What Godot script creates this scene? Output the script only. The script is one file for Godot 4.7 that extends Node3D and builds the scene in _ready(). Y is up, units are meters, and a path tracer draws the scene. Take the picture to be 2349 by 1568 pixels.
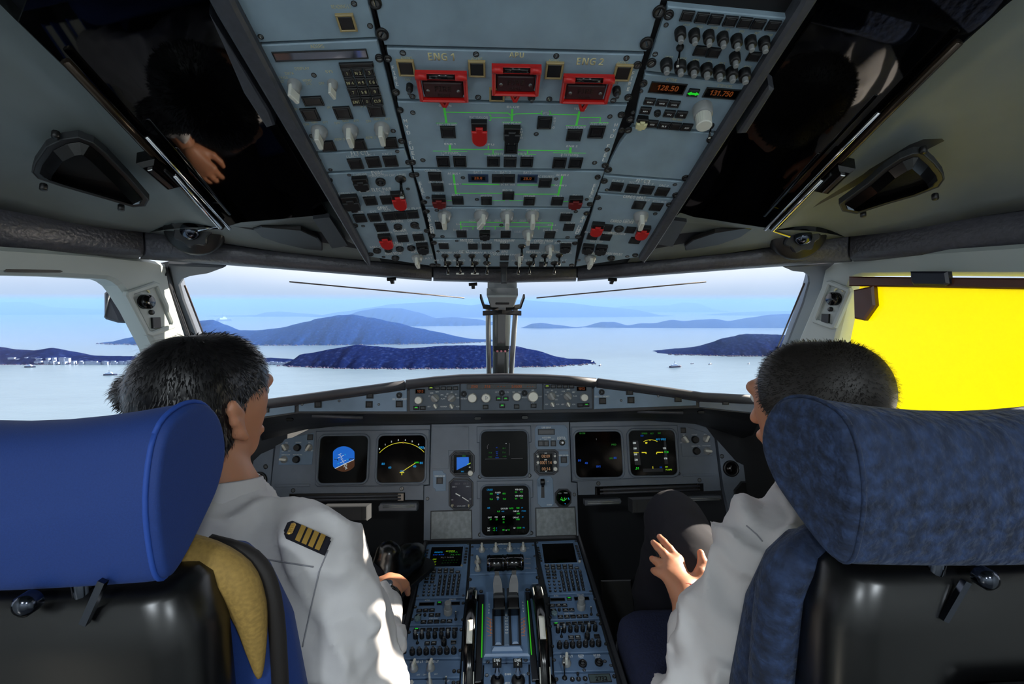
extends Node3D
# An airliner flight deck seen from between the two seats: overhead panel, main panel, pedestal, two pilots, sea and islands outside.
# Axes: x to starboard, y up, -z forward. The centre line of the deck is x = 0, the floor is y = 0.
const F := 1044.0          # focal length in pixels of the 2349 x 1568 frame
var CAM: Transform3D
var M := {}
var taken := {}
var cache := {}
var fonts := {}
var OHC: Transform3D
var OHL: Transform3D
var OHR: Transform3D
var MP: Transform3D
var PED: Transform3D
var GS: Transform3D
const SUN_DIR := Vector3(0.858, 0.415, -0.304)
const DOME := 1.45  # strength of the added dome lamps

func _ready() -> void:
	setup_view()
	set_frames()
	make_materials()
	build_outside()
	build_shell()
	build_overhead()
	build_glareshield()
	build_main_panel()
	build_pedestal()
	build_seats()
	build_people()

# ---------------------------------------------------------------- camera, sky, sun, exposure
func setup_view() -> void:
	CAM = Transform3D(Basis.from_euler(Vector3(deg_to_rad(-5.1), deg_to_rad(-2.4), 0)), Vector3(-0.035, 1.45, 0))
	var cam := Camera3D.new()
	cam.name = "camera"
	cam.transform = CAM
	cam.fov = 73.81
	cam.near = 0.03
	cam.far = 60000.0
	add_child(cam)
	var w := 512
	var h := 256
	var im := Image.create(w, h, false, Image.FORMAT_RGBF)
	var nz := FastNoiseLite.new()
	nz.seed = 5
	nz.frequency = 0.012
	for y in h:
		var el := (0.5 - (y + 0.5) / h) * 180.0
		for x in w:
			var a := TAU * x / w
			var n := nz.get_noise_3d(cos(a) * 90.0, el * 6.0, sin(a) * 90.0)
			var up := smoothstep(0.6, 5.5, el + n * 1.6)
			var c := Color(0.52, 0.68, 0.93).lerp(Color(1.05, 1.12, 1.25), up)
			if el < 0.0:
				c = Color(0.52, 0.68, 0.93)
			im.set_pixel(x, y, c)
	var sm := PanoramaSkyMaterial.new()
	sm.panorama = ImageTexture.create_from_image(im)
	var sky := Sky.new()
	sky.sky_material = sm
	var e := Environment.new()
	e.background_mode = Environment.BG_SKY
	e.sky = sky
	e.tonemap_mode = Environment.TONE_MAPPER_LINEAR
	e.tonemap_exposure = 1.0
	e.sdfgi_enabled = true
	e.ssao_enabled = true
	e.ssil_enabled = true
	e.volumetric_fog_enabled = true
	e.volumetric_fog_density = 0.0
	var we := WorldEnvironment.new()
	we.name = "environment"
	we.environment = e
	add_child(we)
	var sun := DirectionalLight3D.new()
	sun.name = "sun"
	sun.light_energy = 6.0
	sun.light_color = Color(1.0, 0.95, 0.88)
	sun.light_angular_distance = 0.6
	sun.shadow_enabled = true
	sun.basis = Basis.looking_at(-SUN_DIR.normalized())
	add_child(sun)

# ---------------------------------------------------------------- picture point to place, frames
func ray(px: float, py: float) -> Vector3:
	return CAM.basis * Vector3((px - 1174.5) / F, (784.0 - py) / F, -1.0)

func P(px: float, py: float, t: float) -> Vector3:
	return CAM.origin + ray(px, py) * t

func frame(o: Vector3, x: Vector3, y: Vector3) -> Transform3D:
	x = x.normalized()
	var z := x.cross(y).normalized()
	return Transform3D(Basis(x, z.cross(x), z), o)

# the point of a frame's own plane z = h that lies on the line of sight, in the frame's axes
func on(f: Transform3D, px: float, py: float, h := 0.0) -> Vector3:
	var inv := f.affine_inverse()
	var o := inv * CAM.origin
	var d := inv.basis * ray(px, py)
	return o + d * ((h - o.z) / d.z)

func on2(f: Transform3D, px: float, py: float, h := 0.0) -> Vector2:
	var v := on(f, px, py, h)
	return Vector2(v.x, v.y)

# metres per pixel at that point
func mpp(f: Transform3D, px: float, py: float) -> float:
	var g := f * on(f, px, py)
	return (CAM.affine_inverse() * g).z * -1.0 / F

func poly_on(f: Transform3D, pts: Array, h := 0.0) -> PackedVector2Array:
	var out := PackedVector2Array()
	for i in range(0, pts.size(), 2):
		out.append(on2(f, pts[i], pts[i + 1], h))
	return ccw(out)

# ---------------------------------------------------------------- nodes
func numbered(called: String) -> String:
	if not taken.has(called):
		taken[called] = 0
		return called
	taken[called] += 1
	return "%s_%03d" % [called, taken[called]]

func tag(o: Node, label := "", category := "", group := "", kind := "") -> Node:
	if label: o.set_meta("label", label)
	if category: o.set_meta("category", category)
	if group: o.set_meta("group", group)
	if kind: o.set_meta("kind", kind)
	return o

func thing(called: String, label: String, category: String, xf := Transform3D(), group := "") -> Node3D:
	var o := Node3D.new()
	o.name = numbered(called)
	o.transform = xf
	add_child(o)
	tag(o, label, category, group)
	return o

func part(parent: Node, called: String, mesh: Mesh, mat: Material, xf := Transform3D()) -> MeshInstance3D:
	var o := MeshInstance3D.new()
	o.name = numbered(called) if parent == self else called
	o.mesh = mesh
	if mat: o.material_override = mat
	o.transform = xf
	parent.add_child(o, true)
	return o

func structure(called: String, mesh: Mesh, mat: Material, xf := Transform3D(), label := "") -> MeshInstance3D:
	var o := part(self, called, mesh, mat, xf)
	tag(o, label, "", "", "structure")
	return o

func at(x: float, y: float, z := 0.0) -> Transform3D:
	return Transform3D(Basis(), Vector3(x, y, z))

# ---------------------------------------------------------------- shapes
func mb(flat := true) -> SurfaceTool:
	var st := SurfaceTool.new()
	st.begin(Mesh.PRIMITIVE_TRIANGLES)
	st.set_smooth_group(-1 if flat else 0)
	return st

func done(st: SurfaceTool) -> ArrayMesh:
	st.generate_normals()
	st.index()
	return st.commit()

func tri(st: SurfaceTool, a: Vector3, b: Vector3, c: Vector3) -> void:
	st.add_vertex(a); st.add_vertex(c); st.add_vertex(b)

func quad(st: SurfaceTool, a: Vector3, b: Vector3, c: Vector3, d: Vector3) -> void:
	tri(st, a, b, c); tri(st, a, c, d)

func ccw(p: PackedVector2Array) -> PackedVector2Array:
	var s := 0.0
	for i in p.size():
		s += p[i].cross(p[(i + 1) % p.size()])
	if s < 0.0: p.reverse()
	return p

func inset(p: PackedVector2Array, d: float) -> PackedVector2Array:
	var out := PackedVector2Array()
	var n := p.size()
	for i in n:
		var a := (p[i] - p[(i + n - 1) % n]).normalized()
		var b := (p[(i + 1) % n] - p[i]).normalized()
		var na := Vector2(-a.y, a.x)
		var nb := Vector2(-b.y, b.x)
		var m := na + nb
		out.append(p[i] + m * (d / maxf(0.35, 0.5 * m.length_squared())))
	return out

func rr(w: float, h: float, r := 0.0, n := 3, c := Vector2.ZERO) -> PackedVector2Array:
	var out := PackedVector2Array()
	if r <= 0.0:
		return PackedVector2Array([c + Vector2(-w, -h) / 2, c + Vector2(w, -h) / 2, c + Vector2(w, h) / 2, c + Vector2(-w, h) / 2])
	var cs := [Vector2(1, 1), Vector2(-1, 1), Vector2(-1, -1), Vector2(1, -1)]
	for k in 4:
		for j in n + 1:
			var a := PI / 2 * (k + float(j) / n)
			out.append(c + Vector2(cs[k].x * (w / 2 - r), cs[k].y * (h / 2 - r)) + Vector2(cos(a), sin(a)) * r)
	return out

func ngon(r: float, n: int, turn := 0.0, c := Vector2.ZERO) -> PackedVector2Array:
	var out := PackedVector2Array()
	for i in n:
		out.append(c + Vector2.from_angle(turn + TAU * i / n) * r)
	return out

func v3(p: Vector2, z: float) -> Vector3:
	return Vector3(p.x, p.y, z)

func cap(st: SurfaceTool, p: PackedVector2Array, z: float, xf: Transform3D, up := true) -> void:
	var ix := Geometry2D.triangulate_polygon(p)
	for i in range(0, ix.size(), 3):
		var a := p[ix[i]]
		var b := p[ix[i + 1]]
		var c := p[ix[i + 2]]
		if ((b - a).cross(c - a) > 0.0) == up:
			tri(st, xf * v3(a, z), xf * v3(b, z), xf * v3(c, z))
		else:
			tri(st, xf * v3(a, z), xf * v3(c, z), xf * v3(b, z))

# an outline stood up from z0 to z1 with a chamfer at its upper edge; holes only where back is false
func prism(st: SurfaceTool, p: PackedVector2Array, z0: float, z1: float, bev := 0.0, xf := Transform3D(), back := true) -> void:
	p = ccw(p.duplicate())
	var n := p.size()
	var q := inset(p, bev) if bev > 0.0 else p
	for i in n:
		var j := (i + 1) % n
		quad(st, xf * v3(p[i], z0), xf * v3(p[j], z0), xf * v3(p[j], z1 - bev), xf * v3(p[i], z1 - bev))
		if bev > 0.0:
			quad(st, xf * v3(p[i], z1 - bev), xf * v3(p[j], z1 - bev), xf * v3(q[j], z1), xf * v3(q[i], z1))
	cap(st, q, z1, xf)
	if back: cap(st, p, z0, xf, false)

# a frame between two outlines of equally many points
func ring_prism(st: SurfaceTool, p: PackedVector2Array, q: PackedVector2Array, z0: float, z1: float, bev := 0.0, xf := Transform3D()) -> void:
	var n := p.size()
	var pi_ := inset(p, bev) if bev > 0.0 else p
	var qi := inset(q, -bev) if bev > 0.0 else q
	for i in n:
		var j := (i + 1) % n
		quad(st, xf * v3(p[i], z0), xf * v3(p[j], z0), xf * v3(p[j], z1 - bev), xf * v3(p[i], z1 - bev))
		quad(st, xf * v3(q[j], z0), xf * v3(q[i], z0), xf * v3(q[i], z1 - bev), xf * v3(q[j], z1 - bev))
		if bev > 0.0:
			quad(st, xf * v3(p[i], z1 - bev), xf * v3(p[j], z1 - bev), xf * v3(pi_[j], z1), xf * v3(pi_[i], z1))
			quad(st, xf * v3(q[j], z1 - bev), xf * v3(q[i], z1 - bev), xf * v3(qi[i], z1), xf * v3(qi[j], z1))
		quad(st, xf * v3(pi_[i], z1), xf * v3(pi_[j], z1), xf * v3(qi[j], z1), xf * v3(qi[i], z1))
		quad(st, xf * v3(p[j], z0), xf * v3(p[i], z0), xf * v3(q[i], z0), xf * v3(q[j], z0))

func box(st: SurfaceTool, xf: Transform3D, w: float, h: float, z0: float, z1: float, bev := 0.0, r := 0.0) -> void:
	prism(st, rr(w, h, r), z0, z1, bev, xf)

# turned on the z axis; prof holds (radius, z) from the bottom outside to the top
func lathe(st: SurfaceTool, prof: Array, n := 16, xf := Transform3D()) -> void:
	for k in prof.size() - 1:
		var a: Vector2 = prof[k]
		var b: Vector2 = prof[k + 1]
		for i in n:
			var u := Vector2.from_angle(TAU * i / n)
			var v := Vector2.from_angle(TAU * (i + 1) / n)
			if a.x > 1e-6: tri(st, xf * v3(u * a.x, a.y), xf * v3(v * a.x, a.y), xf * v3(v * b.x, b.y))
			if b.x > 1e-6: tri(st, xf * v3(u * a.x, a.y), xf * v3(v * b.x, b.y), xf * v3(u * b.x, b.y))

func loft(st: SurfaceTool, rings: Array, close_ends := true, wrap := true) -> void:
	for k in rings.size() - 1:
		var a: PackedVector3Array = rings[k]
		var b: PackedVector3Array = rings[k + 1]
		var n := a.size()
		for i in (n if wrap else n - 1):
			var j := (i + 1) % n
			quad(st, a[i], a[j], b[j], b[i])
	if close_ends:
		for e in [0, rings.size() - 1]:
			var r: PackedVector3Array = rings[e]
			var c := Vector3.ZERO
			for v in r: c += v
			c /= r.size()
			for i in r.size():
				var j := (i + 1) % r.size()
				if e == 0: tri(st, c, r[j], r[i])
				else: tri(st, c, r[i], r[j])

func tube(st: SurfaceTool, pts: Array, r, n := 8) -> void:
	var rings := []
	var up := Vector3.UP
	for i in pts.size():
		var d: Vector3 = (pts[mini(i + 1, pts.size() - 1)] - pts[maxi(i - 1, 0)]).normalized()
		if absf(d.dot(up)) > 0.95: up = Vector3.RIGHT
		var u := d.cross(up).normalized()
		var v := d.cross(u).normalized()
		up = -v if up.dot(-v) > 0 else v
		v = u.cross(d).normalized()
		var rad: float = r[i] if r is Array else r
		var ring := PackedVector3Array()
		for k in n:
			ring.append(pts[i] + (u * cos(TAU * k / n) + v * sin(TAU * k / n)) * rad)
		ring.reverse()
		rings.append(ring)
	loft(st, rings)

func smooth3(p: Array, n := 4) -> Array:
	var out := []
	for i in p.size() - 1:
		for k in n: out.append((p[i] as Vector3).cubic_interpolate(p[i + 1], p[maxi(i - 1, 0)], p[mini(i + 2, p.size() - 1)], float(k) / n))
	out.append(p[-1])
	return out

# a bar between two points of a plane z, width w
func bar(st: SurfaceTool, a: Vector2, b: Vector2, w: float, z0: float, z1: float, xf := Transform3D()) -> void:
	var d := (b - a).normalized() * w / 2
	var n := Vector2(-d.y, d.x)
	prism(st, PackedVector2Array([a - n, b - n, b + n, a + n]), z0, z1, 0.0, xf)

func text(st: SurfaceTool, s: String, xf: Transform3D, high: float, bold := true, width := 0.0, thick := 0.00015) -> void:
	var key := s + str(bold)
	if not cache.has(key):
		var f: SystemFont
		if not fonts.has(bold):
			f = SystemFont.new()
			f.font_names = PackedStringArray(["Droid Sans"])
			f.font_weight = 700 if bold else 400
			fonts[bold] = f
		var tm := TextMesh.new()
		tm.font = fonts[bold]
		tm.text = s
		tm.font_size = 32
		tm.pixel_size = 1.0 / 23.0
		tm.depth = 0.1
		tm.curve_step = 4.0
		cache[key] = tm
	var m: TextMesh = cache[key]
	var bb := m.get_aabb()
	if bb.size.x <= 0.0: return
	var sx := width / bb.size.x if width > 0.0 else high
	var b := Basis(Vector3(sx, 0, 0), Vector3(0, high, 0), Vector3(0, 0, thick / 0.1))
	var off := -(bb.position + bb.size / 2)
	st.append_from(m, 0, xf * Transform3D(b, b * off + Vector3(0, 0, thick / 2)))

# ---------------------------------------------------------------- bodies: capsules joined on a grid, meshed as surface nets
# bones: [a, b, radius at a, radius at b]; cuts: planes [normal, d] that keep n.p < d
func body_mesh(st: SurfaceTool, bones: Array, cell: float, k: float, warp := 0, cuts := [], pts_out = null) -> void:
	var lo := Vector3.INF
	var hi := -Vector3.INF
	for b in bones:
		var r: float = maxf(b[2], b[3]) + 3.0 * cell
		lo = lo.min(b[0] - Vector3.ONE * r).min(b[1] - Vector3.ONE * r)
		hi = hi.max(b[0] + Vector3.ONE * r).max(b[1] + Vector3.ONE * r)
	var n := Vector3i(((hi - lo) / cell).ceil()) + Vector3i.ONE
	var d := PackedFloat32Array()
	d.resize(n.x * n.y * n.z)
	d.fill(9.0)
	var sy := n.x
	var sz := n.x * n.y
	for b in bones:
		var a: Vector3 = b[0]
		var ab: Vector3 = b[1] - a
		var l2 := maxf(ab.length_squared(), 1e-12)
		var ra: float = b[2]
		var dr: float = b[3] - b[2]
		var kk: float = b[4] if b.size() > 4 else k
		var reach := maxf(b[2], b[3]) + kk + 2.0 * cell
		var p0 := Vector3i(((a.min(b[1]) - Vector3.ONE * reach - lo) / cell).floor()).max(Vector3i.ZERO)
		var p1 := Vector3i(((a.max(b[1]) + Vector3.ONE * reach - lo) / cell).ceil()).min(n - Vector3i.ONE)
		for z in range(p0.z, p1.z + 1):
			for y in range(p0.y, p1.y + 1):
				var o := z * sz + y * sy
				for x in range(p0.x, p1.x + 1):
					var q := lo + Vector3(x, y, z) * cell - a
					var t := clampf(q.dot(ab) / l2, 0.0, 1.0)
					var v := (q - ab * t).length() - ra - dr * t
					var w := d[o + x]
					var h := kk - absf(v - w)
					d[o + x] = minf(v, w) - (h * h / (4.0 * kk) if h > 0.0 else 0.0)
	for z in n.z:
		for y in n.y:
			var o := z * sz + y * sy
			for x in n.x:
				var v := d[o + x]
				if v < 4.0 * cell and v > -4.0 * cell:
					var p := lo + Vector3(x, y, z) * cell
					if warp > 0: v += warped(warp, p)
					for c in cuts: v = maxf(v, c[0].dot(p) - c[1])
					d[o + x] = v
				elif cuts.size() and v < 0.0:
					var p2 := lo + Vector3(x, y, z) * cell
					for c in cuts: v = maxf(v, c[0].dot(p2) - c[1])
					d[o + x] = v
	var at_ := {}
	var E := [[0, 1], [2, 3], [4, 5], [6, 7], [0, 2], [1, 3], [4, 6], [5, 7], [0, 4], [1, 5], [2, 6], [3, 7]]
	var off := [0, 1, sy, sy + 1, sz, sz + 1, sz + sy, sz + sy + 1]
	var cx := PackedVector3Array([Vector3(0, 0, 0), Vector3(1, 0, 0), Vector3(0, 1, 0), Vector3(1, 1, 0), Vector3(0, 0, 1), Vector3(1, 0, 1), Vector3(0, 1, 1), Vector3(1, 1, 1)])
	var g := PackedFloat32Array()
	g.resize(8)
	for z in n.z - 1:
		for y in n.y - 1:
			var o := z * sz + y * sy
			for x in n.x - 1:
				var neg := 0
				for c in 8:
					g[c] = d[o + x + off[c]]
					if g[c] < 0.0: neg += 1
				if neg == 0 or neg == 8: continue
				var s := Vector3.ZERO
				var m := 0
				for e in E:
					var u := g[e[0]]
					var w := g[e[1]]
					if (u < 0.0) != (w < 0.0):
						s += cx[e[0]].lerp(cx[e[1]], u / (u - w))
						m += 1
				at_[o + x] = lo + (Vector3(x, y, z) + s / m) * cell
	for i in at_:
		var x: int = i % sy
		var y: int = (i / sy) % n.y
		var z: int = i / sz
		if x > 0 and y > 0 and z > 0:
			var a := d[i]
			for ax in 3:
				var st1: int = [1, sy, sz][ax]
				var b := d[i + st1]
				if (a < 0.0) == (b < 0.0): continue
				var u: int = [sy, sz, 1][ax]
				var w: int = [sz, 1, sy][ax]
				if not (at_.has(i - u) and at_.has(i - w) and at_.has(i - u - w)): continue
				var q := [at_[i], at_[i - u], at_[i - u - w], at_[i - w]]
				if a < 0.0: quad(st, q[0], q[1], q[2], q[3])
				else: quad(st, q[3], q[2], q[1], q[0])
	if pts_out != null:
		for i in at_: pts_out.append(at_[i])

# ---------------------------------------------------------------- materials
func mat(called: String, c: Color, rough := 0.6, metal := 0.0) -> StandardMaterial3D:
	var m := StandardMaterial3D.new()
	m.resource_name = called
	m.albedo_color = c
	m.roughness = rough
	m.metallic = metal
	M[called] = m
	return m

func noise_tex(freq: float, size: int, sd: int, lo: Color, hi: Color, octaves := 4, cell := false) -> NoiseTexture2D:
	var n := FastNoiseLite.new()
	n.seed = sd
	n.frequency = freq
	n.fractal_octaves = octaves
	if cell: n.noise_type = FastNoiseLite.TYPE_CELLULAR
	var t := NoiseTexture2D.new()
	t.width = size
	t.height = size
	t.seamless = true
	t.noise = n
	var g := Gradient.new()
	g.set_color(0, lo)
	g.set_color(1, hi)
	t.color_ramp = g
	return t

func mottled(m: StandardMaterial3D, freq: float, scale: float, lo: float, hi: float, relief := 0.0, rscale := 0.0) -> StandardMaterial3D:
	m.albedo_texture = noise_tex(freq, 256, int(freq * 1000), Color(lo, lo, lo), Color(hi, hi, hi))
	m.uv1_triplanar = true
	m.uv1_world_triplanar = true
	m.uv1_scale = Vector3.ONE * scale
	if relief > 0.0:
		m.heightmap_enabled = true
		m.heightmap_texture = noise_tex(0.06 if rscale == 0.0 else rscale, 256, 7, Color.BLACK, Color.WHITE)
		m.heightmap_scale = relief
	return m

func glow(called: String, c: Color, e: float) -> StandardMaterial3D:
	var m := mat(called, Color(0.02, 0.02, 0.02), 0.5)
	m.emission_enabled = true
	m.emission = c
	m.emission_energy_multiplier = e
	return m

func make_materials() -> void:
	mottled(mat("panel", Color(0.57, 0.66, 0.72), 0.55), 0.02, 3.0, 0.88, 1.0)
	mottled(mat("panel_blue", Color(0.42, 0.51, 0.60), 0.5), 0.02, 3.0, 0.9, 1.0)
	mottled(mat("main_grey", Color(0.40, 0.44, 0.49), 0.5), 0.02, 3.0, 0.92, 1.0)
	mottled(mat("worn_plate", Color(0.52, 0.55, 0.56), 0.45, 0.2), 0.03, 6.0, 0.75, 1.0)
	mat("frame_dark", Color(0.13, 0.14, 0.16), 0.5)
	mottled(mat("beam", Color(0.27, 0.28, 0.31), 0.5), 0.05, 6.0, 0.8, 1.0, 0.04)
	mottled(mat("leather", Color(0.30, 0.30, 0.33), 0.45), 0.06, 5.0, 0.75, 1.0, 0.12, 0.09)
	mottled(mat("lining", Color(0.42, 0.45, 0.45), 0.5), 0.02, 2.0, 0.92, 1.0)
	mat("pillar", Color(0.62, 0.65, 0.64), 0.45)
	mat("seal", Color(0.07, 0.07, 0.08), 0.6)
	mat("black", Color(0.03, 0.03, 0.035), 0.45)
	mat("black_gloss", Color(0.02, 0.02, 0.022), 0.12)
	mat("tinted", Color(0.008, 0.008, 0.01), 0.03)
	mat("key", Color(0.06, 0.065, 0.075), 0.4)
	mat("key_face", Color(0.10, 0.105, 0.115), 0.35)
	mat("tan_frame", Color(0.62, 0.55, 0.38), 0.4)
	mat("red", Color(0.72, 0.09, 0.08), 0.4)
	mat("dark_red", Color(0.40, 0.05, 0.05), 0.4)
	mat("handle_plate", Color(0.22, 0.12, 0.13), 0.35)
	mat("white_knob", Color(0.80, 0.80, 0.76), 0.35)
	mat("grey_knob", Color(0.52, 0.53, 0.53), 0.35)
	mat("metal", Color(0.62, 0.62, 0.62), 0.28, 0.9)
	mat("screw", Color(0.45, 0.46, 0.46), 0.35, 0.8)
	mat("chrome", Color(0.85, 0.85, 0.86), 0.12, 1.0)
	mat("print", Color(0.86, 0.88, 0.88), 0.6)
	mat("print_cream", Color(0.80, 0.78, 0.60), 0.6)
	mat("green_line", Color(0.40, 1.0, 0.38), 0.5)
	mat("orange", Color(0.95, 0.55, 0.18), 0.5)
	mat("screen", Color(0.006, 0.006, 0.008), 0.10).metallic_specular = 0.22
	mat("mirror_glass", Color(0.55, 0.57, 0.62), 0.06, 0.85)
	mat("blue_frame", Color(0.14, 0.22, 0.34), 0.4)
	glow("lit_green", Color(0.15, 0.95, 0.2), 0.6)
	glow("lit_dim_green", Color(0.2, 0.7, 0.2), 0.25)
	glow("lit_white", Color(0.9, 0.95, 0.95), 0.65)
	glow("lit_grey", Color(0.5, 0.5, 0.52), 0.3)
	glow("lit_cyan", Color(0.1, 0.65, 0.95), 0.6)
	glow("lit_blue", Color(0.03, 0.33, 0.85), 0.55)
	glow("lit_yellow", Color(0.9, 0.85, 0.15), 0.8)
	glow("lit_orange", Color(0.9, 0.45, 0.15), 0.15)
	glow("lit_brown", Color(0.32, 0.17, 0.05), 0.5)
	glow("lit_navy", Color(0.06, 0.06, 0.28), 0.3)
	glow("lit_strip", Color(0.25, 0.85, 0.15), 0.5)
	glow("lit_yellow_green", Color(0.65, 0.85, 0.1), 0.7)
	var g := mat("glass", Color(1, 1, 1, 0.02), 0.0)
	g.transparency = BaseMaterial3D.TRANSPARENCY_ALPHA
	g.metallic_specular = 0.15
	var y := mat("yellow_film", Color(1.0, 0.95, 0.0), 0.45)
	y.backlight_enabled = true
	y.backlight = Color(0.80, 0.79, 0.0)
	mat("blue_cloth", Color(0.10, 0.23, 0.50), 0.85)
	mat("skin", Color(0.72, 0.50, 0.38), 0.5)
	mat("gold", Color(0.78, 0.62, 0.30), 0.35, 0.5)
	mat("navy", Color(0.05, 0.05, 0.10), 0.9)
	mat("shirt", Color(0.77, 0.76, 0.76), 0.8)
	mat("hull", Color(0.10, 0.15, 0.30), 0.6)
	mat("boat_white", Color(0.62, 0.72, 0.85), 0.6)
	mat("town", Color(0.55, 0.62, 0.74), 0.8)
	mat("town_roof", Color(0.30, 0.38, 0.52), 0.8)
	mat("floor", Color(0.34, 0.35, 0.37), 0.9)
	mat("dark_trim", Color(0.16, 0.17, 0.18), 0.6)
	mat("rail", Color(0.20, 0.16, 0.12), 0.25, 0.6)
	mat("dark_chrome", Color(0.30, 0.32, 0.36), 0.15, 1.0)
	mat("post_face", Color(0.36, 0.37, 0.34), 0.5)
	mat("wind_frame", Color(0.34, 0.36, 0.39), 0.45)
	mat("edge_brown", Color(0.16, 0.10, 0.08), 0.5)
	mat("post_metal", Color(0.55, 0.58, 0.58), 0.22, 0.8)
	mat("post_rod", Color(0.60, 0.62, 0.62), 0.3, 0.6)
	mat("pink_ball", Color(0.75, 0.45, 0.50), 0.3)
	mat("shade_case", Color(0.30, 0.15, 0.06), 0.35)
	mat("navy_plastic", Color(0.08, 0.09, 0.14), 0.4)
	glow("dome_glow", Color(1.0, 1.0, 0.98), 1.5)
	mat("grey_dark", Color(0.22, 0.23, 0.24), 0.4)
	mat("handle_print", Color(0.10, 0.04, 0.04), 0.4)
	mat("glare", Color(0.20, 0.205, 0.23), 0.55)
	mat("under", Color(0.15, 0.16, 0.18), 0.5)
	mat("fcu", Color(0.23, 0.28, 0.33), 0.5)
	mat("dark_red_glass", Color(0.05, 0.008, 0.008), 0.1)
	glow("lit_blue_sky", Color(0.02, 0.42, 0.86), 0.7)
	glow("lit_amber_pale", Color(0.9, 0.68, 0.5), 0.4)
	mat("dial_blue", Color(0.03, 0.03, 0.14), 0.2)
	mat("white_needle", Color(0.88, 0.88, 0.85), 0.5)
	mat("gold_knob", Color(0.62, 0.58, 0.46), 0.35, 0.4)
	mat("rim_dark", Color(0.10, 0.11, 0.14), 0.45)
	mat("tape_grey", Color(0.14, 0.15, 0.18), 0.5)
	mottled(mat("ped_blue", Color(0.37, 0.48, 0.61), 0.5), 0.02, 3.0, 0.9, 1.0)
	mat("track", Color(0.40, 0.51, 0.64), 0.35)
	mat("lever_black", Color(0.045, 0.045, 0.05), 0.3)
	mat("lever_grey", Color(0.20, 0.21, 0.22), 0.3)
	mat("glass_guard", Color(0.40, 0.48, 0.50), 0.15)
	mat("lcd", Color(0.30, 0.36, 0.36), 0.25)
	mat("box_grey", Color(0.20, 0.21, 0.22), 0.5)
	mat("hair", Color(0.085, 0.08, 0.085), 0.38)
	mat("hair_short", Color(0.13, 0.115, 0.10), 0.55)
	mat("nail", Color(0.78, 0.58, 0.50), 0.3)
	mat("eye", Color(0.85, 0.85, 0.84), 0.2)
	mat("lanyard", Color(0.72, 0.05, 0.07), 0.6)
	mat("shirt_seam", Color(0.55, 0.55, 0.57), 0.8)
	mat("shoe", Color(0.02, 0.02, 0.022), 0.25)
	M.skin.subsurf_scatter_enabled = true
	M.skin.subsurf_scatter_strength = 0.25
	var sbl := mat("seat_blue", Color(0.07, 0.21, 0.48), 0.75)
	mottled(sbl, 0.12, 12.0, 0.9, 1.0, 0.02, 0.3)
	sbl.rim_enabled = true
	sbl.rim = 0.12
	mat("seat_piping", Color(0.11, 0.27, 0.60), 0.7)
	var fl := mat("seat_fleece", Color(0.17, 0.25, 0.40), 0.9)
	mottled(fl, 0.02, 9.0, 0.4, 1.0, 0.5, 0.022)
	fl.rim_enabled = true
	fl.rim = 0.3
	mottled(mat("seat_navy", Color(0.10, 0.14, 0.28), 0.85), 0.05, 9.0, 0.7, 1.0, 0.1, 0.06)
	mat("shell_black", Color(0.02, 0.021, 0.025), 0.30)
	mottled(mat("tan_pad", Color(0.68, 0.55, 0.28), 0.8), 0.04, 14.0, 0.75, 1.0)
	mat("book_blue", Color(0.10, 0.30, 0.68), 0.4)
	mat("paper", Color(0.86, 0.85, 0.78), 0.7)
	mat("binding", Color(0.10, 0.08, 0.07), 0.7)
	mat("rear_lining", Color(0.78, 0.79, 0.78), 0.6)

# ---------------------------------------------------------------- sea, islands, boats
const SEA := -298.55

func sea_hit(px: float, py: float) -> Vector3:
	var d := ray(px, py)
	return CAM.origin + d * ((SEA - CAM.origin.y) / d.y)

func land_mat(called: String, veg: Color, rock: Color) -> StandardMaterial3D:
	var m := mat(called, Color.WHITE, 0.9)
	m.metallic_specular = 0.0
	var t := noise_tex(0.035, 512, 31, veg.darkened(0.35), veg.lightened(0.12), 5)
	var g: Gradient = t.color_ramp
	g.add_point(0.62, veg)
	g.add_point(0.80, veg.lightened(0.1))
	g.add_point(0.86, rock)
	g.set_color(4, rock.lightened(0.2))
	m.albedo_texture = t
	m.uv1_triplanar = true
	m.uv1_world_triplanar = true
	m.uv1_scale = Vector3.ONE / 420.0
	return m

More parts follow.
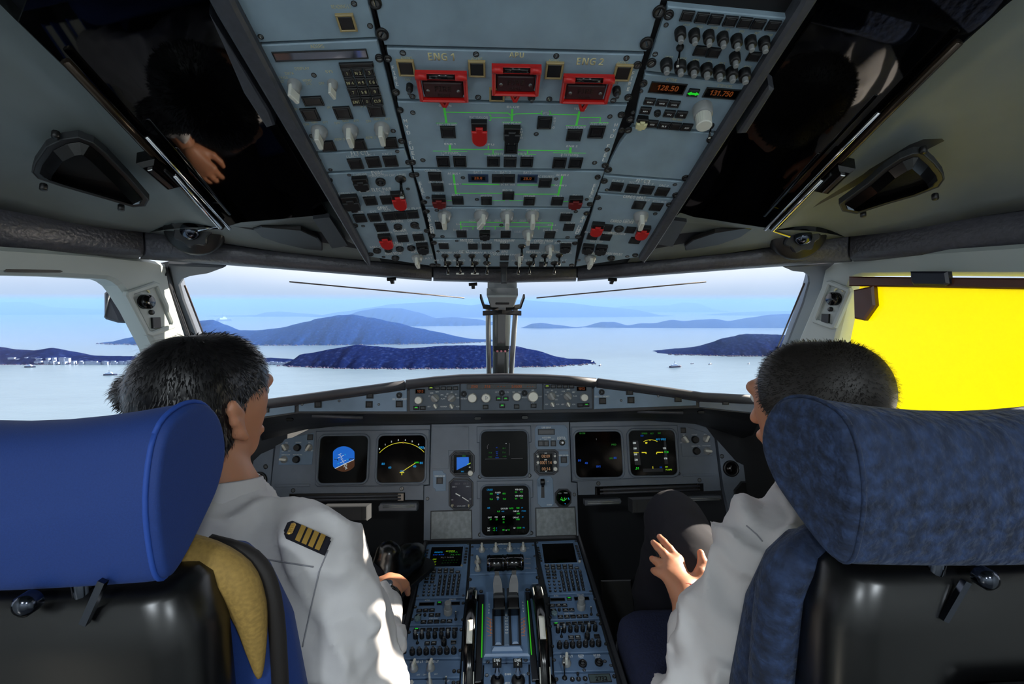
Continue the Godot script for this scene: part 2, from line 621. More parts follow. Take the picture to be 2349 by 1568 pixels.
func island(called: String, label: String, sil: Array, base: float, width: float, m: Material, rough := 0.06, shore := true) -> Node3D:
	var nz := FastNoiseLite.new()
	nz.seed = int(sil[0]) + 77
	nz.frequency = 1.0 / 70.0
	var x0: float = sil[0]
	var x1: float = sil[sil.size() - 2]
	var mid := sea_hit((x0 + x1) / 2, base)
	var zr := mid.z - width
	var cols := 110
	var rows := 12
	var st := mb(false)
	var ring := []
	var root := thing(called, label, "island", Transform3D(Basis(), Vector3(mid.x, SEA, zr)), "")
	for i in cols + 1:
		var px := lerpf(x0, x1, float(i) / cols)
		var py := base
		for k in range(0, sil.size() - 2, 2):
			if px >= sil[k] and px <= sil[k + 2]:
				var u := smoothstep(0.0, 1.0, (px - sil[k]) / (sil[k + 2] - sil[k]))
				py = lerpf(sil[k + 1], sil[k + 3], lerpf(u, (px - sil[k]) / (sil[k + 2] - sil[k]), 0.6))
		var d := ray(px, py)
		var p := CAM.origin + d * (zr / d.z)
		var high := maxf(p.y - SEA, 1.0)
		var edge := sin(PI * clampf(float(i) / cols, 0.0, 1.0))
		var w := width * (0.25 + 0.75 * pow(edge, 0.5))
		var line := PackedVector3Array()
		for j in rows + 1:
			var s := float(j) / rows * 2.0 - 1.0
			var hh := high * pow(maxf(1.0 - absf(s), 0.0), 0.85)
			var q := Vector3(p.x - mid.x + s * 0.0, 0, -s * w + 0.0)
			var n := nz.get_noise_2d(p.x, q.z + zr) * rough * high * (1.0 - absf(s)) * (1.0 if absf(s) > 0.1 else 0.35)
			q.y = hh + n + (nz.get_noise_2d(p.x * 5.0, q.z * 5.0) * rough * high * 0.35 if absf(s) < 0.95 else -4.0)
			q.x += nz.get_noise_2d(q.z * 0.6 + 300.0, p.x) * width * 0.12 * absf(s)
			q.z += nz.get_noise_2d(p.x * 0.8, 90.0) * width * 0.12 * absf(s)
			line.append(q)
		ring.append(line)
	loft(st, ring, false, false)
	part(root, "land", done(st), m)
	if shore:
		var sh := mb()
		var rng := RandomNumberGenerator.new()
		rng.seed = int(sil[0]) + 5
		for i in range(2, cols - 1):
			var q: Vector3 = ring[i][1].lerp(ring[i][0], 0.75)
			for k in 3:
				var r := rng.randf_range(2.0, 6.5) * width / 260.0
				var c := q + Vector3(rng.randf_range(-12, 12), 0, rng.randf_range(-4, 14))
				c.y = 0.0
				lathe(sh, [Vector2(r * 1.3, -1.0), Vector2(r, r * 0.5), Vector2(r * 0.5, r * 0.85), Vector2(0, r)], 5, Transform3D(Basis(Vector3.RIGHT, -PI / 2) * Basis(Vector3.BACK, rng.randf() * 6.0), c))
		var o := part(root, "shore_rocks", done(sh), M.shore)
		tag(o, "", "", "", "stuff")
	return root

func build_outside() -> void:
	var water := mat("water", Color(0.39, 0.48, 0.55), 0.3)
	water.albedo_texture = noise_tex(0.01, 512, 3, Color(0.93, 0.94, 0.95), Color(1, 1, 1), 5)
	water.uv1_triplanar = true
	water.uv1_world_triplanar = true
	water.uv1_scale = Vector3(1.0 / 1800.0, 1.0, 1.0 / 500.0)
	water.heightmap_enabled = true
	water.heightmap_texture = noise_tex(0.05, 512, 9, Color.BLACK, Color.WHITE, 4)
	water.heightmap_scale = 60.0
	var st := mb()
	box(st, Transform3D(Basis(Vector3.RIGHT, -PI / 2), Vector3(0, SEA, -9000)), 60000, 34000, -20, 0)
	structure("sea", done(st), water, Transform3D(), "calm pale blue sea reaching to the hazy horizon")
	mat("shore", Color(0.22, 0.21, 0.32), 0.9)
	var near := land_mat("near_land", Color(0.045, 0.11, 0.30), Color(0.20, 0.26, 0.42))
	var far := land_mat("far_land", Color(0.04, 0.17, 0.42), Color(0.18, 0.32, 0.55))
	island("island", "dark wooded island with rocky shore straddling the windshield post", [655, 848, 668, 828, 690, 812, 720, 808, 760, 800, 790, 795, 815, 790, 850, 793, 880, 795, 920, 799, 960, 797, 1010, 793, 1060, 791, 1120, 792, 1180, 793, 1230, 803, 1280, 818, 1330, 830, 1362, 837], 846, 230, near)
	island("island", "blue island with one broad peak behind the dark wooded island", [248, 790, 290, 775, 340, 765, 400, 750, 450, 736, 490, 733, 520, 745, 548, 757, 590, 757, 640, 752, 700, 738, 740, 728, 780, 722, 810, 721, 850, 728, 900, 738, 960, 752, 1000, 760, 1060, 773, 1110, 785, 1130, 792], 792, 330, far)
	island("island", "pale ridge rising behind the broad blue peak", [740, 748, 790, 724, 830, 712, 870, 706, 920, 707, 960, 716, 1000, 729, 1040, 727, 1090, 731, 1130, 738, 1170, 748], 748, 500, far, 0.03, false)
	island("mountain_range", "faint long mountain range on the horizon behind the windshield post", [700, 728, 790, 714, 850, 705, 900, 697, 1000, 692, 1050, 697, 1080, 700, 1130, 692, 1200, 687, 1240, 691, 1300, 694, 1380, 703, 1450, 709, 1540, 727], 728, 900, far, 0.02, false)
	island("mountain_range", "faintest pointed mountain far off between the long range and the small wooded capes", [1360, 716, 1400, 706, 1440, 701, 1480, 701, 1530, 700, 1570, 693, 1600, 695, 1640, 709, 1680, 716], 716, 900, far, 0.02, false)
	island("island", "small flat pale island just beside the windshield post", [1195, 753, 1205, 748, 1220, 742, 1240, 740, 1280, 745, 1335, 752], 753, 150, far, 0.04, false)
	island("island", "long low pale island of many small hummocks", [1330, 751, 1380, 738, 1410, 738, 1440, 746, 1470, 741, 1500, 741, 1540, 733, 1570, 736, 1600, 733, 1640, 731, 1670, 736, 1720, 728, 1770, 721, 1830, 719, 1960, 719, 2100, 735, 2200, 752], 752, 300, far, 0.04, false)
	island("island", "dark headland sloping to a thin point beside the starboard pillar", [1505, 809, 1520, 808, 1560, 803, 1610, 793, 1660, 775, 1710, 765, 1760, 766, 1800, 768, 1860, 772, 1940, 785, 2020, 805, 2060, 818], 818, 260, near)
	island("island", "dark low island with a white town along its shore", [-260, 838, -200, 800, -80, 792, 0, 795, 40, 801, 80, 803, 120, 797, 150, 802, 175, 814, 230, 817, 300, 818, 345, 822, 380, 826, 440, 838], 836, 170, near)
	island("island", "flat built-up spit between the captain's head and the dark wooded island", [480, 836, 520, 826, 580, 822, 620, 820, 660, 822, 690, 828, 720, 836], 836, 90, near, 0.03)
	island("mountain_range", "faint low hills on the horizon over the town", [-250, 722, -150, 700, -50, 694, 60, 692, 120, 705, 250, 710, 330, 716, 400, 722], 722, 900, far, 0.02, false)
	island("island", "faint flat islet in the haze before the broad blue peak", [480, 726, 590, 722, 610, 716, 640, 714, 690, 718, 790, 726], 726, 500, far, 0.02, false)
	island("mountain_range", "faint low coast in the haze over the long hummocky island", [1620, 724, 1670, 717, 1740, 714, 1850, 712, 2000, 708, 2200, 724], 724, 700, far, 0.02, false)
	# boats
	var k := 0
	for b in [[70, 842, 16], [254, 860, 20], [1550, 842, 30], [1588, 834, 9], [1630, 835, 12], [1718, 834, 9], [1358, 830, 12], [1377, 838, 14], [515, 736, 30]]:
		var p := sea_hit(b[0], b[1])
		var l: float = b[2] * p.distance_to(CAM.origin) / F
		var what: String = ["small dark boat on the pale water off the white town", "dark barge in open water beside the captain's hair", "largest blue and white ferry on the open water by the headland", "tiny dark boat beside the blue and white ferry", "small dark boat between the ferry and the headland", "tiny dark boat below the headland", "small boat off the thin end of the wooded island", "low dark boat leaving the point of the wooded island", "hazy ship far out beyond the broad blue peak"][k]
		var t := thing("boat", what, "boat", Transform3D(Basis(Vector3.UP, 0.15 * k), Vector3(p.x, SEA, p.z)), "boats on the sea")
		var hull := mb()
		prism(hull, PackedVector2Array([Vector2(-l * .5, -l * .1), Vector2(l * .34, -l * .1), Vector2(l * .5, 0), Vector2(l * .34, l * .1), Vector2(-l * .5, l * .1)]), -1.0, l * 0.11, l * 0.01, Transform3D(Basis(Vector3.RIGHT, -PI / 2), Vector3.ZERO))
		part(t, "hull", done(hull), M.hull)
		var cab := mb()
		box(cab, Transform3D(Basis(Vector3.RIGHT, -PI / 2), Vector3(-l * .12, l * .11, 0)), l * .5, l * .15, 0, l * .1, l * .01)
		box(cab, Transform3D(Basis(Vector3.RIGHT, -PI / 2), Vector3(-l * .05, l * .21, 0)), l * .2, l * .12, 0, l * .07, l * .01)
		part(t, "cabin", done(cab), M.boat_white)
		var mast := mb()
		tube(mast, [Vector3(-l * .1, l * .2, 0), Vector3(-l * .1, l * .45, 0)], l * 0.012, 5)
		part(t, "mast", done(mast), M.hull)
		k += 1
	# town
	var rng := RandomNumberGenerator.new()
	rng.seed = 12
	var spots := []
	for i in 26: spots.append([lerpf(75, 335, i / 25.0) + rng.randf_range(-4, 4), rng.randf_range(826, 832)])
	for i in 9: spots.append([lerpf(2, 135, i / 8.0), rng.randf_range(810, 822)])
	for i in 12: spots.append([lerpf(592, 672, i / 11.0), rng.randf_range(828, 833)])
	for s in spots:
		var p := sea_hit(s[0], 836)
		var h := rng.randf_range(4, 9)
		var w := rng.randf_range(10, 26)
		var up: float = (836 - s[1]) / F * p.distance_to(CAM.origin)
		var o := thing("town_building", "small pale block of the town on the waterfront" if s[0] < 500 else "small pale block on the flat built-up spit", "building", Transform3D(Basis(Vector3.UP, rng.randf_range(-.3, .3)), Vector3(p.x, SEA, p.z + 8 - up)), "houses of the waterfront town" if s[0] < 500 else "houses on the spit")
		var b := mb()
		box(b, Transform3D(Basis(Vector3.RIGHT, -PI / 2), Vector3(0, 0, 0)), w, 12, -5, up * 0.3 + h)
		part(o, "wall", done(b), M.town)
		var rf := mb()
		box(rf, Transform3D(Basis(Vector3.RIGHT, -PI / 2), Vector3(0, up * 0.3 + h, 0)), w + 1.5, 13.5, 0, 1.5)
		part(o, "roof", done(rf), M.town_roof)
	# haze lying over the distant water
	var fog := FogVolume.new()
	fog.name = "sea_haze"
	fog.size = Vector3(60000, 350, 22000)
	fog.position = Vector3(0, SEA + 165, -2450 - 11000)
	var fm := FogMaterial.new()
	fm.albedo = Color(0.50, 0.68, 0.93)
	fm.density = 0.00024
	fog.material = fm
	tag(fog, "pale blue haze over the distant sea", "haze", "", "stuff")
	add_child(fog)

# ---------------------------------------------------------------- the flight deck itself
const PLAN := [[-1.02, -0.30, 1.535, 1.60], [-0.96, -0.60, 1.538, 1.612], [-0.90, -0.85, 1.541, 1.617], [-0.80, -1.05, 1.548, 1.607], [-0.62, -1.15, 1.538, 1.580], [-0.40, -1.22, 1.523, 1.560], [-0.20, -1.27, 1.509, 1.544], [0.0, -1.29, 1.505, 1.542], [0.20, -1.27, 1.509, 1.544], [0.40, -1.22, 1.523, 1.560], [0.62, -1.15, 1.538, 1.580], [0.80, -1.05, 1.548, 1.607], [0.90, -0.85, 1.541, 1.617], [0.96, -0.60, 1.538, 1.612], [1.02, -0.30, 1.535, 1.60]]

func visor_frame(s: float) -> Transform3D:
	var a := deg_to_rad(27.0)
	var r := deg_to_rad(-12.0) * s
	var n := Vector3(sin(r), -cos(a) * cos(r), sin(a) * cos(r))
	var f := frame(Vector3(0.48 * s, 1.60, -1.0), Vector3.RIGHT, Vector3.BACK)
	f.basis.z = n
	f.basis.x = (Vector3.RIGHT - n * n.x).normalized()
	f.basis.y = n.cross(f.basis.x)
	return f

func wind_frame(s: float) -> Transform3D:
	var tc := Vector3(0.0, 1.505, -1.36)
	var bc := Vector3(0.0, 1.14, -1.95)
	var to := Vector3(s * 0.817, 1.53, -1.195)
	var n := (to - tc).cross(bc - tc).normalized()
	if n.z < 0: n = -n
	var f := Transform3D()
	f.origin = tc
	f.basis.z = n
	f.basis.x = (Vector3.RIGHT - n * n.x).normalized()
	f.basis.y = n.cross(f.basis.x)
	return f

func side_frame(s: float) -> Transform3D:
	return frame(Vector3(s * 0.90, 1.5, -0.84), Vector3(0.15, 0, 0.99 * s), Vector3.UP)

# a strip hung between two lines of points, with thickness away from the room
func skin(st: SurfaceTool, a: Array, b: Array, bulge: Vector3, back: Vector3, seg := 6) -> void:
	var rows := []
	for k in seg + 1:
		var u := float(k) / seg
		var line := PackedVector3Array()
		for i in a.size():
			line.append((a[i] as Vector3).lerp(b[i], u) + bulge * sin(PI * u))
		rows.append(line)
	loft(st, rows, false, false)
	var rows2 := []
	for r in rows:
		var line2 := PackedVector3Array()
		for v in r: line2.append(v + back)
		rows2.append(line2)
	loft(st, rows2, false, false)
	loft(st, [rows[0], rows2[0]], false, false)
	loft(st, [rows[seg], rows2[seg]], false, false)

func wall_box(called: String, lo: Vector3, hi: Vector3, m: Material, label: String) -> MeshInstance3D:
	var st := mb()
	var c := (lo + hi) / 2
	box(st, Transform3D(Basis(), Vector3(0, 0, 0)), hi.x - lo.x, hi.y - lo.y, -(hi.z - lo.z) / 2, (hi.z - lo.z) / 2)
	return structure(called, done(st), m, Transform3D(Basis(), c), label)

func build_shell() -> void:
	# closed hull round the deck; only the windows are open
	wall_box("floor", Vector3(-1.15, -0.05, -2.1), Vector3(1.15, 0.0, 1.2), M.floor, "dark deck floor under the seats")
	wall_box("ceiling", Vector3(-1.15, 1.98, -1.25), Vector3(1.15, 2.03, 1.2), M.lining, "grey roof over the flight deck")
	wall_box("wall_back", Vector3(-1.15, 0.0, 1.15), Vector3(1.15, 2.0, 1.2), M.rear_lining, "grey rear bulkhead of the flight deck")
	for s in [-1.0, 1.0]:
		var side := "left" if s < 0 else "right"
		wall_box("wall_" + side, Vector3(minf(s * 1.10, s * 1.15), 0.0, -0.28), Vector3(maxf(s * 1.10, s * 1.15), 2.0, 1.2), M.rear_lining, "grey side wall behind the %s seat" % ("captain's" if s < 0 else "first officer's"))
		var st := mb()
		var lower := [Vector3(s * 1.12, 0, -0.28), Vector3(s * 0.99, 0, -0.6), Vector3(s * 0.94, 0, -0.95), Vector3(s * 0.90, 0, -1.25), Vector3(s * 0.87, 0, -1.6), Vector3(s * 0.80, 0, -2.05)]
		var top := []
		for v in lower: top.append(v + Vector3(0, 1.06 - 0.03 * clampf((-v.z - 0.95) / 0.5, 0, 1), 0))
		skin(st, lower, top, Vector3.ZERO, Vector3(s * 0.05, 0, 0), 2)
		structure("wall_" + side + "_lower", done(st), M.dark_trim, Transform3D(), "dark side wall below the %s side window" % ("captain's" if s < 0 else "first officer's"))
		# forehead from the padded beam up to the roof
		st = mb()
		var a := []
		var b := []
		for k in (range(0, 8) if s < 0 else range(7, 15)):
			var q: Array = PLAN[k]
			a.append(Vector3(q[0], q[2] + 0.01, q[1] - 0.03) + Vector3(signf(q[0]) * 0.03, 0, 0))
			b.append(Vector3(q[0] * 1.03, 2.0, q[1] * 0.98 - 0.02))
		skin(st, a, b, Vector3.ZERO, Vector3(s * 0.03, 0, -0.03), 2)
		structure("wall_%s_upper" % side, done(st), M.frame_dark, Transform3D(), "dark structure above the windows")
	wall_box("wall_nose", Vector3(-0.9, 0.0, -2.1), Vector3(0.9, 1.0, -2.05), M.dark_trim, "dark front bulkhead below the windshield")
	# padded beam over the windows, in five lengths
	var cuts := [[0, 3, "padded grey trim beam over the captain's side window"], [3, 6, "dark padded beam over the captain's windshield"], [6, 8, "dark padded beam over the windshield post"], [8, 11, "dark padded beam over the first officer's windshield"], [11, 14, "padded grey trim beam over the first officer's side window"]]
	for c in cuts:
		var rings := []
		for k in range(c[0], c[1] + 1):
			var q: Array = PLAN[k]
			var p := Vector3(q[0], 0, q[1])
			var nrm := Vector3(-q[0] * 0.75, 0, 1.0 if absf(q[0]) < 0.7 else 0.5).normalized()
			if k == c[0] and c[0] > 0 or k == c[1] and c[1] < 14:
				var other: Array = PLAN[k + (1 if k == c[0] else -1)]
				p = p.lerp(Vector3(other[0], 0, other[1]), 0.012)
			var ring := PackedVector3Array()
			for e in [[0.035, 0.0], [0.012, 0.05], [0.0, 0.25], [-0.002, 0.6], [0.0, 0.92], [0.02, 1.05], [-0.05, 1.1], [-0.06, 0.1], [-0.045, -0.04]]:
				var v: Vector3 = p + nrm * (-e[0] if e[0] > 0 else -e[0])
				if e[1] > 1.08 or e[0] < -0.03: v = p - nrm * 0.05
				ring.append(Vector3(v.x, lerpf(q[2], q[3], e[1]), v.z))
			rings.append(ring)
		var st := mb(false)
		loft(st, rings)
		structure("trim_1", done(st), M.leather, Transform3D(), c[2])
	for s in [-1.0, 1.0]:
		build_side(s)
	build_windshield()

func build_side(s: float) -> void:
	var who := "captain's" if s < 0 else "first officer's"
	var V := visor_frame(s)
	# stowed smoked visor of black glossy plastic on the roof
	var vp: Array = [70, -30, 470, -40, 492, 40, 752, 488, 740, 494, 552, 510, 505, 524, 488, 508, 330, 345, 180, 185, 40, 50] if s < 0 else [1880, -40, 2330, -20, 2285, 30, 2040, 250, 1935, 365, 1790, 520, 1775, 528, 1755, 522, 1590, 498, 1560, 488, 1866, 40]
	var st := mb()
	prism(st, poly_on(V, vp), -0.006, 0.0, 0.001)
	var visor := thing("sun_visor", "glossy black smoked sun visor stowed on the roof on the %s side" % who, "sun visor", V, "")
	part(visor, "smoked_panel", done(st), M.tinted)
	# its sliding rail with a latch
	st = mb(false)
	var rl: Array = [150, 140, 310, 310, 420, 428, 508, 522] if s < 0 else [2200, 95, 2040, 255, 1930, 365, 1772, 525]
	var rp := []
	for i in range(0, rl.size(), 2): rp.append(on(V, rl[i], rl[i + 1], 0.012))
	tube(st, rp, 0.006, 8)
	part(visor, "rail", done(st), M.rail)
	st = mb(false)
	var rp2 := []
	for p in rp: rp2.append(p + Vector3(-s * 0.016, 0, 0.006))
	tube(st, rp2.slice(1), 0.003, 8)
	part(visor, "slide_rod", done(st), M.chrome)
	st = mb()
	var la := on(V, 335 if s < 0 else 1940, 345 if s < 0 else 360, 0.0)
	var lb := on(V, 405 if s < 0 else 1880, 408 if s < 0 else 420, 0.0)
	var lx := Vector2(lb.x - la.x, lb.y - la.y)
	box(st, Transform3D(Basis(Vector3.BACK, lx.angle()), (la + lb) / 2), lx.length(), 0.030, 0.0, 0.028, 0.006)
	part(visor, "latch_block", done(st), M.black_gloss)
	st = mb()
	box(st, Transform3D(Basis(Vector3.BACK, lx.angle()), (la + lb) / 2 + Vector3(0, 0, 0.028)), lx.length() * 0.7, 0.008, 0.0, 0.004, 0.001)
	part(visor, "latch_plate", done(st), M.chrome)
	st = mb(false)
	var hook: Array = [400, 402, 505, 522, 455, 527] if s < 0 else [1885, 412, 1772, 528, 1812, 541]
	tube(st, [on(V, hook[0], hook[1], 0.03), on(V, hook[2], hook[3], 0.03), on(V, hook[4], hook[5], 0.03)], 0.0035, 8)
	part(visor, "bent_rod", done(st), M.chrome)
	# grey lining between the visor and the padded beam
	var a := []
	var b := []
	var rail_px: Array = [-60, -50, 40, 50, 180, 185, 330, 345, 420, 432, 505, 524] if s < 0 else [2400, -60, 2310, 10, 2170, 135, 2040, 250, 1930, 370, 1775, 528]
	var pl := [[-1.02, -0.30], [-0.99, -0.45], [-0.96, -0.60], [-0.90, -0.85], [-0.86, -0.94], [-0.79, -1.05]]
	for i in 6:
		a.append(V * on(V, rail_px[i * 2], rail_px[i * 2 + 1], -0.004))
		b.append(Vector3(-s * pl[i][0], 1.612 if i < 4 else 1.60, pl[i][1]))
	st = mb(false)
	skin(st, a, b, Vector3(s * 0.012, 0.018, -0.01), Vector3(s * 0.01, 0.03, -0.01), 8)
	var lining := structure("ceiling_lining", done(st), M.lining, Transform3D(), "grey roof lining beside the %s visor" % who)
	# front lining
	var fa_px: Array = [505, 524, 552, 510, 650, 502, 752, 488, 842, 560] if s < 0 else [1775, 528, 1755, 522, 1660, 508, 1560, 488, 1480, 560]
	var fb := [[-0.79, -1.05], [-0.70, -1.10], [-0.56, -1.17], [-0.44, -1.205], [-0.33, -1.235]]
	a = []
	b = []
	for i in 5:
		a.append(V * on(V, fa_px[i * 2], fa_px[i * 2 + 1], -0.004))
		b.append(Vector3(-s * fb[i][0], [1.60, 1.59, 1.572, 1.562, 1.555][i], fb[i][1]))
	st = mb(false)
	skin(st, a, b, Vector3(0, 0.006, 0), Vector3(0, 0.03, -0.01), 5)
	part(lining, "front_lining", done(st), M.lining)
	# shell over the visor so that no daylight leaks in
	st = mb()
	prism(st, poly_on(V, [-400, -300, 900, -300, 860, 600, 500, 540, -300, 100] if s < 0 else [2800, -300, 1500, -300, 1460, 600, 1780, 545, 2700, 100]), -0.045, -0.03)
	part(lining, "roof_backing", done(st), M.frame_dark, lining.transform.affine_inverse() * V)
	# triangular air outlet in the lining
	var LF := Transform3D()
	var A0: Vector3 = V * on(V, 330 if s < 0 else 2040, 345 if s < 0 else 250, 0.0)
	var A1: Vector3 = V * on(V, 505 if s < 0 else 1775, 524 if s < 0 else 528, 0.0)
	var A2 := Vector3(s * 0.93, 1.61, -0.72)
	var n := (A1 - A0).cross(A2 - A0).normalized()
	if n.y > 0: n = -n
	LF.origin = (A0 + A1 + A2) / 3.0
	LF.basis.z = n
	LF.basis.x = (Vector3.RIGHT - n * n.x).normalized()
	LF.basis.y = n.cross(LF.basis.x)
	var vent := thing("air_outlet", "rounded triangular black air outlet in the roof lining on the %s side" % who, "air outlet", LF, "")
	var vpx: Array = [78, 392, 84, 372, 110, 335, 145, 318, 180, 313, 212, 325, 240, 348, 290, 400, 338, 455, 330, 468, 305, 470, 230, 448, 140, 422, 90, 405] if s < 0 else [1928, 465, 1990, 420, 2030, 385, 2065, 362, 2095, 350, 2115, 350, 2140, 372, 2158, 395, 2162, 408, 2150, 425, 2100, 445, 2040, 462, 1965, 486, 1935, 480]
	var po := poly_on(LF, vpx)
	st = mb()
	ring_prism(st, inset(po, -0.0025), po, -0.01, 0.004, 0.001)
	part(vent, "rim", done(st), M.dark_trim)
	st = mb()
	prism(st, po, -0.012, 0.003)
	part(vent, "opening", done(st), M.black)
	st = mb()
	var pv := inset(po, 0.006)
	prism(st, pv, 0.003, 0.016, 0.012)
	part(vent, "cover", done(st), M.black_gloss)
	for q in ([[128, 308], [100, 428], [278, 475]] if s < 0 else [[2118, 343], [2145, 450], [1980, 490]]):
		st = mb(false)
		var sp := on(LF, q[0], q[1])
		lathe(st, [Vector2(0.005, -0.004), Vector2(0.005, 0.006), Vector2(0.0, 0.007)], 8, at(sp.x, sp.y))
		part(vent, "screw", done(st), M.black)
	# dark slot and recess in the front lining
	var FF := frame(a[2].lerp(b[2], 0.5), Vector3.RIGHT, (a[2] as Vector3) - b[2])
	st = mb()
	prism(st, poly_on(FF, [580, 520, 600, 514, 690, 522, 728, 540, 738, 552, 740, 570, 700, 566, 640, 552, 600, 538] if s < 0 else [1725, 520, 1710, 517, 1640, 528, 1590, 545, 1570, 560, 1572, 570, 1650, 556, 1700, 538]), -0.004, 0.006, 0.002)
	var slot := thing("roof_slot", "dark slot in the lining before the %s visor" % who, "slot", FF, "")
	part(slot, "opening", done(st), M.black)
	st = mb()
	prism(st, poly_on(FF, [718, 498, 756, 494, 798, 560, 762, 566] if s < 0 else [1540, 500, 1575, 505, 1542, 562, 1505, 556]), -0.004, 0.004)
	part(slot, "recess", done(st), M.frame_dark)
	# turning knob on the beam
	var kc := Vector3(s * 0.715, 1.592, -1.045)
	var kf := frame(kc, Vector3(1, 0, 0.3 * s), Vector3(0, 1, 0.3))
	var kp := on(kf, 442 if s < 0 else 1836, 527 if s < 0 else 541)
	var knob := thing("turning_knob", "black scalloped turning knob with a chrome ball by the %s visor" % who, "knob", Transform3D(kf.basis, kf * kp), "")
	st = mb(false)
	lathe(st, [Vector2(0.058, -0.05), Vector2(0.058, -0.008), Vector2(0.052, 0.0), Vector2(0.0, 0.001)], 28)
	part(knob, "base_disc", done(st), M.black)
	st = mb()
	var sc := PackedVector2Array()
	for i in 56:
		var an := TAU * i / 56.0
		sc.append(Vector2.from_angle(an) * (0.035 + 0.0035 * cos(an * 7.0)))
	prism(st, sc, 0.0, 0.014, 0.003)
	part(knob, "scalloped_wheel", done(st), M.frame_dark)
	st = mb(false)
	lathe(st, [Vector2(0.018, 0.012), Vector2(0.019, 0.02), Vector2(0.016, 0.029), Vector2(0.009, 0.034), Vector2(0.0, 0.036)], 18)
	part(knob, "ball", done(st), M.dark_chrome)

	# side window: pale frame with its post
	var S := side_frame(s)
	var fr: Array = [-420, 530, 0, 566, 200, 580, 330, 594, 372, 606, 380, 655, 420, 780, 470, 935, 470, 1060, 425, 1060, 345, 800, 300, 712, 275, 672, 262, 655, 248, 645, 235, 640, 120, 634, 0, 631, -420, 610] if s < 0 else [2770, 520, 2349, 560, 2150, 574, 2020, 584, 1945, 594, 1902, 606, 1890, 660, 1835, 790, 1790, 935, 1790, 1060, 1840, 1060, 1925, 800, 1950, 700, 1958, 660, 1966, 640, 1985, 633, 2150, 632, 2349, 634, 2770, 640]
	var win := structure("window_%d" % (1 if s < 0 else 4), null, null, S, "%s side window with its pale grey frame" % who)
	st = mb()
	prism(st, poly_on(S, fr), -0.03, 0.015, 0.008)
	part(win, "frame", done(st), M.pillar)
	st = mb()
	prism(st, poly_on(S, [-420, 1030, 430, 1030, 440, 1140, -420, 1140] if s < 0 else [2770, 1040, 1850, 1040, 1840, 1140, 2770, 1140]), -0.04, 0.02, 0.006)
	part(win, "sill", done(st), M.pillar)
	st = mb()
	prism(st, poly_on(S, [-420, 600, 250, 640, 440, 1060, -420, 1060] if s < 0 else [2770, 600, 1955, 630, 1820, 1060, 2770, 1060]), -0.028, -0.022)
	part(win, "pane", done(st), M.glass)
	if s < 0:
		st = mb()
		prism(st, poly_on(S, [8, 621, 14, 617, 60, 617.5, 136, 619, 143, 622, 136, 625, 60, 625, 14, 624], 0.015), 0.012, 0.0165)
		part(win, "slot", done(st), M.black)
	# lamp plate on the post
	var pf := Transform3D(S.basis, S.origin)
	var pc: Array = [286, 668, 352, 646, 362, 650, 402, 745, 397, 752, 344, 772, 332, 768, 284, 678] if s < 0 else [1900, 645, 1908, 643, 1952, 660, 1955, 670, 1920, 752, 1912, 755, 1868, 740, 1866, 733]
	var poly := poly_on(pf, pc, 0.015)
	var ctr := Vector2.ZERO
	for v in poly: ctr += v
	ctr /= poly.size()
	var cp := PackedVector2Array()
	for v in poly: cp.append(v - ctr)
	var plate := thing("lamp_plate", "grey plate with a knob and a switch on the %s window post" % who, "control plate", Transform3D(S.basis, S * Vector3(ctr.x, ctr.y, 0.015)), "")
	st = mb()
	ring_prism(st, cp, inset(cp, 0.012), -0.004, 0.008, 0.003)
	part(plate, "rim", done(st), M.pillar)
	st = mb()
	prism(st, inset(cp, 0.011), -0.004, 0.002)
	part(plate, "face", done(st), M.post_face)
	var items: Array = [[334, 692, 0.017], [350, 716, 0.006], [360, 740, 0.0]] if s < 0 else [[1914, 685, 0.017], [1903, 709, 0.006], [1892, 731, 0.0]]
	for q in items:
		var c2 := on2(S, q[0], q[1], 0.02) - ctr
		st = mb(q[2] == 0.0)
		if q[2] > 0.0:
			lathe(st, [Vector2(q[2], 0.0), Vector2(q[2], q[2] * 0.8), Vector2(q[2] * 0.85, q[2]), Vector2(0, q[2])], 18, at(c2.x, c2.y))
			part(plate, "knob" if q[2] > 0.01 else "socket", done(st), M.black_gloss if q[2] > 0.01 else M.black)
		else:
			box(st, at(c2.x, c2.y), 0.022, 0.026, 0, 0.006, 0.001)
			part(plate, "switch", done(st), M.black)
	st = mb()
	var c3 := on2(S, 334 if s < 0 else 1921, 668 if s < 0 else 666, 0.02) - ctr
	for i in 6:
		var a0 := lerpf(0.4, 2.6, i / 6.0)
		var a1 := lerpf(0.4, 2.6, (i + 1) / 6.0)
		bar(st, c3 + Vector2(cos(a0), sin(a0) - 0.6) * 0.014, c3 + Vector2(cos(a1), sin(a1) - 0.6) * 0.014, 0.004, 0.0015, 0.003)
	part(plate, "arc_mark", done(st), M.print_cream)

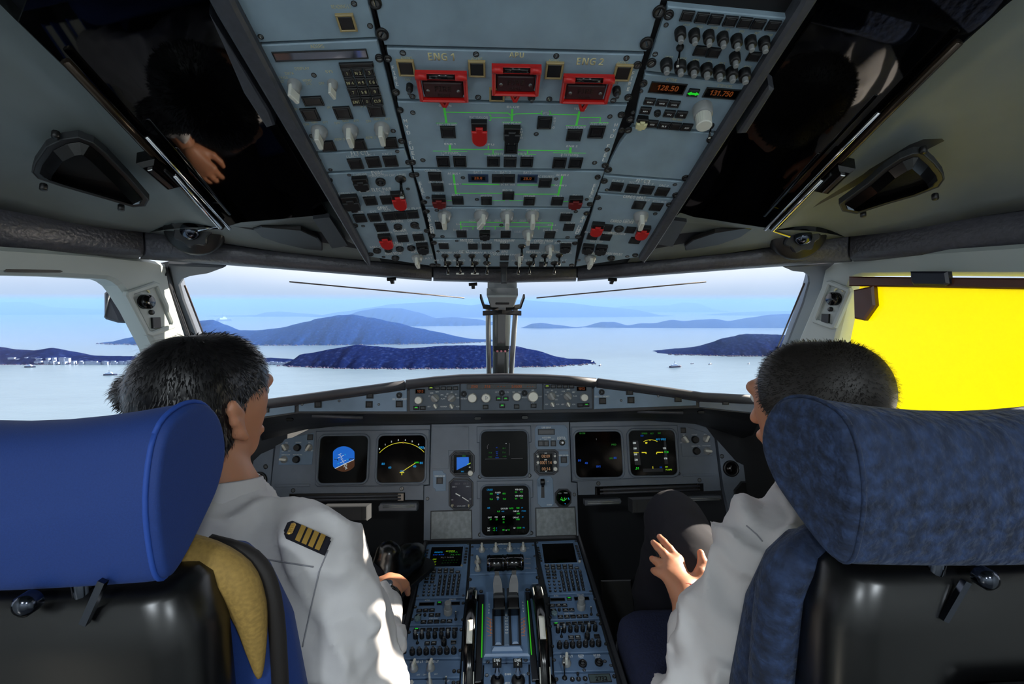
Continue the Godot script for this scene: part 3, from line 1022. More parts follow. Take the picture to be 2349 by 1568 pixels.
func build_windshield() -> void:
	for s in [-1.0, 1.0]:
		var W := wind_frame(s)
		var who := "captain's" if s < 0 else "first officer's"
		var win := structure("window_%d" % (2 if s < 0 else 3), null, null, W, "%s windshield" % who)
		var gp: Array = [410, 600, 1150, 630, 1152, 900, 560, 1010, 510, 1010] if s < 0 else [1150, 630, 1900, 600, 1745, 1010, 1700, 1010, 1152, 900]
		var st := mb()
		prism(st, poly_on(W, gp), -0.004, 0.004)
		part(win, "pane", done(st), M.glass)
		# outer frame beside the post of the side window
		st = mb()
		prism(st, poly_on(W, [388, 598, 520, 604, 480, 620, 440, 626, 424, 632, 416, 645, 425, 680, 470, 800, 545, 1000, 515, 1000, 430, 790] if s < 0 else [1915, 598, 1790, 603, 1815, 615, 1840, 617, 1850, 625, 1852, 640, 1838, 690, 1800, 790, 1720, 1000, 1755, 1000, 1850, 790]), -0.02, 0.012, 0.004)
		part(win, "frame", done(st), M.wind_frame)
		st = mb()
		prism(st, poly_on(W, [366, 610, 388, 606, 405, 660, 455, 800, 520, 1000, 490, 1000, 412, 775] if s < 0 else [1928, 610, 1908, 606, 1890, 660, 1842, 800, 1775, 1000, 1800, 1000, 1868, 775]), -0.01, 0.034, 0.004)
		part(win, "seal", done(st), M.seal)
		st = mb(false)
		var e: Array = [424, 655, 470, 775] if s < 0 else [1845, 650, 1780, 806]
		tube(st, [on(W, e[0], e[1], 0.01), on(W, e[2], e[3], 0.01)], 0.0025, 6)
		part(win, "edge_line", done(st), M.edge_brown)
		st = mb(false)
		e = [664, 646, 860, 664, 1065, 683] if s < 0 else [1231, 683, 1420, 665, 1620, 646]
		tube(st, [on(W, e[0], e[1], -0.02), on(W, e[2], e[3], -0.02), on(W, e[4], e[5], -0.02)], 0.0022, 6)
		var wb := thing("film_edge_line", "thin dark line of the glass film edge lying across the top of the %s windshield" % who, "wiper", Transform3D(), "")  # edge of the windshield film, drawn as thin dark bars
		part(wb, "edge_strip", done(st), M.edge_brown, W)
		st = mb(false)
		tube(st, [on(W, e[0], e[1], -0.035), on(W, (e[0] + e[2]) / 2, (e[1] + e[3]) / 2, -0.022)], 0.002, 5)
		part(wb, "arm", done(st), M.edge_brown, W)
		# little hooks under the beam
		for h in ([[898, 640], [1085, 652]] if s < 0 else [[1405, 641]]):
			st = mb()
			var hp := on(W, h[0], h[1], 0.03)
			box(st, at(hp.x, hp.y, hp.z), 0.024, 0.006, -0.004, 0.004, 0.001)
			box(st, at(hp.x, hp.y - 0.009, hp.z), 0.010, 0.014, -0.004, 0.006, 0.002)
			var hk := thing("trim_hook", "small black hook under the padded beam" + (" beside the windshield post" if h[0] == 1085 else " over the %s windshield" % who), "hook", W, "")
			part(hk, "hook", done(st), M.black)
	# windshield post
	var top := P(1152, 648, 1.36)
	var bot := P(1148, 858, 1.93)
	var post := thing("windshield_post", "polished grey metal post between the two windshields", "post", Transform3D(), "")
	post.set_meta("kind", "structure")
	var ax := (bot - top).normalized()
	var rt := Vector3.RIGHT
	var bk := rt.cross(ax).normalized()
	var rings := []
	for q in [[0.0, 0.045], [0.06, 0.045], [0.10, 0.034], [0.20, 0.0305], [1.0, 0.034], [1.1, 0.036]]:
		var c := top.lerp(bot, q[0])
		var ring := PackedVector3Array()
		for k in 8:
			var an := PI / 8 + PI / 4 * k
			ring.append(c + rt * cos(an) * q[1] * 1.05 + bk * sin(an) * q[1])
		rings.append(ring)
	var st2 := mb()
	loft(st2, rings)
	part(post, "column", done(st2), M.post_metal)
	for x in [-1, 1]:
		st2 = mb(false)
		tube(st2, [top.lerp(bot, 0.16) + rt * x * 0.044 - bk * 0.02, top.lerp(bot, 1.05) + rt * x * (0.049 if x < 0 else 0.044) - bk * 0.02], [0.008, 0.011], 8)
		part(post, "edge_rod", done(st2), M.post_rod)
	var PF := Transform3D(Basis(rt, -ax, rt.cross(-ax)), top.lerp(bot, 0.0) + rt.cross(-ax) * 0.05)
	if PF.basis.z.z < 0: PF.basis.z = -PF.basis.z
	st2 = mb()
	prism(st2, PackedVector2Array([Vector2(-0.046, 0.0), Vector2(-0.036, -0.062), Vector2(0.036, -0.062), Vector2(0.046, 0.0)]), -0.03, 0.0, 0.004)
	part(post, "bracket_plate", done(st2), M.post_rod, PF)
	st2 = mb()
	for x in [-1, 1]:
		bar(st2, Vector2(0.064 * x, -0.002), Vector2(0.056 * x, -0.055), 0.005, -0.01, 0.004)
		bar(st2, Vector2(0.058 * x, -0.057), Vector2(0.012 * x, -0.070), 0.005, -0.01, 0.004)
		bar(st2, Vector2(0.060 * x, -0.096), Vector2(0.0, -0.089), 0.006, -0.01, 0.004)
	part(post, "bracket_strap", done(st2), M.black, PF)
	st2 = mb()
	prism(st2, rr(0.042, 0.008, 0.003, 2, Vector2(0, -0.036)), 0.0, 0.002)
	part(post, "slot", done(st2), M.black, PF)
	st2 = mb()
	box(st2, Transform3D(Basis(rt, -ax, rt.cross(-ax)), top.lerp(bot, 0.545) + rt.cross(-ax) * 0.028), 0.056, 0.018, 0.0, 0.018, 0.004, 0.004)
	part(post, "alignment_light", done(st2), M.black)
	st2 = mb(false)
	for x in [-0.014, 0.0, 0.014]:
		lathe(st2, [Vector2(0.0045, 0.0), Vector2(0.004, 0.004), Vector2(0.0, 0.006)], 10, Transform3D(Basis(rt, -ax, rt.cross(-ax)), top.lerp(bot, 0.545) + rt.cross(-ax) * 0.045) * at(x, 0.003))
	part(post, "marker_ball", done(st2), M.pink_ball)
	# stalk from the overhead panel down to the post
	st2 = mb()
	box(st2, frame(P(1156, 628, 1.22), Vector3.RIGHT, Vector3.UP), 0.016, 0.05, -0.02, 0.006, 0.002)
	part(post, "stalk", done(st2), M.frame_dark)
	# yellow sun shade pulled over the first officer's side window
	var S := side_frame(1.0)
	var sh := thing("sun_blind", "bright yellow translucent sun shade glowing over the first officer's side window", "sun shade", S, "")
	st2 = mb()
	prism(st2, poly_on(S, [1974, 650, 2000, 640, 2600, 652, 2600, 950, 1924, 948, 1950, 790, 1962, 730], 0.02), 0.019, 0.021)
	part(sh, "film", done(st2), M.yellow_film)
	st2 = mb()
	prism(st2, poly_on(S, [1955, 634, 2600, 640, 2600, 668, 1955, 656], 0.022), 0.020, 0.034, 0.003)
	part(sh, "roller_case", done(st2), M.shade_case)
	st2 = mb()
	prism(st2, poly_on(S, [2092, 622, 2178, 622, 2182, 650, 2170, 656, 2100, 654, 2094, 646], 0.036), 0.03, 0.044, 0.004)
	part(sh, "catch", done(st2), M.navy_plastic)
	st2 = mb()
	prism(st2, poly_on(S, [1960, 665, 2006, 655, 2010, 700, 1985, 735, 1962, 730], 0.03), 0.022, 0.036, 0.004)
	part(sh, "corner_bracket", done(st2), M.shade_case)
	# mirror housing outside the captain's window
	var MF := frame(P(275, 706, 1.35), Vector3(1, 0, -0.25), Vector3.UP)
	st2 = mb()
	prism(st2, poly_on(MF, [237, 672, 242, 668, 300, 664, 312, 700, 310, 742, 268, 740, 240, 732, 237, 728]), -0.05, 0.0, 0.006)
	var mh := thing("outside_housing", "dark square housing outside the captain's side window beside its post", "housing", MF, "")
	part(mh, "case", done(st2), M.navy_plastic)
	st2 = mb(false)
	tube(st2, [on(MF, 240, 728, 0.004), on(MF, 251, 674, 0.004)], 0.0018, 5)
	part(mh, "strut", done(st2), M.screw)
	# unseen dome lamps, added behind the seats to brighten the deck
	for s in [-1.0, 1.0]:
		var dl := thing("added_dome_light", "added round white dome lamp on the roof behind the %s seat" % ("captain's" if s < 0 else "first officer's"), "lamp", Transform3D(Basis(Vector3.RIGHT, PI / 2), Vector3(s * 0.45, 1.975, 0.72)), "")
		st2 = mb(false)
		lathe(st2, [Vector2(0.11, 0.0), Vector2(0.11, 0.02), Vector2(0.10, 0.025), Vector2(0.09, 0.02)], 24)
		part(dl, "rim", done(st2), M.pillar)
		st2 = mb(false)
		lathe(st2, [Vector2(0.09, 0.018), Vector2(0.07, 0.03), Vector2(0.0, 0.036)], 24)
		part(dl, "light_lens", done(st2), M.dome_glow)
		var al := AreaLight3D.new()
		al.name = "added_dome_source"
		al.area_size = Vector2(0.16, 0.16)
		al.light_energy = DOME
		al.light_color = Color(0.93, 0.97, 1.0)
		al.shadow_enabled = true
		al.position = Vector3(0, 0, 0.045)
		al.rotation = Vector3(0, PI, 0)
		dl.add_child(al)

# ---------------------------------------------------------------- instrument panels and their parts
func panel(called: String, label: String, category: String, f: Transform3D, px: Array, m: Material, deep := 0.012, gap := 0.0012, bev := 0.0012, group := "") -> Dictionary:
	var po := poly_on(f, px)
	var c := Vector2.ZERO
	for v in po: c += v
	c /= po.size()
	var q := PackedVector2Array()
	for v in po: q.append(v - c)
	q = inset(q, gap)
	var n := thing(called, label, category, f * at(c.x, c.y), group)
	var st := mb()
	prism(st, q, -deep, 0.0, bev)
	part(n, "face_plate", done(st), m)
	return {"n": n, "f": f, "c": Vector3(c.x, c.y, 0), "pr": {}, "outline": q, "zo": Vector2.ZERO, "zs": 1.0}

func loc(p: Dictionary, px: float, py: float, h := 0.0) -> Vector3:
	return on(p.f, p.zo.x + px / p.zs, p.zo.y + py / p.zs, h) - p.c

# positions that follow are read in an enlarged window of the picture: its corner and its scale
func window(p: Dictionary, x: float, y: float, s: float) -> void:
	p.zo = Vector2(x, y)
	p.zs = s

func pmm(p: Dictionary, px: float, py: float) -> float:
	return mpp(p.f, p.zo.x + px / p.zs, p.zo.y + py / p.zs) / p.zs

func loc2(p: Dictionary, px: float, py: float) -> Vector2:
	var v := loc(p, px, py)
	return Vector2(v.x, v.y)

func size_on(p: Dictionary, px: float, py: float, w: float, h: float) -> Vector2:
	return Vector2((loc(p, px + w / 2, py) - loc(p, px - w / 2, py)).length(), absf(loc(p, px, py + h / 2).y - loc(p, px, py - h / 2).y))

func mm(v: float) -> float:
	return maxf(roundf(v * 1000.0) / 1000.0, 0.002)

func pst(p: Dictionary, key: String) -> SurfaceTool:
	if not p.pr.has(key): p.pr[key] = mb()
	return p.pr[key]

func flush(p: Dictionary) -> void:
	for key in p.pr:
		var nm := "lettering"
		if key.begins_with("green"): nm = "flow_marking"
		elif key.begins_with("lit"): nm = "lit_lettering"
		elif key == "orange": nm = "warning_print"
		var st: SurfaceTool = p.pr[key]
		var o := part(p.n, nm, done(st), M[key])
		if nm != "lettering": tag(o, "", "", "", "stuff")
	p.pr = {}

func txt(p: Dictionary, s: String, px: float, py: float, hp: float, wp := 0.0, key := "print", bold := true, up := 0.0) -> void:
	var v := loc(p, px, py, up)
	var sz := size_on(p, px, py, maxf(wp, 1.0), hp)
	text(pst(p, key), s, at(v.x, v.y, up + 0.0001), sz.y, bold, sz.x if wp > 0.0 else 0.0)

func vtxt(p: Dictionary, s: String, x0: float, y0: float, x1: float, y1: float, hp: float, key := "print") -> void:
	for i in s.length():
		if s[i] == " ": continue
		var u := float(i) / maxi(s.length() - 1, 1)
		txt(p, s[i], lerpf(x0, x1, u), lerpf(y0, y1, u), hp, 0.0, key)

func line(p: Dictionary, x0: float, y0: float, x1: float, y1: float, w := 1.4, key := "print", up := 0.0) -> void:
	var a := loc(p, x0, y0, up)
	var b := loc(p, x1, y1, up)
	bar(pst(p, key), Vector2(a.x, a.y), Vector2(b.x, b.y), w * pmm(p, (x0 + x1) / 2, (y0 + y1) / 2), up, up + 0.0002)

func path(p: Dictionary, pts: Array, w := 1.6, key := "green_line", up := 0.0) -> void:
	for i in range(0, pts.size() - 2, 2):
		line(p, pts[i], pts[i + 1], pts[i + 2], pts[i + 3], w, key, up)

func lbox(p: Dictionary, s: String, px: float, py: float, w: float, h: float) -> void:
	path(p, [px - w / 2, py - h / 2, px + w / 2, py - h / 2, px + w / 2, py + h / 2, px - w / 2, py + h / 2, px - w / 2, py - h / 2], 0.9, "print")
	txt(p, s, px, py, h * 0.6, w * 0.8)

# a square push-button in its dark bezel
func btn(p: Dictionary, px: float, py: float, w: float, h: float, kind := "", legend := "") -> Node3D:
	var s := size_on(p, px, py, w, h)
	s = Vector2(mm(s.x), mm(s.y))
	var key := "btn%s%s" % [s, kind]
	if not cache.has(key):
		var st := mb()
		var b := minf(s.x, s.y) * 0.12
		ring_prism(st, rr(s.x, s.y), rr(s.x - 2 * b, s.y - 2 * b), -0.002, 0.0035, 0.0006)
		var f := mb()
		prism(f, rr(s.x - 2 * b - 0.0004, s.y - 2 * b - 0.0004), -0.001, 0.0022 if kind == "deep" else 0.0032, 0.0007)
		if kind == "deep":
			ring_prism(f, rr(s.x * 0.62, s.y * 0.62), rr(s.x * 0.4, s.y * 0.4), 0.002, 0.003)
		cache[key] = [done(st), done(f)]
	var v := loc(p, px, py)
	var o := part(p.n, "push_button", cache[key][0], M.tan_frame if kind == "tan" else M.key, at(v.x, v.y))
	part(o, "cap", cache[key][1], M.key_face)
	if legend:
		var ls := mb()
		text(ls, legend, at(0, 0, 0.0033), s.y * 0.22, true, minf(s.x * 0.6, s.y * 0.18 * legend.length()))
		part(o, "legend", done(ls), M.print)
	return o

# a hinged guard over a button
func guard(p: Dictionary, px: float, py: float, w: float, h: float, m: Material, round := true) -> Node3D:
	var s := size_on(p, px, py, w, h)
	var v := loc(p, px, py)
	var key := "grd%s%s%s" % [mm(s.x), mm(s.y), round]
	if not cache.has(key):
		var base := mb()
		prism(base, rr(s.x * 0.98, s.y * 0.45, 0.0, 3, Vector2(0, s.y * 0.28)), 0.0, 0.009, 0.001)
		var cov := mb()
		var q := PackedVector2Array([Vector2(-s.x * .5, s.y * .18), Vector2(-s.x * .5, -s.y * .15)])
		if round:
			for i in 9:
				var a := PI + PI * i / 8.0
				q.append(Vector2(cos(a) * s.x * 0.5, -s.y * 0.2 + sin(a) * s.y * 0.32))
		else:
			q.append_array([Vector2(-s.x * .42, -s.y * .38), Vector2(-s.x * .2, -s.y * .38), Vector2(-s.x * .2, -s.y * .5), Vector2(s.x * .2, -s.y * .5), Vector2(s.x * .2, -s.y * .38), Vector2(s.x * .42, -s.y * .38)])
		q.append_array([Vector2(s.x * .5, -s.y * .15), Vector2(s.x * .5, s.y * .18), Vector2(s.x * .22, s.y * .18), Vector2(s.x * .22, s.y * .34), Vector2(-s.x * .22, s.y * .34), Vector2(-s.x * .22, s.y * .18)])
		prism(cov, q, 0.006, 0.012, 0.0015)
		cache[key] = [done(base), done(cov)]
	var o := part(p.n, "guarded_switch", cache[key][0], M.black, at(v.x, v.y))
	part(o, "guard", cache[key][1], m)
	return o

# a rotary selector: skirt, body and pointer bar
func knob(p: Dictionary, px: float, py: float, r: float, long := 0.024, m: Material = null, turn := 0.0, style := "bar") -> Node3D:
	var rm := mm(r * pmm(p, px, py))
	var v := loc(p, px, py)
	var key := "knob%s%s%s" % [rm, long, style]
	if m == null: m = M.white_knob
	if not cache.has(key):
		var sk := mb(false)
		var bd := mb()
		if style == "bar":
			lathe(sk, [Vector2(rm, 0.0), Vector2(rm, long * 0.18), Vector2(rm * 0.86, long * 0.24), Vector2(rm * 0.78, long * 0.5), Vector2(0.0, long * 0.52)], 20)
			prism(bd, rr(rm * 0.62, rm * 1.85, rm * 0.2, 2), long * 0.3, long, rm * 0.1)
			box(bd, at(0, rm * 0.45), rm * 0.09, rm * 0.8, long, long + 0.0004)
		elif style == "round":
			lathe(sk, [Vector2(rm * 1.15, 0.0), Vector2(rm * 1.15, 0.003), Vector2(rm, 0.004)], 20)
			var q := PackedVector2Array()
			for i in 48: q.append(Vector2.from_angle(TAU * i / 48.0) * rm * (0.97 + 0.03 * (i % 2)))
			prism(bd, q, 0.002, long, rm * 0.12)
		elif style == "tall":
			lathe(sk, [Vector2(rm * 1.05, 0.0), Vector2(rm * 1.05, long * 0.42), Vector2(rm * 0.9, long * 0.46), Vector2(0.0, long * 0.46)], 24)
			var q2 := PackedVector2Array()
			for i in 40: q2.append(Vector2.from_angle(TAU * i / 40.0) * rm * (0.83 + 0.02 * (i % 2)))
			prism(bd, q2, long * 0.44, long, rm * 0.1)
		elif style == "post":
			lathe(sk, [Vector2(rm, 0.0), Vector2(rm * 0.95, long * 0.55), Vector2(rm * 0.8, long * 0.6), Vector2(0.0, long * 0.6)], 16)
			var q3 := ngon(rm * 0.48, 12)
			prism(bd, q3, long * 0.55, long, rm * 0.12)
		cache[key] = [done(sk), done(bd)]
	var o := part(p.n, "rotary_knob", cache[key][0], M.black if style == "post" else (M.black if m == M.black else M.grey_knob), Transform3D(Basis(Vector3.BACK, turn), v))
	part(o, "grip", cache[key][1], m)
	return o

func toggle(p: Dictionary, px: float, py: float, r: float, long := 0.026, lean := -0.35, flag := false) -> Node3D:
	var rm := mm(r * pmm(p, px, py))
	var v := loc(p, px, py)
	var key := "tog%s%s%s%s" % [rm, long, lean, flag]
	if not cache.has(key):
		var b := mb(false)
		lathe(b, [Vector2(rm, 0.0), Vector2(rm * 0.95, 0.002), Vector2(rm * 0.6, 0.005), Vector2(rm * 0.35, 0.006), Vector2(0, 0.006)], 16)
		var l := mb(false)
		var d := Vector3(0, sin(lean), cos(lean)) * long
		tube(l, [Vector3(0, 0, 0.003), d * 0.6, d], [rm * 0.22, rm * 0.3, rm * 0.42], 8)
		var t := mb()
		if flag: box(t, Transform3D(Basis(Vector3.RIGHT, -lean), d), rm * 1.9, rm * 0.35, -0.002, 0.002, 0.0004)
		else: lathe(t, [Vector2(rm * 0.36, -0.001), Vector2(rm * 0.36, 0.0015), Vector2(0, 0.002)], 10, Transform3D(Basis(Vector3.RIGHT, -lean), d))
		cache[key] = [done(b), done(l), done(t)]
	var o := part(p.n, "toggle_switch", cache[key][0], M.black, at(v.x, v.y))
	part(o, "lever", cache[key][1], M.black_gloss)
	part(o, "tip", cache[key][2], M.white_knob)
	return o

func ringpush(p: Dictionary, px: float, py: float, r: float) -> Node3D:
	var rm := mm(r * pmm(p, px, py))
	var v := loc(p, px, py)
	var key := "ring%s" % rm
	if not cache.has(key):
		var b := mb(false)
		lathe(b, [Vector2(rm, 0.0), Vector2(rm, 0.004), Vector2(rm * 0.9, 0.0055), Vector2(rm * 0.62, 0.0055), Vector2(rm * 0.58, 0.001)], 20)
		var c := mb(false)
		lathe(c, [Vector2(rm * 0.5, 0.0), Vector2(rm * 0.48, 0.0035), Vector2(rm * 0.3, 0.0045), Vector2(0, 0.0045)], 14)
		cache[key] = [done(b), done(c)]
	var o := part(p.n, "round_button", cache[key][0], M.black, at(v.x, v.y))
	part(o, "cap", cache[key][1], M.grey_dark)
	return o

# quarter-turn fastener or small screw
func screw(p: Dictionary, px: float, py: float, r := 5.0, big := false) -> Node3D:
	var rm := maxf(roundf(r * pmm(p, px, py) * 2000.0) / 2000.0, 0.0015)
	var v := loc(p, px, py)
	var key := "scr%s%s" % [rm, big]
	if not cache.has(key):
		var b := mb(false)
		if big: lathe(b, [Vector2(rm, 0.0), Vector2(rm, 0.002), Vector2(rm * 0.85, 0.003), Vector2(rm * 0.6, 0.003), Vector2(rm * 0.55, 0.0005)], 16)
		else: lathe(b, [Vector2(rm, 0.0), Vector2(rm, 0.0006), Vector2(rm * 0.8, 0.0008), Vector2(rm * 0.75, 0.0002)], 12)
		var c := mb()
		var cr := rm * (0.58 if big else 0.72)
		for q in [-1, 1]:
			var half := PackedVector2Array()
			for i in 9: half.append(Vector2.from_angle(PI * i / 8.0 + (0.0 if q > 0 else PI)) * cr + Vector2(0, cr * 0.14 * q))
			prism(c, half, -0.001, 0.0022 if big else 0.0008, cr * 0.15)
		cache[key] = [done(b), done(c)]
	var o := part(p.n, "screw", cache[key][0], M.black, Transform3D(Basis(Vector3.BACK, fmod(px * 0.7 + py, 3.0)), v))
	part(o, "screw_head", cache[key][1], M.screw)
	return o

func screws(p: Dictionary, pts: Array, r := 5.0, big := false) -> void:
	for i in range(0, pts.size(), 2): screw(p, pts[i], pts[i + 1], r, big)

# a flat glass window with a rim
func glass_window(p: Dictionary, px: float, py: float, w: float, h: float, m: Material, called := "display_window", rim: Material = null, shift := 0.0) -> Node3D:
	var s := size_on(p, px, py, w, h)
	var v := loc(p, px, py)
	var st := mb()
	ring_prism(st, rr(s.x, s.y), rr(s.x - 0.003, s.y - 0.003), -0.001, 0.0016, 0.0003)
	var o := part(p.n, called, done(st), rim if rim else M.key, at(v.x, v.y))
	st = mb()
	prism(st, rr(s.x - 0.003, s.y - 0.003), -0.001, 0.0008)
	part(o, "glass", done(st), m)
	return o

# an arc of short strokes round a point of the display
func arc(p: Dictionary, cx: float, cy: float, r: float, a0: float, a1: float, w: float, key: String, up: float, n := 24, dashed := false) -> void:
	for i in n:
		if dashed and i % 2: continue
		var u := lerpf(a0, a1, float(i) / n)
		var v := lerpf(a0, a1, float(i + 1) / n)
		line(p, cx + cos(u) * r, cy - sin(u) * r, cx + cos(v) * r, cy - sin(v) * r, w, key, up)

func fill(p: Dictionary, pts: Array, key: String, up: float) -> void:
	var q := PackedVector2Array()
	for i in range(0, pts.size(), 2): q.append(loc2(p, pts[i], pts[i + 1]))
	prism(pst(p, key), q, up, up + 0.0002)

# a cathode-ray display unit: rounded bezel, dark glass; symbols are drawn just over the glass
func display(label: String, f: Transform3D, x0: float, y0: float, x1: float, y1: float, rim := 5.0, radius := 12.0) -> Dictionary:
	var k := mpp(f, (x0 + x1) / 2, (y0 + y1) / 2)
	var c := on(f, (x0 + x1) / 2, (y0 + y1) / 2)
	var w := (on(f, x1, (y0 + y1) / 2) - on(f, x0, (y0 + y1) / 2)).length()
	var h := absf(on(f, (x0 + x1) / 2, y0).y - on(f, (x0 + x1) / 2, y1).y)
	var n := thing("display_unit", label, "display", f * at(c.x, c.y), "display units of the main panel")
	var st := mb()
	ring_prism(st, rr(w + 2 * rim * k, h + 2 * rim * k, (radius + rim) * k, 5), rr(w, h, radius * k, 5), -0.002, 0.007, 0.0025)
	part(n, "bezel", done(st), M.main_grey)
	st = mb()
	prism(st, rr(w + 0.001, h + 0.001, radius * k, 5), -0.002, 0.0015)
	part(n, "screen_glass", done(st), M.screen)
	return {"n": n, "f": f, "c": Vector3(c.x, c.y, 0), "pr": {}, "zo": Vector2.ZERO, "zs": 1.0, "w": w, "h": h}

# ---------------------------------------------------------------- overhead panel
func build_overhead() -> void:
	var a := deg_to_rad(24.0)
	var nrm := Vector3(0, -cos(a), sin(a))
	OHC = Transform3D(Basis(Vector3.RIGHT, Vector3(0, sin(a), cos(a)), nrm), Vector3(0, CAM.origin.y, 0) - nrm * 0.547)
	var w := deg_to_rad(4.5)
	OHL = OHC
	OHL.origin = OHC * Vector3(-0.174, 0, 0)
	OHL.basis = OHC.basis * Basis(Vector3(cos(w), 0, -sin(w)), Vector3(0, 1, 0), Vector3(sin(w), 0, cos(w)))
	OHR = OHC
	OHR.origin = OHC * Vector3(0.168, 0, 0)
	OHR.basis = OHC.basis * Basis(Vector3(cos(w), 0, sin(w)), Vector3(0, 1, 0), Vector3(-sin(w), 0, cos(w)))
	# carrying frame: dark backing and the two side beams
	var fr := thing("overhead_rack", "dark frame with grey side beams carrying the overhead panels", "frame", OHC, "")
	var st := mb()
	prism(st, PackedVector2Array([on2(OHC, 1003, 611), on2(OHC, 1320, 611), Vector2(0.172, 0.55), Vector2(-0.176, 0.55)]), -0.03, -0.009)
	part(fr, "centre_backing", done(st), M.seal)
	st = mb()
	prism(st, poly_on(OHL, [1003, 613, 846, 592, 535, 0, 400, -300, 740, -400, 850, 0]), -0.03, -0.009)
	part(fr, "wing_backing", done(st), M.seal, OHC.affine_inverse() * OHL)
	st = mb()
	prism(st, poly_on(OHR, [1320, 613, 1468, 592, 1835, 0, 2000, -300, 1640, -400, 1520, 0]), -0.03, -0.009)
	part(fr, "wing_backing", done(st), M.seal, OHC.affine_inverse() * OHR)
	for q in [[OHL, [850, 612, 836, 600, 500, 40, 440, -70, 505, -70, 545, 20, 845, 588]], [OHR, [1465, 596, 1478, 604, 1505, 568, 1890, -20, 1925, -70, 1870, -70, 1836, 10]]]:
		st = mb()
		prism(st, poly_on(q[0], q[1], 0.012), -0.05, 0.014, 0.004)
		part(fr, "side_beam", done(st), M.beam, OHC.affine_inverse() * (q[0] as Transform3D))
		st = mb()
		var e: Array = [480, 20, 620, 250, 632, 282, 612, 288, 560, 208] if q[0] == OHL else [1762, 190, 1775, 200, 1712, 300, 1690, 302]
		prism(st, poly_on(q[0], e, 0.0), -0.02, 0.006, 0.003)
		part(fr, "clip", done(st), M.beam, OHC.affine_inverse() * (q[0] as Transform3D))
	overhead_left()
	overhead_centre()
	overhead_right()

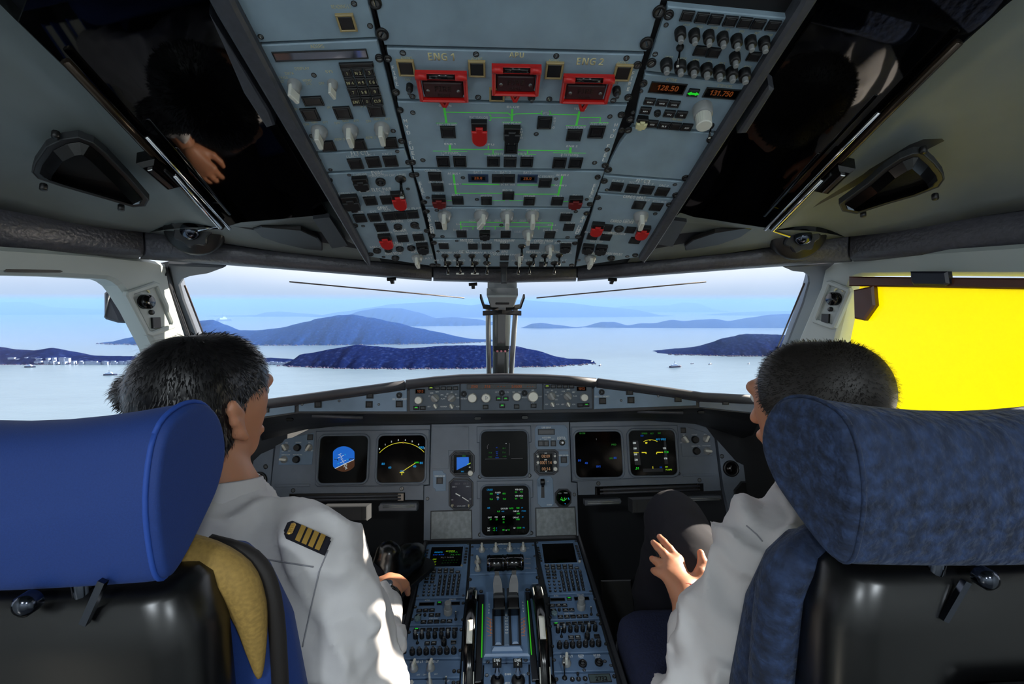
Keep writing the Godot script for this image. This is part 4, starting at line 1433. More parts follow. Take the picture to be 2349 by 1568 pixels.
func overhead_left() -> void:
	var p := panel("overhead_button_plate", "grey overhead panel with one tan-framed button beside the large blank plate", "control panel", OHL, [480, -95, 826, -95, 866, 88, 578, 101], M.panel)
	btn(p, 795, 50, 42, 40, "tan")
	txt(p, "READING LT", 783, 15, 8, 46, "print_cream", false)
	line(p, 747, 0, 773, 84, 1.5, "print_cream")
	screws(p, [548, 38, 598, 84, 812, 8, 849, 59], 7)
	screw(p, 552, 35, 12, true)
	flush(p)
	p = panel("inertial_reference_panel", "overhead panel with a white-keyed keypad and five rotary knobs", "control panel", OHL, [579, 103, 867, 90, 929, 339, 713, 350], M.panel)
	txt(p, "ADIRS", 727, 106, 8, 32, "print_cream", false)
	var win := glass_window(p, 736, 126, 218, 22, M.mirror_glass, "display_window")
	btn(p, 818, 147, 78, 11)
	for r in 4:
		for c in 3:
			var px := lerpf(796, 818, r / 3.0) + c * lerpf(25.5, 24.0, r / 3.0)
			var py := lerpf(165, 230, r / 3.0) - c * 1.2
			var k := btn(p, px, py, 23, 20)
			var ls := mb()
			text(ls, [["1", "N 2", "3"], ["W 4", "H 5", "E 6"], ["7", "S 8", "9"], ["ENT", "0", "CLR"]][r][c], at(0, 0, 0.0033), 0.0042, false)
			part(k, "legend", done(ls), M.print_cream)
	txt(p, "DISPLAY", 693, 157, 6, 34, "print_cream", false)
	line(p, 615, 164, 665, 159, 1.2, "print_cream")
	line(p, 720, 155, 772, 152, 1.2, "print_cream")
	txt(p, "DATA", 664, 168, 6, 20, "print_cream", false)
	txt(p, "SYS", 755, 164, 6, 17, "print_cream", false)
	for q in [["TK/GS", 650, 178], ["WIND", 704, 184], ["STS", 708, 192], ["TEST", 644, 187], ["OFF", 738, 191]]: txt(p, q[0], q[1], q[2], 5, 0, "print_cream", false)
	knob(p, 676, 192, 15, 0.028, M.white_knob, 0.4)
	knob(p, 763, 190, 12, 0.024, M.white_knob, 0.3)
	btn(p, 718, 230, 46, 20)
	btn(p, 712, 261, 38, 28)
	btn(p, 787, 257, 38, 28)
	btn(p, 863, 252, 36, 27)
	for q in [[733, 299], [804, 296], [876, 292]]:
		btn(p, q[0] + 19, q[1] + 34, 33, 23)
		knob(p, q[0], q[1], 18, 0.028)
		txt(p, "OFF", q[0] - 30, q[1] - 14, 5, 13, "print_cream", false)
		txt(p, "NAV", q[0] - 11, q[1] - 19, 5, 14, "print_cream", false)
		txt(p, "ATT", q[0] + 13, q[1] - 19, 5, 13, "print_cream", false)
	for q in [["IR 1", 681, 250], ["IR 3", 757, 246], ["IR 2", 833, 243], ["ADR 1", 709, 324], ["ADR 3", 779, 319], ["ADR 2", 850, 315]]: txt(p, q[0], q[1], q[2], 5, 0, "print_cream", false)
	line(p, 755, 315, 785, 313, 1.2, "print_cream")
	line(p, 822, 311, 855, 309, 1.2, "print_cream")
	screws(p, [609, 149, 720, 172, 902, 300, 715, 312], 6)
	screw(p, 870, 132, 10, true)
	flush(p)
	p = panel("flight_control_panel", "narrow overhead panel with three dark square buttons under FLT CTL", "control panel", OHL, [714, 352, 929, 341, 944, 385, 743, 396], M.panel)
	txt(p, "FLT CTL", 826, 351, 9, 42)
	for q in [[816, 374, "ELAC 1"], [857, 370, "SEC 1"], [896, 368, "FAC 1"]]:
		btn(p, q[0], q[1], 32, 23)
		txt(p, q[2], q[0] - 8, q[1] - 15, 5, 0, "print", false)
	screws(p, [758, 389, 911, 347], 5)
	screws(p, [730, 367, 936, 371], 7, true)
	flush(p)
	# evacuation, emergency power, ground proximity, recorder, oxygen, calls
	p = panel("evacuation_panel", "overhead panel with two red guards and rows of buttons under EVAC", "control panel", OHL, [743, 399, 945, 388, 1001, 612, 846, 589], M.panel)
	txt(p, "EVAC", 866, 396, 9, 28)
	guard(p, 829, 416, 35, 27, M.key, false)
	txt(p, "COMMAND", 826, 400, 5, 32, "print", false)
	txt(p, "HORN SHUT OFF", 868, 403, 5, 46, "print", false)
	txt(p, "CAPT & PURS", 912, 401, 5, 38, "print", false)
	ringpush(p, 873, 415, 12)
	toggle(p, 919, 410, 13, 0.034, -0.25)
	line(p, 767, 437, 949, 424, 1.2)
	txt(p, "EMER ELEC PWR", 861, 435, 8, 76)
	guard(p, 807, 461, 38, 33, M.key, false)
	txt(p, "EMER GEN TEST", 797, 443, 4.5, 42, "print", false)
	line(p, 821, 444, 834, 471, 1.2)
	btn(p, 850, 459, 29, 18)
	btn(p, 888, 457, 28, 18)
	txt(p, "GEN 1 LINE", 845, 449, 4.5, 28, "print", false)
	txt(p, "RAT", 880, 440, 4.5, 10, "print", false)
	txt(p, "EMER GEN", 884, 446, 4.5, 28, "print", false)
	guard(p, 916, 455, 31, 36, M.red)
	line(p, 793, 481, 962, 468, 1.2)
	txt(p, "GPWS", 878, 477, 7.5, 24)
	for q in [[826, 499, "TERR"], [859, 497, "SYS"], [892, 494, "G/S"], [919, 492, "FLAP"], [947, 490, "LDG FLAP"]]:
		btn(p, q[0], q[1], 27, 17)
		txt(p, q[2], q[0] - 3, q[1] - 12, 4.5, 0, "print", false)
	line(p, 838, 487, 847, 504, 1.2)
	line(p, 806, 510, 969, 498, 1.2)
	txt(p, "RCDR", 908, 504, 7, 22)
	btn(p, 875, 520, 28, 18, "deep")
	txt(p, "GND CTL", 872, 511, 4.5, 21, "print", false)
	ringpush(p, 913, 518, 10)
	ringpush(p, 951, 514, 10)
	txt(p, "CVR ERASE", 910, 508, 4.5, 30, "print", false)
	txt(p, "CVR TEST", 948, 505, 4.5, 26, "print", false)
	line(p, 822, 532, 979, 521, 1.2)
	txt(p, "OXYGEN", 917, 528, 7, 30)
	guard(p, 886, 549, 29, 28, M.red)
	btn(p, 924, 546, 25, 14)
	btn(p, 960, 543, 25, 14)
	txt(p, "MASK MAN ON", 883, 534, 4.5, 34, "print", false)
	txt(p, "PASSENGER", 921, 536, 4.5, 30, "print", false)
	txt(p, "CREW SUPPLY", 957, 533, 4.5, 24, "print", false)
	line(p, 937, 530, 944, 549, 1.2)
	line(p, 838, 562, 987, 550, 1.2)
	txt(p, "CALLS", 912, 557, 7, 22)
	for q in [[865, 573], [891, 571], [917, 569], [943, 567]]: ringpush(p, q[0], q[1], 9.5)
	for q in [["MECH", 862, 566], ["ALL", 889, 564], ["FWD", 914, 562], ["AFT", 941, 560], ["EMER", 966, 553]]: txt(p, q[0], q[1], q[2], 4, 0, "print", false)
	guard(p, 970, 566, 27, 20, M.key, false)
	line(p, 848, 584, 993, 572, 1.2)
	txt(p, "RAIN RPLNT", 904, 581, 6, 40)
	txt(p, "WIPER", 953, 577, 6, 21)
	ringpush(p, 907, 590, 9)
	knob(p, 957, 589, 13, 0.026, M.white_knob, 0.1)
	txt(p, "SLOW", 979, 584, 4, 0, "print", false)
	txt(p, "FAST", 981, 592, 4, 0, "print", false)
	screws(p, [801, 401, 936, 433, 833, 518, 959, 523, 880, 589], 4.5)
	screws(p, [756, 412, 945, 400, 973, 462, 979, 483, 814, 516, 979, 528, 992, 538, 995, 555, 850, 582, 992, 607], 7, true)
	flush(p)

func fire_handle(p: Dictionary, x0: float, x1: float, y0: float, y1: float, tipx: float, tipy: float, word: String) -> void:
	var cx := (x0 + x1) / 2
	var cy := (y0 + y1) / 2
	var s := size_on(p, cx, cy, x1 - x0, y1 - y0)
	var v := loc(p, cx, cy)
	var w := s.x / 2
	var h := s.y / 2
	var st := mb()
	ring_prism(st, PackedVector2Array([Vector2(-w, -h), Vector2(w, -h), Vector2(w, h), Vector2(-w, h)]), PackedVector2Array([Vector2(-w * .84, -h * .85), Vector2(w * .84, -h * .85), Vector2(w * .84, h * .55), Vector2(-w * .84, h * .55)]), 0.008, 0.016, 0.002)
	var o := part(p.n, "fire_guard", done(st), M.red, at(v.x, v.y))
	for q in [-1, 1]:
		st = mb(false)
		tube(st, [Vector3(w * 1.0 * q, h * 0.82, 0.015), Vector3(w * 0.55 * q, h * 0.82, 0.015)], h * 0.2, 10)
		part(o, "hinge_barrel", done(st), M.red)
	st = mb(false)
	tube(st, [Vector3(-w * 0.55, h * 0.82, 0.014), Vector3(w * 0.55, h * 0.82, 0.014)], h * 0.17, 10)
	part(o, "hinge_pin", done(st), M.black_gloss)
	st = mb()
	prism(st, rr(w * 1.66, h * 1.36, 0.0, 3, Vector2(0, -h * 0.15)), 0.0, 0.004)
	part(o, "recess", done(st), M.black)
	st = mb()
	prism(st, rr(w * 1.56, h * 1.05, 0.002, 2, Vector2(0, -h * 0.28)), 0.004, 0.011, 0.0012)
	var hd := part(o, "fire_handle", done(st), M.handle_plate)
	st = mb()
	text(st, word, at(0, -h * 0.15, 0.0111), h * 0.36, true)
	part(hd, "lettering", done(st), M.handle_print)
	st = mb()
	text(st, "PUSH", at(0, -h * 0.6, 0.0111), h * 0.22, true)
	part(hd, "lettering", done(st), M.handle_print)
	for q in [-1, 1]:
		st = mb(false)
		lathe(st, [Vector2(0.0028, 0.0), Vector2(0.0026, 0.0012), Vector2(0, 0.0014)], 10, at(w * 0.62 * q, -h * 0.3, 0.011))
		part(hd, "screw", done(st), M.screw)
	var tip := loc2(p, tipx, tipy) - Vector2(v.x, v.y)
	st = mb()
	var tw := w * 0.24
	prism(st, PackedVector2Array([Vector2(-tw, -h * 0.98), Vector2(tip.x - tw * .35, tip.y), Vector2(tip.x + tw * .35, tip.y), Vector2(tw, -h * 0.98), Vector2(tw * .5, -h * 0.98), Vector2(0, lerpf(-h, tip.y, .62)), Vector2(-tw * .5, -h * 0.98)]), 0.009, 0.014, 0.001)
	part(o, "pull_loop", done(st), M.red)

func overhead_centre() -> void:
	var p := panel("overhead_blank_plate", "large bare grey plate above the fire handles", "control panel", OHC, [828, -120, 1560, -120, 1517, 8, 1484, 121, 880, 106, 858, 8], M.panel, 0.012)
	screws(p, [861, 5, 877, 77, 1512, 26, 1483, 98], 15, true)
	flush(p)
	p = panel("fire_panel", "overhead fire panel with three red-guarded handles", "control panel", OHC, [884, 109, 1480, 124, 1443, 237, 910, 229], M.panel)
	txt(p, "ENG 1", 1012, 130, 17, 60, "print_cream")
	txt(p, "APU", 1185, 126, 12, 34, "print_cream")
	txt(p, "ENG 2", 1354, 141, 16, 62, "print_cream")
	for q in [[932, 154], [1094, 156], [1271, 160], [1428, 165]]:
		btn(p, q[0], q[1], 40, 37, "tan")
		txt(p, "AGENT", q[0], q[1] - 21, 6, 26, "print_cream", false)
	btn(p, 1140, 215, 36, 30, "tan")
	txt(p, "AGENT", 1172, 222, 5, 22, "print_cream", false)
	fire_handle(p, 959, 1073, 152, 218, 1021, 231, "FIRE")
	fire_handle(p, 1128, 1238, 137, 204, 1181, 219, "FIRE")
	fire_handle(p, 1287, 1400, 160, 222, 1334, 240, "FIRE")
	for q in [[940, 196], [1219, 214], [1414, 204]]:
		knob(p, q[0], q[1], 9, 0.016, M.grey_dark, 0.0, "post")
		txt(p, "TEST", q[0] - 3, q[1] - 14, 5, 17, "print_cream", false)
	vtxt(p, "FIRE", 902, 155, 911, 192, 9)
	vtxt(p, "FIRE", 1452, 168, 1441, 204, 9)
	line(p, 1117, 124, 1117, 221, 1.6, "print_cream")
	line(p, 1250, 126, 1241, 223, 1.6, "print_cream")
	line(p, 925, 224, 1430, 231, 1.2, "print_cream")
	line(p, 897, 150, 909, 194, 1.4, "print_cream")
	line(p, 1460, 166, 1450, 208, 1.4, "print_cream")
	screws(p, [924, 121, 1092, 124, 1276, 128, 1437, 133, 946, 221, 1097, 223, 1260, 227, 1407, 230], 7)
	screws(p, [890, 133, 1462, 148, 908, 210, 1441, 222], 9, true)
	flush(p)
	# hydraulics and fuel
	p = panel("hydraulic_fuel_panel", "overhead panel with green flow lines of the hydraulic and fuel systems", "control panel", OHC, [909, 232, 1441, 240, 1389, 390, 946, 385], M.panel)
	for q in [[1028, 301, 33, 26, ""], [1249, 280, 33, 27, ""], [1317, 308, 34, 25, ""], [1368, 301, 36, 26, "deep"], [1172, 338, 30, 24, "deep"], [1017, 369, 30, 22, "deep"], [1055, 369, 30, 22, "deep"], [1132, 369, 29, 21, "deep"], [1170, 370, 29, 21, ""], [1208, 370, 29, 21, "deep"], [1283, 372, 30, 22, "deep"], [1320, 372, 30, 22, "deep"]]: btn(p, q[0], q[1], q[2], q[3], q[4])
	guard(p, 1174, 303, 37, 34, M.key, false)
	guard(p, 1100, 299, 36, 50, M.red)
	path(p, [1019, 247, 1024, 281], 5)
	path(p, [1022, 257, 1166, 259], 2.4)
	path(p, [1166, 259, 1171, 264, 1176, 264, 1183, 261, 1243, 260], 2.2)
	path(p, [1175, 250, 1174, 277], 5)
	path(p, [1126, 270, 1174, 270], 2.4)
	path(p, [1122, 264, 1126, 264, 1126, 276, 1122, 276], 1.6)
	path(p, [1263, 262, 1326, 263], 2.4)
	path(p, [1329, 255, 1322, 287], 5)
	path(p, [1330, 269, 1378, 269, 1376, 280], 2.2)
	path(p, [1244, 254, 1241, 258, 1244, 264], 1.6)
	path(p, [1260, 254, 1263, 258, 1260, 264], 1.6)
	path(p, [1000, 282, 1049, 282], 1.2)
	path(p, [1152, 280, 1196, 280], 1.2)
	path(p, [1298, 288, 1344, 288], 1.2)
	path(p, [1352, 281, 1396, 281], 1.2)
	path(p, [1035, 342, 1155, 343], 2.4)
	path(p, [1188, 344, 1310, 346], 2.4)
	path(p, [1032, 332, 1032, 345], 5)
	path(p, [1120, 334, 1120, 342], 2.4)
	path(p, [1131, 344, 1131, 352], 2.4)
	path(p, [1210, 345, 1210, 352], 2.4)
	path(p, [1309, 338, 1308, 350], 5)
	path(p, [993, 346, 1072, 347], 1.2)
	path(p, [1110, 353, 1148, 353], 1.2)
	path(p, [1188, 353, 1230, 354], 1.2)
	path(p, [1269, 350, 1344, 351], 1.2)
	lbox(p, "GREEN", 1021, 242, 36, 8)
	lbox(p, "BLUE", 1177, 245, 36, 8)
	lbox(p, "YELLOW", 1331, 249, 36, 8)
	lbox(p, "ENG 1", 1032, 330, 32, 7)
	lbox(p, "APU", 1121, 331, 32, 7)
	lbox(p, "ENG 2", 1312, 335, 32, 7)
	for q in [["ENG 1 PUMP", 1025, 286, 44], ["RAT MAN ON", 1098, 269, 42], ["ELEC PUMP", 1174, 283, 40], ["PTU", 1253, 260, 12], ["ENG 2 PUMP", 1321, 292, 44], ["ELEC PUMP", 1375, 284, 40], ["X FEED", 1172, 325, 24], ["L TK PUMPS", 1032, 351, 40], ["CTR TK", 1144, 353, 20], ["MODE SEL", 1170, 358, 28], ["CTR TK", 1198, 353, 20], ["PUMP 1", 1132, 357, 22], ["PUMP 2", 1209, 358, 22], ["R TK PUMPS", 1307, 355, 40], ["1", 1017, 356, 0], ["2", 1055, 356, 0], ["1", 1287, 358, 0], ["2", 1324, 359, 0]]: txt(p, q[0], q[1], q[2], 5.5, q[3], "print", false)
	line(p, 941, 318, 1399, 324, 3.2)
	line(p, 919, 264, 945, 372, 3.0)
	line(p, 1424, 279, 1396, 372, 3.0)
	vtxt(p, "HYD", 930, 277, 937, 304, 8)
	vtxt(p, "HYD", 1413, 287, 1404, 312, 8)
	vtxt(p, "FUEL", 941, 328, 950, 362, 8)
	vtxt(p, "FUEL", 1395, 335, 1385, 366, 8)
	vtxt(p, "AUTO", 1196, 296, 1196, 316, 4.5)
	vtxt(p, "AUTO", 1273, 271, 1270, 292, 4.5)
	screws(p, [947, 258, 1230, 307, 1399, 267, 970, 367, 1364, 373, 1393, 343], 6)
	screws(p, [918, 251, 921, 322, 946, 371, 1425, 262, 1426, 297, 1388, 378], 8, true)
	flush(p)
	# electrics
	p = panel("electrics_panel", "overhead panel with green bus lines and two battery readouts", "control panel", OHC, [946, 388, 1388, 393, 1357, 476, 973, 473], M.panel)
	for q in [[998, 403, 29, 18, ""], [1004, 428, 27, 17, ""], [1050, 458, 26, 17, ""], [1116, 459, 25, 17, ""], [1166, 447, 26, 17, ""], [1214, 460, 26, 17, "deep"], [1278, 460, 27, 17, ""], [1250, 418, 29, 19, ""], [1141, 408, 26, 18, ""], [1168, 408, 26, 18, ""]]: btn(p, q[0], q[1], q[2], q[3], q[4])
	glass_window(p, 1097, 408, 46, 18, M.blue_frame, "battery_readout", M.blue_frame)
	glass_window(p, 1097, 408, 34, 10, M.screen, "battery_display")
	glass_window(p, 1210, 409, 46, 18, M.blue_frame, "battery_readout", M.blue_frame)
	glass_window(p, 1210, 409, 34, 10, M.screen, "battery_display")
	txt(p, "28.0", 1097, 408, 6, 18, "lit_orange", true, 0.0012)
	txt(p, "28.0", 1210, 409, 6, 18, "lit_orange", true, 0.0012)
	guard(p, 1008, 458, 31, 23, M.dark_red, false)
	guard(p, 1319, 460, 31, 23, M.dark_red, false)
	path(p, [1040, 399, 1046, 445], 4.5)
	path(p, [1046, 443, 1152, 443], 2.4)
	path(p, [1180, 445, 1280, 445], 2.4)
	path(p, [1290, 403, 1280, 449], 4.5)
	path(p, [1059, 422, 1146, 423], 3)
	path(p, [1186, 424, 1236, 424], 2)
	path(p, [1263, 424, 1274, 424], 2)
	path(p, [1025, 460, 1037, 460], 2)
	path(p, [1129, 460, 1157, 460, 1157, 455], 2)
	path(p, [1170, 455, 1170, 460, 1201, 460], 2)
	path(p, [1292, 462, 1304, 462], 2)
	lbox(p, "AC BUS 1", 1041, 398, 36, 7)
	lbox(p, "DC BUS 1", 1043, 422, 34, 6)
	lbox(p, "DC BAT BUS", 1165, 423, 40, 6)
	lbox(p, "AC BUS 2", 1290, 401, 36, 7)
	lbox(p, "DC BUS 2", 1286, 425, 34, 6)
	for q in [["COMMERCIAL", 994, 391, 40], ["GALY & CAB", 1000, 417, 36], ["BAT 1", 1096, 395, 18], ["1   BAT   2", 1154, 395, 36], ["BAT 2", 1210, 396, 18], ["AC ESS FEED", 1252, 405, 38], ["BUS TIE", 1164, 436, 22], ["GEN 1", 1046, 447, 18], ["APU GEN", 1115, 449, 26], ["EXT PWR", 1214, 450, 26], ["GEN 2", 1280, 450, 18], ["IDG 1", 1006, 445, 16], ["IDG 2", 1321, 448, 16]]: txt(p, q[0], q[1], q[2], 5, q[3], "print", false)
	line(p, 954, 405, 971, 452, 3)
	line(p, 1373, 413, 1354, 460, 3)
	vtxt(p, "ELEC", 964, 420, 971, 444, 7)
	vtxt(p, "ELEC", 1364, 425, 1356, 449, 7)
	screws(p, [1062, 407, 1276, 410, 981, 453, 1094, 457, 1346, 457], 5)
	screws(p, [955, 399, 972, 462, 1371, 405, 1353, 467], 7, true)
	flush(p)
	# air conditioning
	p = panel("air_conditioning_panel", "overhead panel with a row of four silver selector knobs", "control panel", OHC, [974, 475, 1356, 478, 1328, 548, 991, 546], M.panel)
	for q in [[1012, 516, 26, 15, ""], [1059, 535, 23, 14, ""], [1160, 536, 23, 14, "deep"], [1261, 537, 24, 14, ""], [1298, 497, 26, 15, ""], [1305, 520, 25, 14, ""]]: btn(p, q[0], q[1], q[2], q[3], q[4])
	guard(p, 1112, 535, 25, 16, M.key, false)
	path(p, [1058, 525, 1056, 509, 1268, 511, 1264, 527], 2.6)
	path(p, [1057, 519, 1264, 520], 2)
	for x in [1085, 1112, 1136, 1236]: path(p, [x, 519, x, 526], 1.8)
	for x in [1104, 1163, 1221]: path(p, [x, 481, x, 487], 1.6)
	lbox(p, "ENG 1", 1056, 514, 24, 5)
	lbox(p, "ENG 2", 1266, 516, 24, 5)
	lbox(p, "COCKPIT", 1104, 481, 36, 5)
	lbox(p, "FWD CABIN", 1164, 481, 36, 5)
	lbox(p, "AFT CABIN", 1222, 481, 36, 5)
	knob(p, 1020, 491, 16, 0.03)
	knob(p, 1104, 491, 17, 0.03, M.white_knob, -0.45)
	knob(p, 1163, 491, 16, 0.03)
	knob(p, 1221, 491, 16, 0.03)
	knob(p, 1211, 532, 14, 0.028)
	for q in [["PACK FLOW", 1019, 477, 34], ["HOT AIR", 1297, 488, 22], ["PACK 1", 1008, 507, 20], ["PACK 2", 1308, 512, 20], ["ENG 1 BLEED", 1057, 527, 34], ["RAM AIR", 1112, 527, 22], ["APU BLEED", 1160, 528, 28], ["ENG 2 BLEED", 1263, 528, 34], ["X BLEED", 1190, 531, 20], ["COLD", 1083, 506, 14], ["HOT", 1122, 506, 10], ["COLD", 1142, 506, 14], ["HOT", 1180, 506, 10], ["COLD", 1199, 506, 14], ["HOT", 1238, 506, 10]]: txt(p, q[0], q[1], q[2], 4.5, q[3], "print", false)
	line(p, 983, 490, 993, 535, 3)
	line(p, 1347, 493, 1330, 537, 3)
	vtxt(p, "AIR COND", 984, 494, 992, 533, 6)
	vtxt(p, "AIR COND", 1338, 498, 1324, 533, 6)
	screws(p, [1002, 482, 1015, 542, 1150, 516, 1321, 485, 1302, 544], 5)
	screws(p, [977, 484, 991, 540, 1346, 488, 1326, 542], 7, true)
	flush(p)
	# ice, lights, starting
	p = panel("anti_ice_and_lights_panel", "lowest overhead panel with two rows of black toggle switches", "control panel", OHC, [991, 548, 1327, 550, 1318, 612, 1003, 612], M.panel)
	txt(p, "ANTI ICE", 1070, 551, 6, 30)
	txt(p, "PROBE/WINDOW", 1157, 551, 5, 46)
	txt(p, "HEAT", 1157, 555.5, 5, 18)
	txt(p, "CABIN PRESS", 1247, 552, 6, 44)
	for q in [[1018, 563], [1085, 564], [1116, 564], [1158, 564], [1226, 564]]: btn(p, q[0], q[1], 22, 11, "", "")
	for q in [["WING", 1018, 557], ["ENG 1", 1084, 557], ["ENG 2", 1115, 557], ["MODE SEL", 1228, 557], ["DITCHING", 1296, 557]]: txt(p, q[0], q[1], q[2], 4, 0, "print", false)
	guard(p, 1296, 565, 24, 15, M.key, false)
	knob(p, 1261, 566, 11, 0.026)
	knob(p, 1191, 586, 11, 0.026)
	toggle(p, 1197, 564, 9, 0.024, -0.3)
	line(p, 1004, 573, 1312, 574, 1.2)
	for q in [[1032, 556, 1032, 571], [1066, 556, 1067, 571], [1132, 552, 1133, 573], [1182, 552, 1181, 573], [1137, 574, 1137, 611], [1174, 574, 1172, 611], [1232, 598, 1231, 611]]: line(p, q[0], q[1], q[2], q[3], 1.2)
	txt(p, "EXT LT", 1065, 577, 6, 22)
	txt(p, "APU", 1157, 577, 6, 15)
	txt(p, "INT LT", 1217, 577, 5, 20)
	txt(p, "SIGNS", 1274, 577, 5, 18)
	for q in [[1021, 586, true], [1049, 586, true], [1083, 586, false], [1117, 586, true], [1224, 586, false], [1250, 586, true], [1283, 585, false]]: toggle(p, q[0], q[1], 9, 0.024, -0.4)
	for q in [["STROBE", 1018, 579], ["BEACON", 1047, 579], ["WING", 1083, 579], ["NAV & LOGO", 1117, 579], ["DOME", 1224, 579], ["SEAT BELTS", 1250, 579], ["NO SMOKING", 1283, 579], ["RWY TURN OFF", 1022, 597], ["LAND", 1055, 597], ["NOSE", 1090, 597], ["ANN LT", 1190, 597], ["STBY", 1216, 597], ["EMER EXIT LT", 1270, 597], ["MASTER SW", 1157, 584]]: txt(p, q[0], q[1], q[2], 3.6, 0, "print", false)
	for q in [[1027, 603, false], [1055, 603, true], [1089, 603, true], [1117, 603, false], [1189, 603, false], [1215, 603, false], [1272, 603, false]]: toggle(p, q[0], q[1], 9.5, 0.026, -0.55, q[2])
	btn(p, 1157, 590, 20, 9)
	btn(p, 1156, 605, 20, 9)
	btn(p, 1246, 605, 19, 9)
	screws(p, [1048, 552, 1282, 553, 1005, 576, 1293, 601, 1142, 576], 4)
	screws(p, [996, 556, 1319, 557, 1005, 607, 1311, 607], 6, true)
	flush(p)

func overhead_right() -> void:
	var p := panel("audio_control_panel", "overhead audio panel crowded with rows of black volume knobs", "control panel", OHR, [1530, 12, 1834, 42, 1735, 192, 1479, 165], M.panel)
	for q in [[1576, 35], [1610, 39], [1641, 43], [1675, 47], [1708, 50], [1739, 54], [1773, 57]]: btn(p, q[0], q[1], 29, 24)
	for q in [[1560, 71], [1592, 75], [1625, 78], [1657, 82], [1689, 87], [1721, 90], [1752, 93]]: knob(p, q[0], q[1], 13, 0.020, M.grey_knob, 0.0, "post")
	for q in [[1528, 143], [1560, 147], [1590, 150], [1620, 154], [1649, 158], [1678, 162], [1707, 165]]: knob(p, q[0], q[1], 13, 0.020, M.grey_knob, 0.0, "post")
	knob(p, 1685, 127, 12, 0.020, M.grey_knob, 0.0, "post")
	toggle(p, 1560, 108, 9, 0.022, -0.5)
	btn(p, 1607, 115, 29, 22)
	btn(p, 1637, 119, 29, 22)
	btn(p, 1729, 128, 30, 20)
	for q in [["VHF1", 1574, 57], ["VHF2", 1605, 61], ["VHF3", 1638, 64], ["HF1", 1670, 68], ["HF2", 1702, 72], ["INT", 1736, 76], ["CAB", 1766, 80]]: txt(p, q[0], q[1], q[2], 5, 0, "print_cream", false)
	for q in [["VOR1", 1534, 131], ["VOR2", 1566, 134], ["MKR", 1597, 137], ["ILS", 1628, 141], ["MLS", 1657, 145], ["ADF1", 1686, 149], ["ADF2", 1715, 153]]: txt(p, q[0], q[1], q[2], 5, 0, "print_cream", false)
	screws(p, [1528, 57, 1503, 124, 1790, 87, 1749, 151], 6)
	screws(p, [1534, 33, 1494, 143, 1811, 66, 1741, 169], 11, true)
	flush(p)
	p = panel("radio_management_panel", "overhead radio panel with two frequency windows and one large silver knob", "control panel", OHR, [1478, 168, 1733, 196, 1672, 305, 1452, 288, 1462, 240], M.panel)
	glass_window(p, 1531, 202, 84, 26, M.screen, "frequency_window")
	glass_window(p, 1655, 214, 82, 24, M.screen, "frequency_window")
	txt(p, "128.50", 1532, 202, 12, 50, "lit_orange", true, 0.0012)
	txt(p, "131.750", 1655, 214, 12, 54, "lit_orange", true, 0.0012)
	txt(p, "ACTIVE", 1540, 183, 6, 26, "print_cream", false)
	txt(p, "STBY/CRS", 1663, 197, 6, 34, "print_cream", false)
	var k := btn(p, 1590, 211, 25, 17)
	var ls := mb()
	bar(ls, Vector2(-0.005, 0), Vector2(0.005, 0), 0.003, 0.003, 0.0036)
	prism(ls, ngon(0.0035, 3, 0.0, Vector2(0.005, 0)), 0.003, 0.0037)
	prism(ls, ngon(0.0035, 3, PI, Vector2(-0.005, 0)), 0.003, 0.0037)
	part(k, "lit_arrow", done(ls), M.lit_green)
	for q in [[1490, 231, "VHF1"], [1518, 234, "VHF2"], [1546, 237, "VHF3"], [1480, 252, "HF1"], [1535, 259, "HF2"], [1563, 261, "AM"], [1496, 282, "VOR"], [1523, 286, "ILS"], [1549, 288, ""], [1575, 290, "ADF"]]: btn(p, q[0], q[1], 25, 15, "", q[2])
	ringpush(p, 1508, 257, 8)
	guard(p, 1471, 276, 25, 24, M.print_cream, false)
	txt(p, "STBY NAV", 1552, 274, 4.5, 30, "print_cream", false)
	knob(p, 1611, 246, 20, 0.036, M.white_knob, 0.0, "tall")
	toggle(p, 1631, 287, 7, 0.018, -0.5)
	screws(p, [1471, 209, 1452, 258, 1696, 232, 1664, 280], 5)
	screws(p, [1476, 190, 1446, 272, 1709, 217, 1658, 295], 9, true)
	flush(p)
	p = panel("overhead_blank_plate", "bare grey overhead panel under the radio with the large silver knob", "control panel", OHR, [1450, 291, 1671, 308, 1577, 414, 1384, 399, 1420, 330], M.panel)
	screws(p, [1630, 319, 1573, 407, 1441, 297, 1395, 388], 9, true)
	flush(p)
	p = panel("flight_control_panel", "narrow overhead panel with four dark square buttons under FLT CTL", "control panel", OHR, [1384, 402, 1575, 417, 1548, 454, 1371, 441], M.panel)
	txt(p, "FLT CTL", 1476, 415, 7.5, 34)
	for q in [[1414, 427, "ELAC 2"], [1450, 431, "SEC 2"], [1484, 434, "SEC 3"], [1519, 438, "FAC 2"]]:
		btn(p, q[0], q[1], 29, 18)
		txt(p, q[2], q[0] + 4, q[1] - 12.5, 4.5, 0, "print", false)
	screws(p, [1392, 435, 1548, 423], 5)
	screws(p, [1386, 414, 1550, 446], 8, true)
	flush(p)
	p = panel("cargo_smoke_panel", "overhead panel with two red guards under CARGO SMOKE", "control panel", OHR, [1370, 443, 1546, 456, 1466, 590, 1320, 612], M.panel)
	txt(p, "CARGO HEAT", 1455, 452, 6.5, 52)
	txt(p, "FWD ISOL VALVE", 1475, 458, 4, 32, "print", false)
	txt(p, "AFT ISOL VALVE", 1513, 462, 4, 32, "print", false)
	btn(p, 1465, 469, 28, 17)
	btn(p, 1505, 473, 27, 16)
	line(p, 1455, 455, 1433, 500, 1.2)
	knob(p, 1470, 493, 17, 0.03, M.white_knob, 0.1)
	txt(p, "COLD", 1442, 505, 4, 0, "print", false)
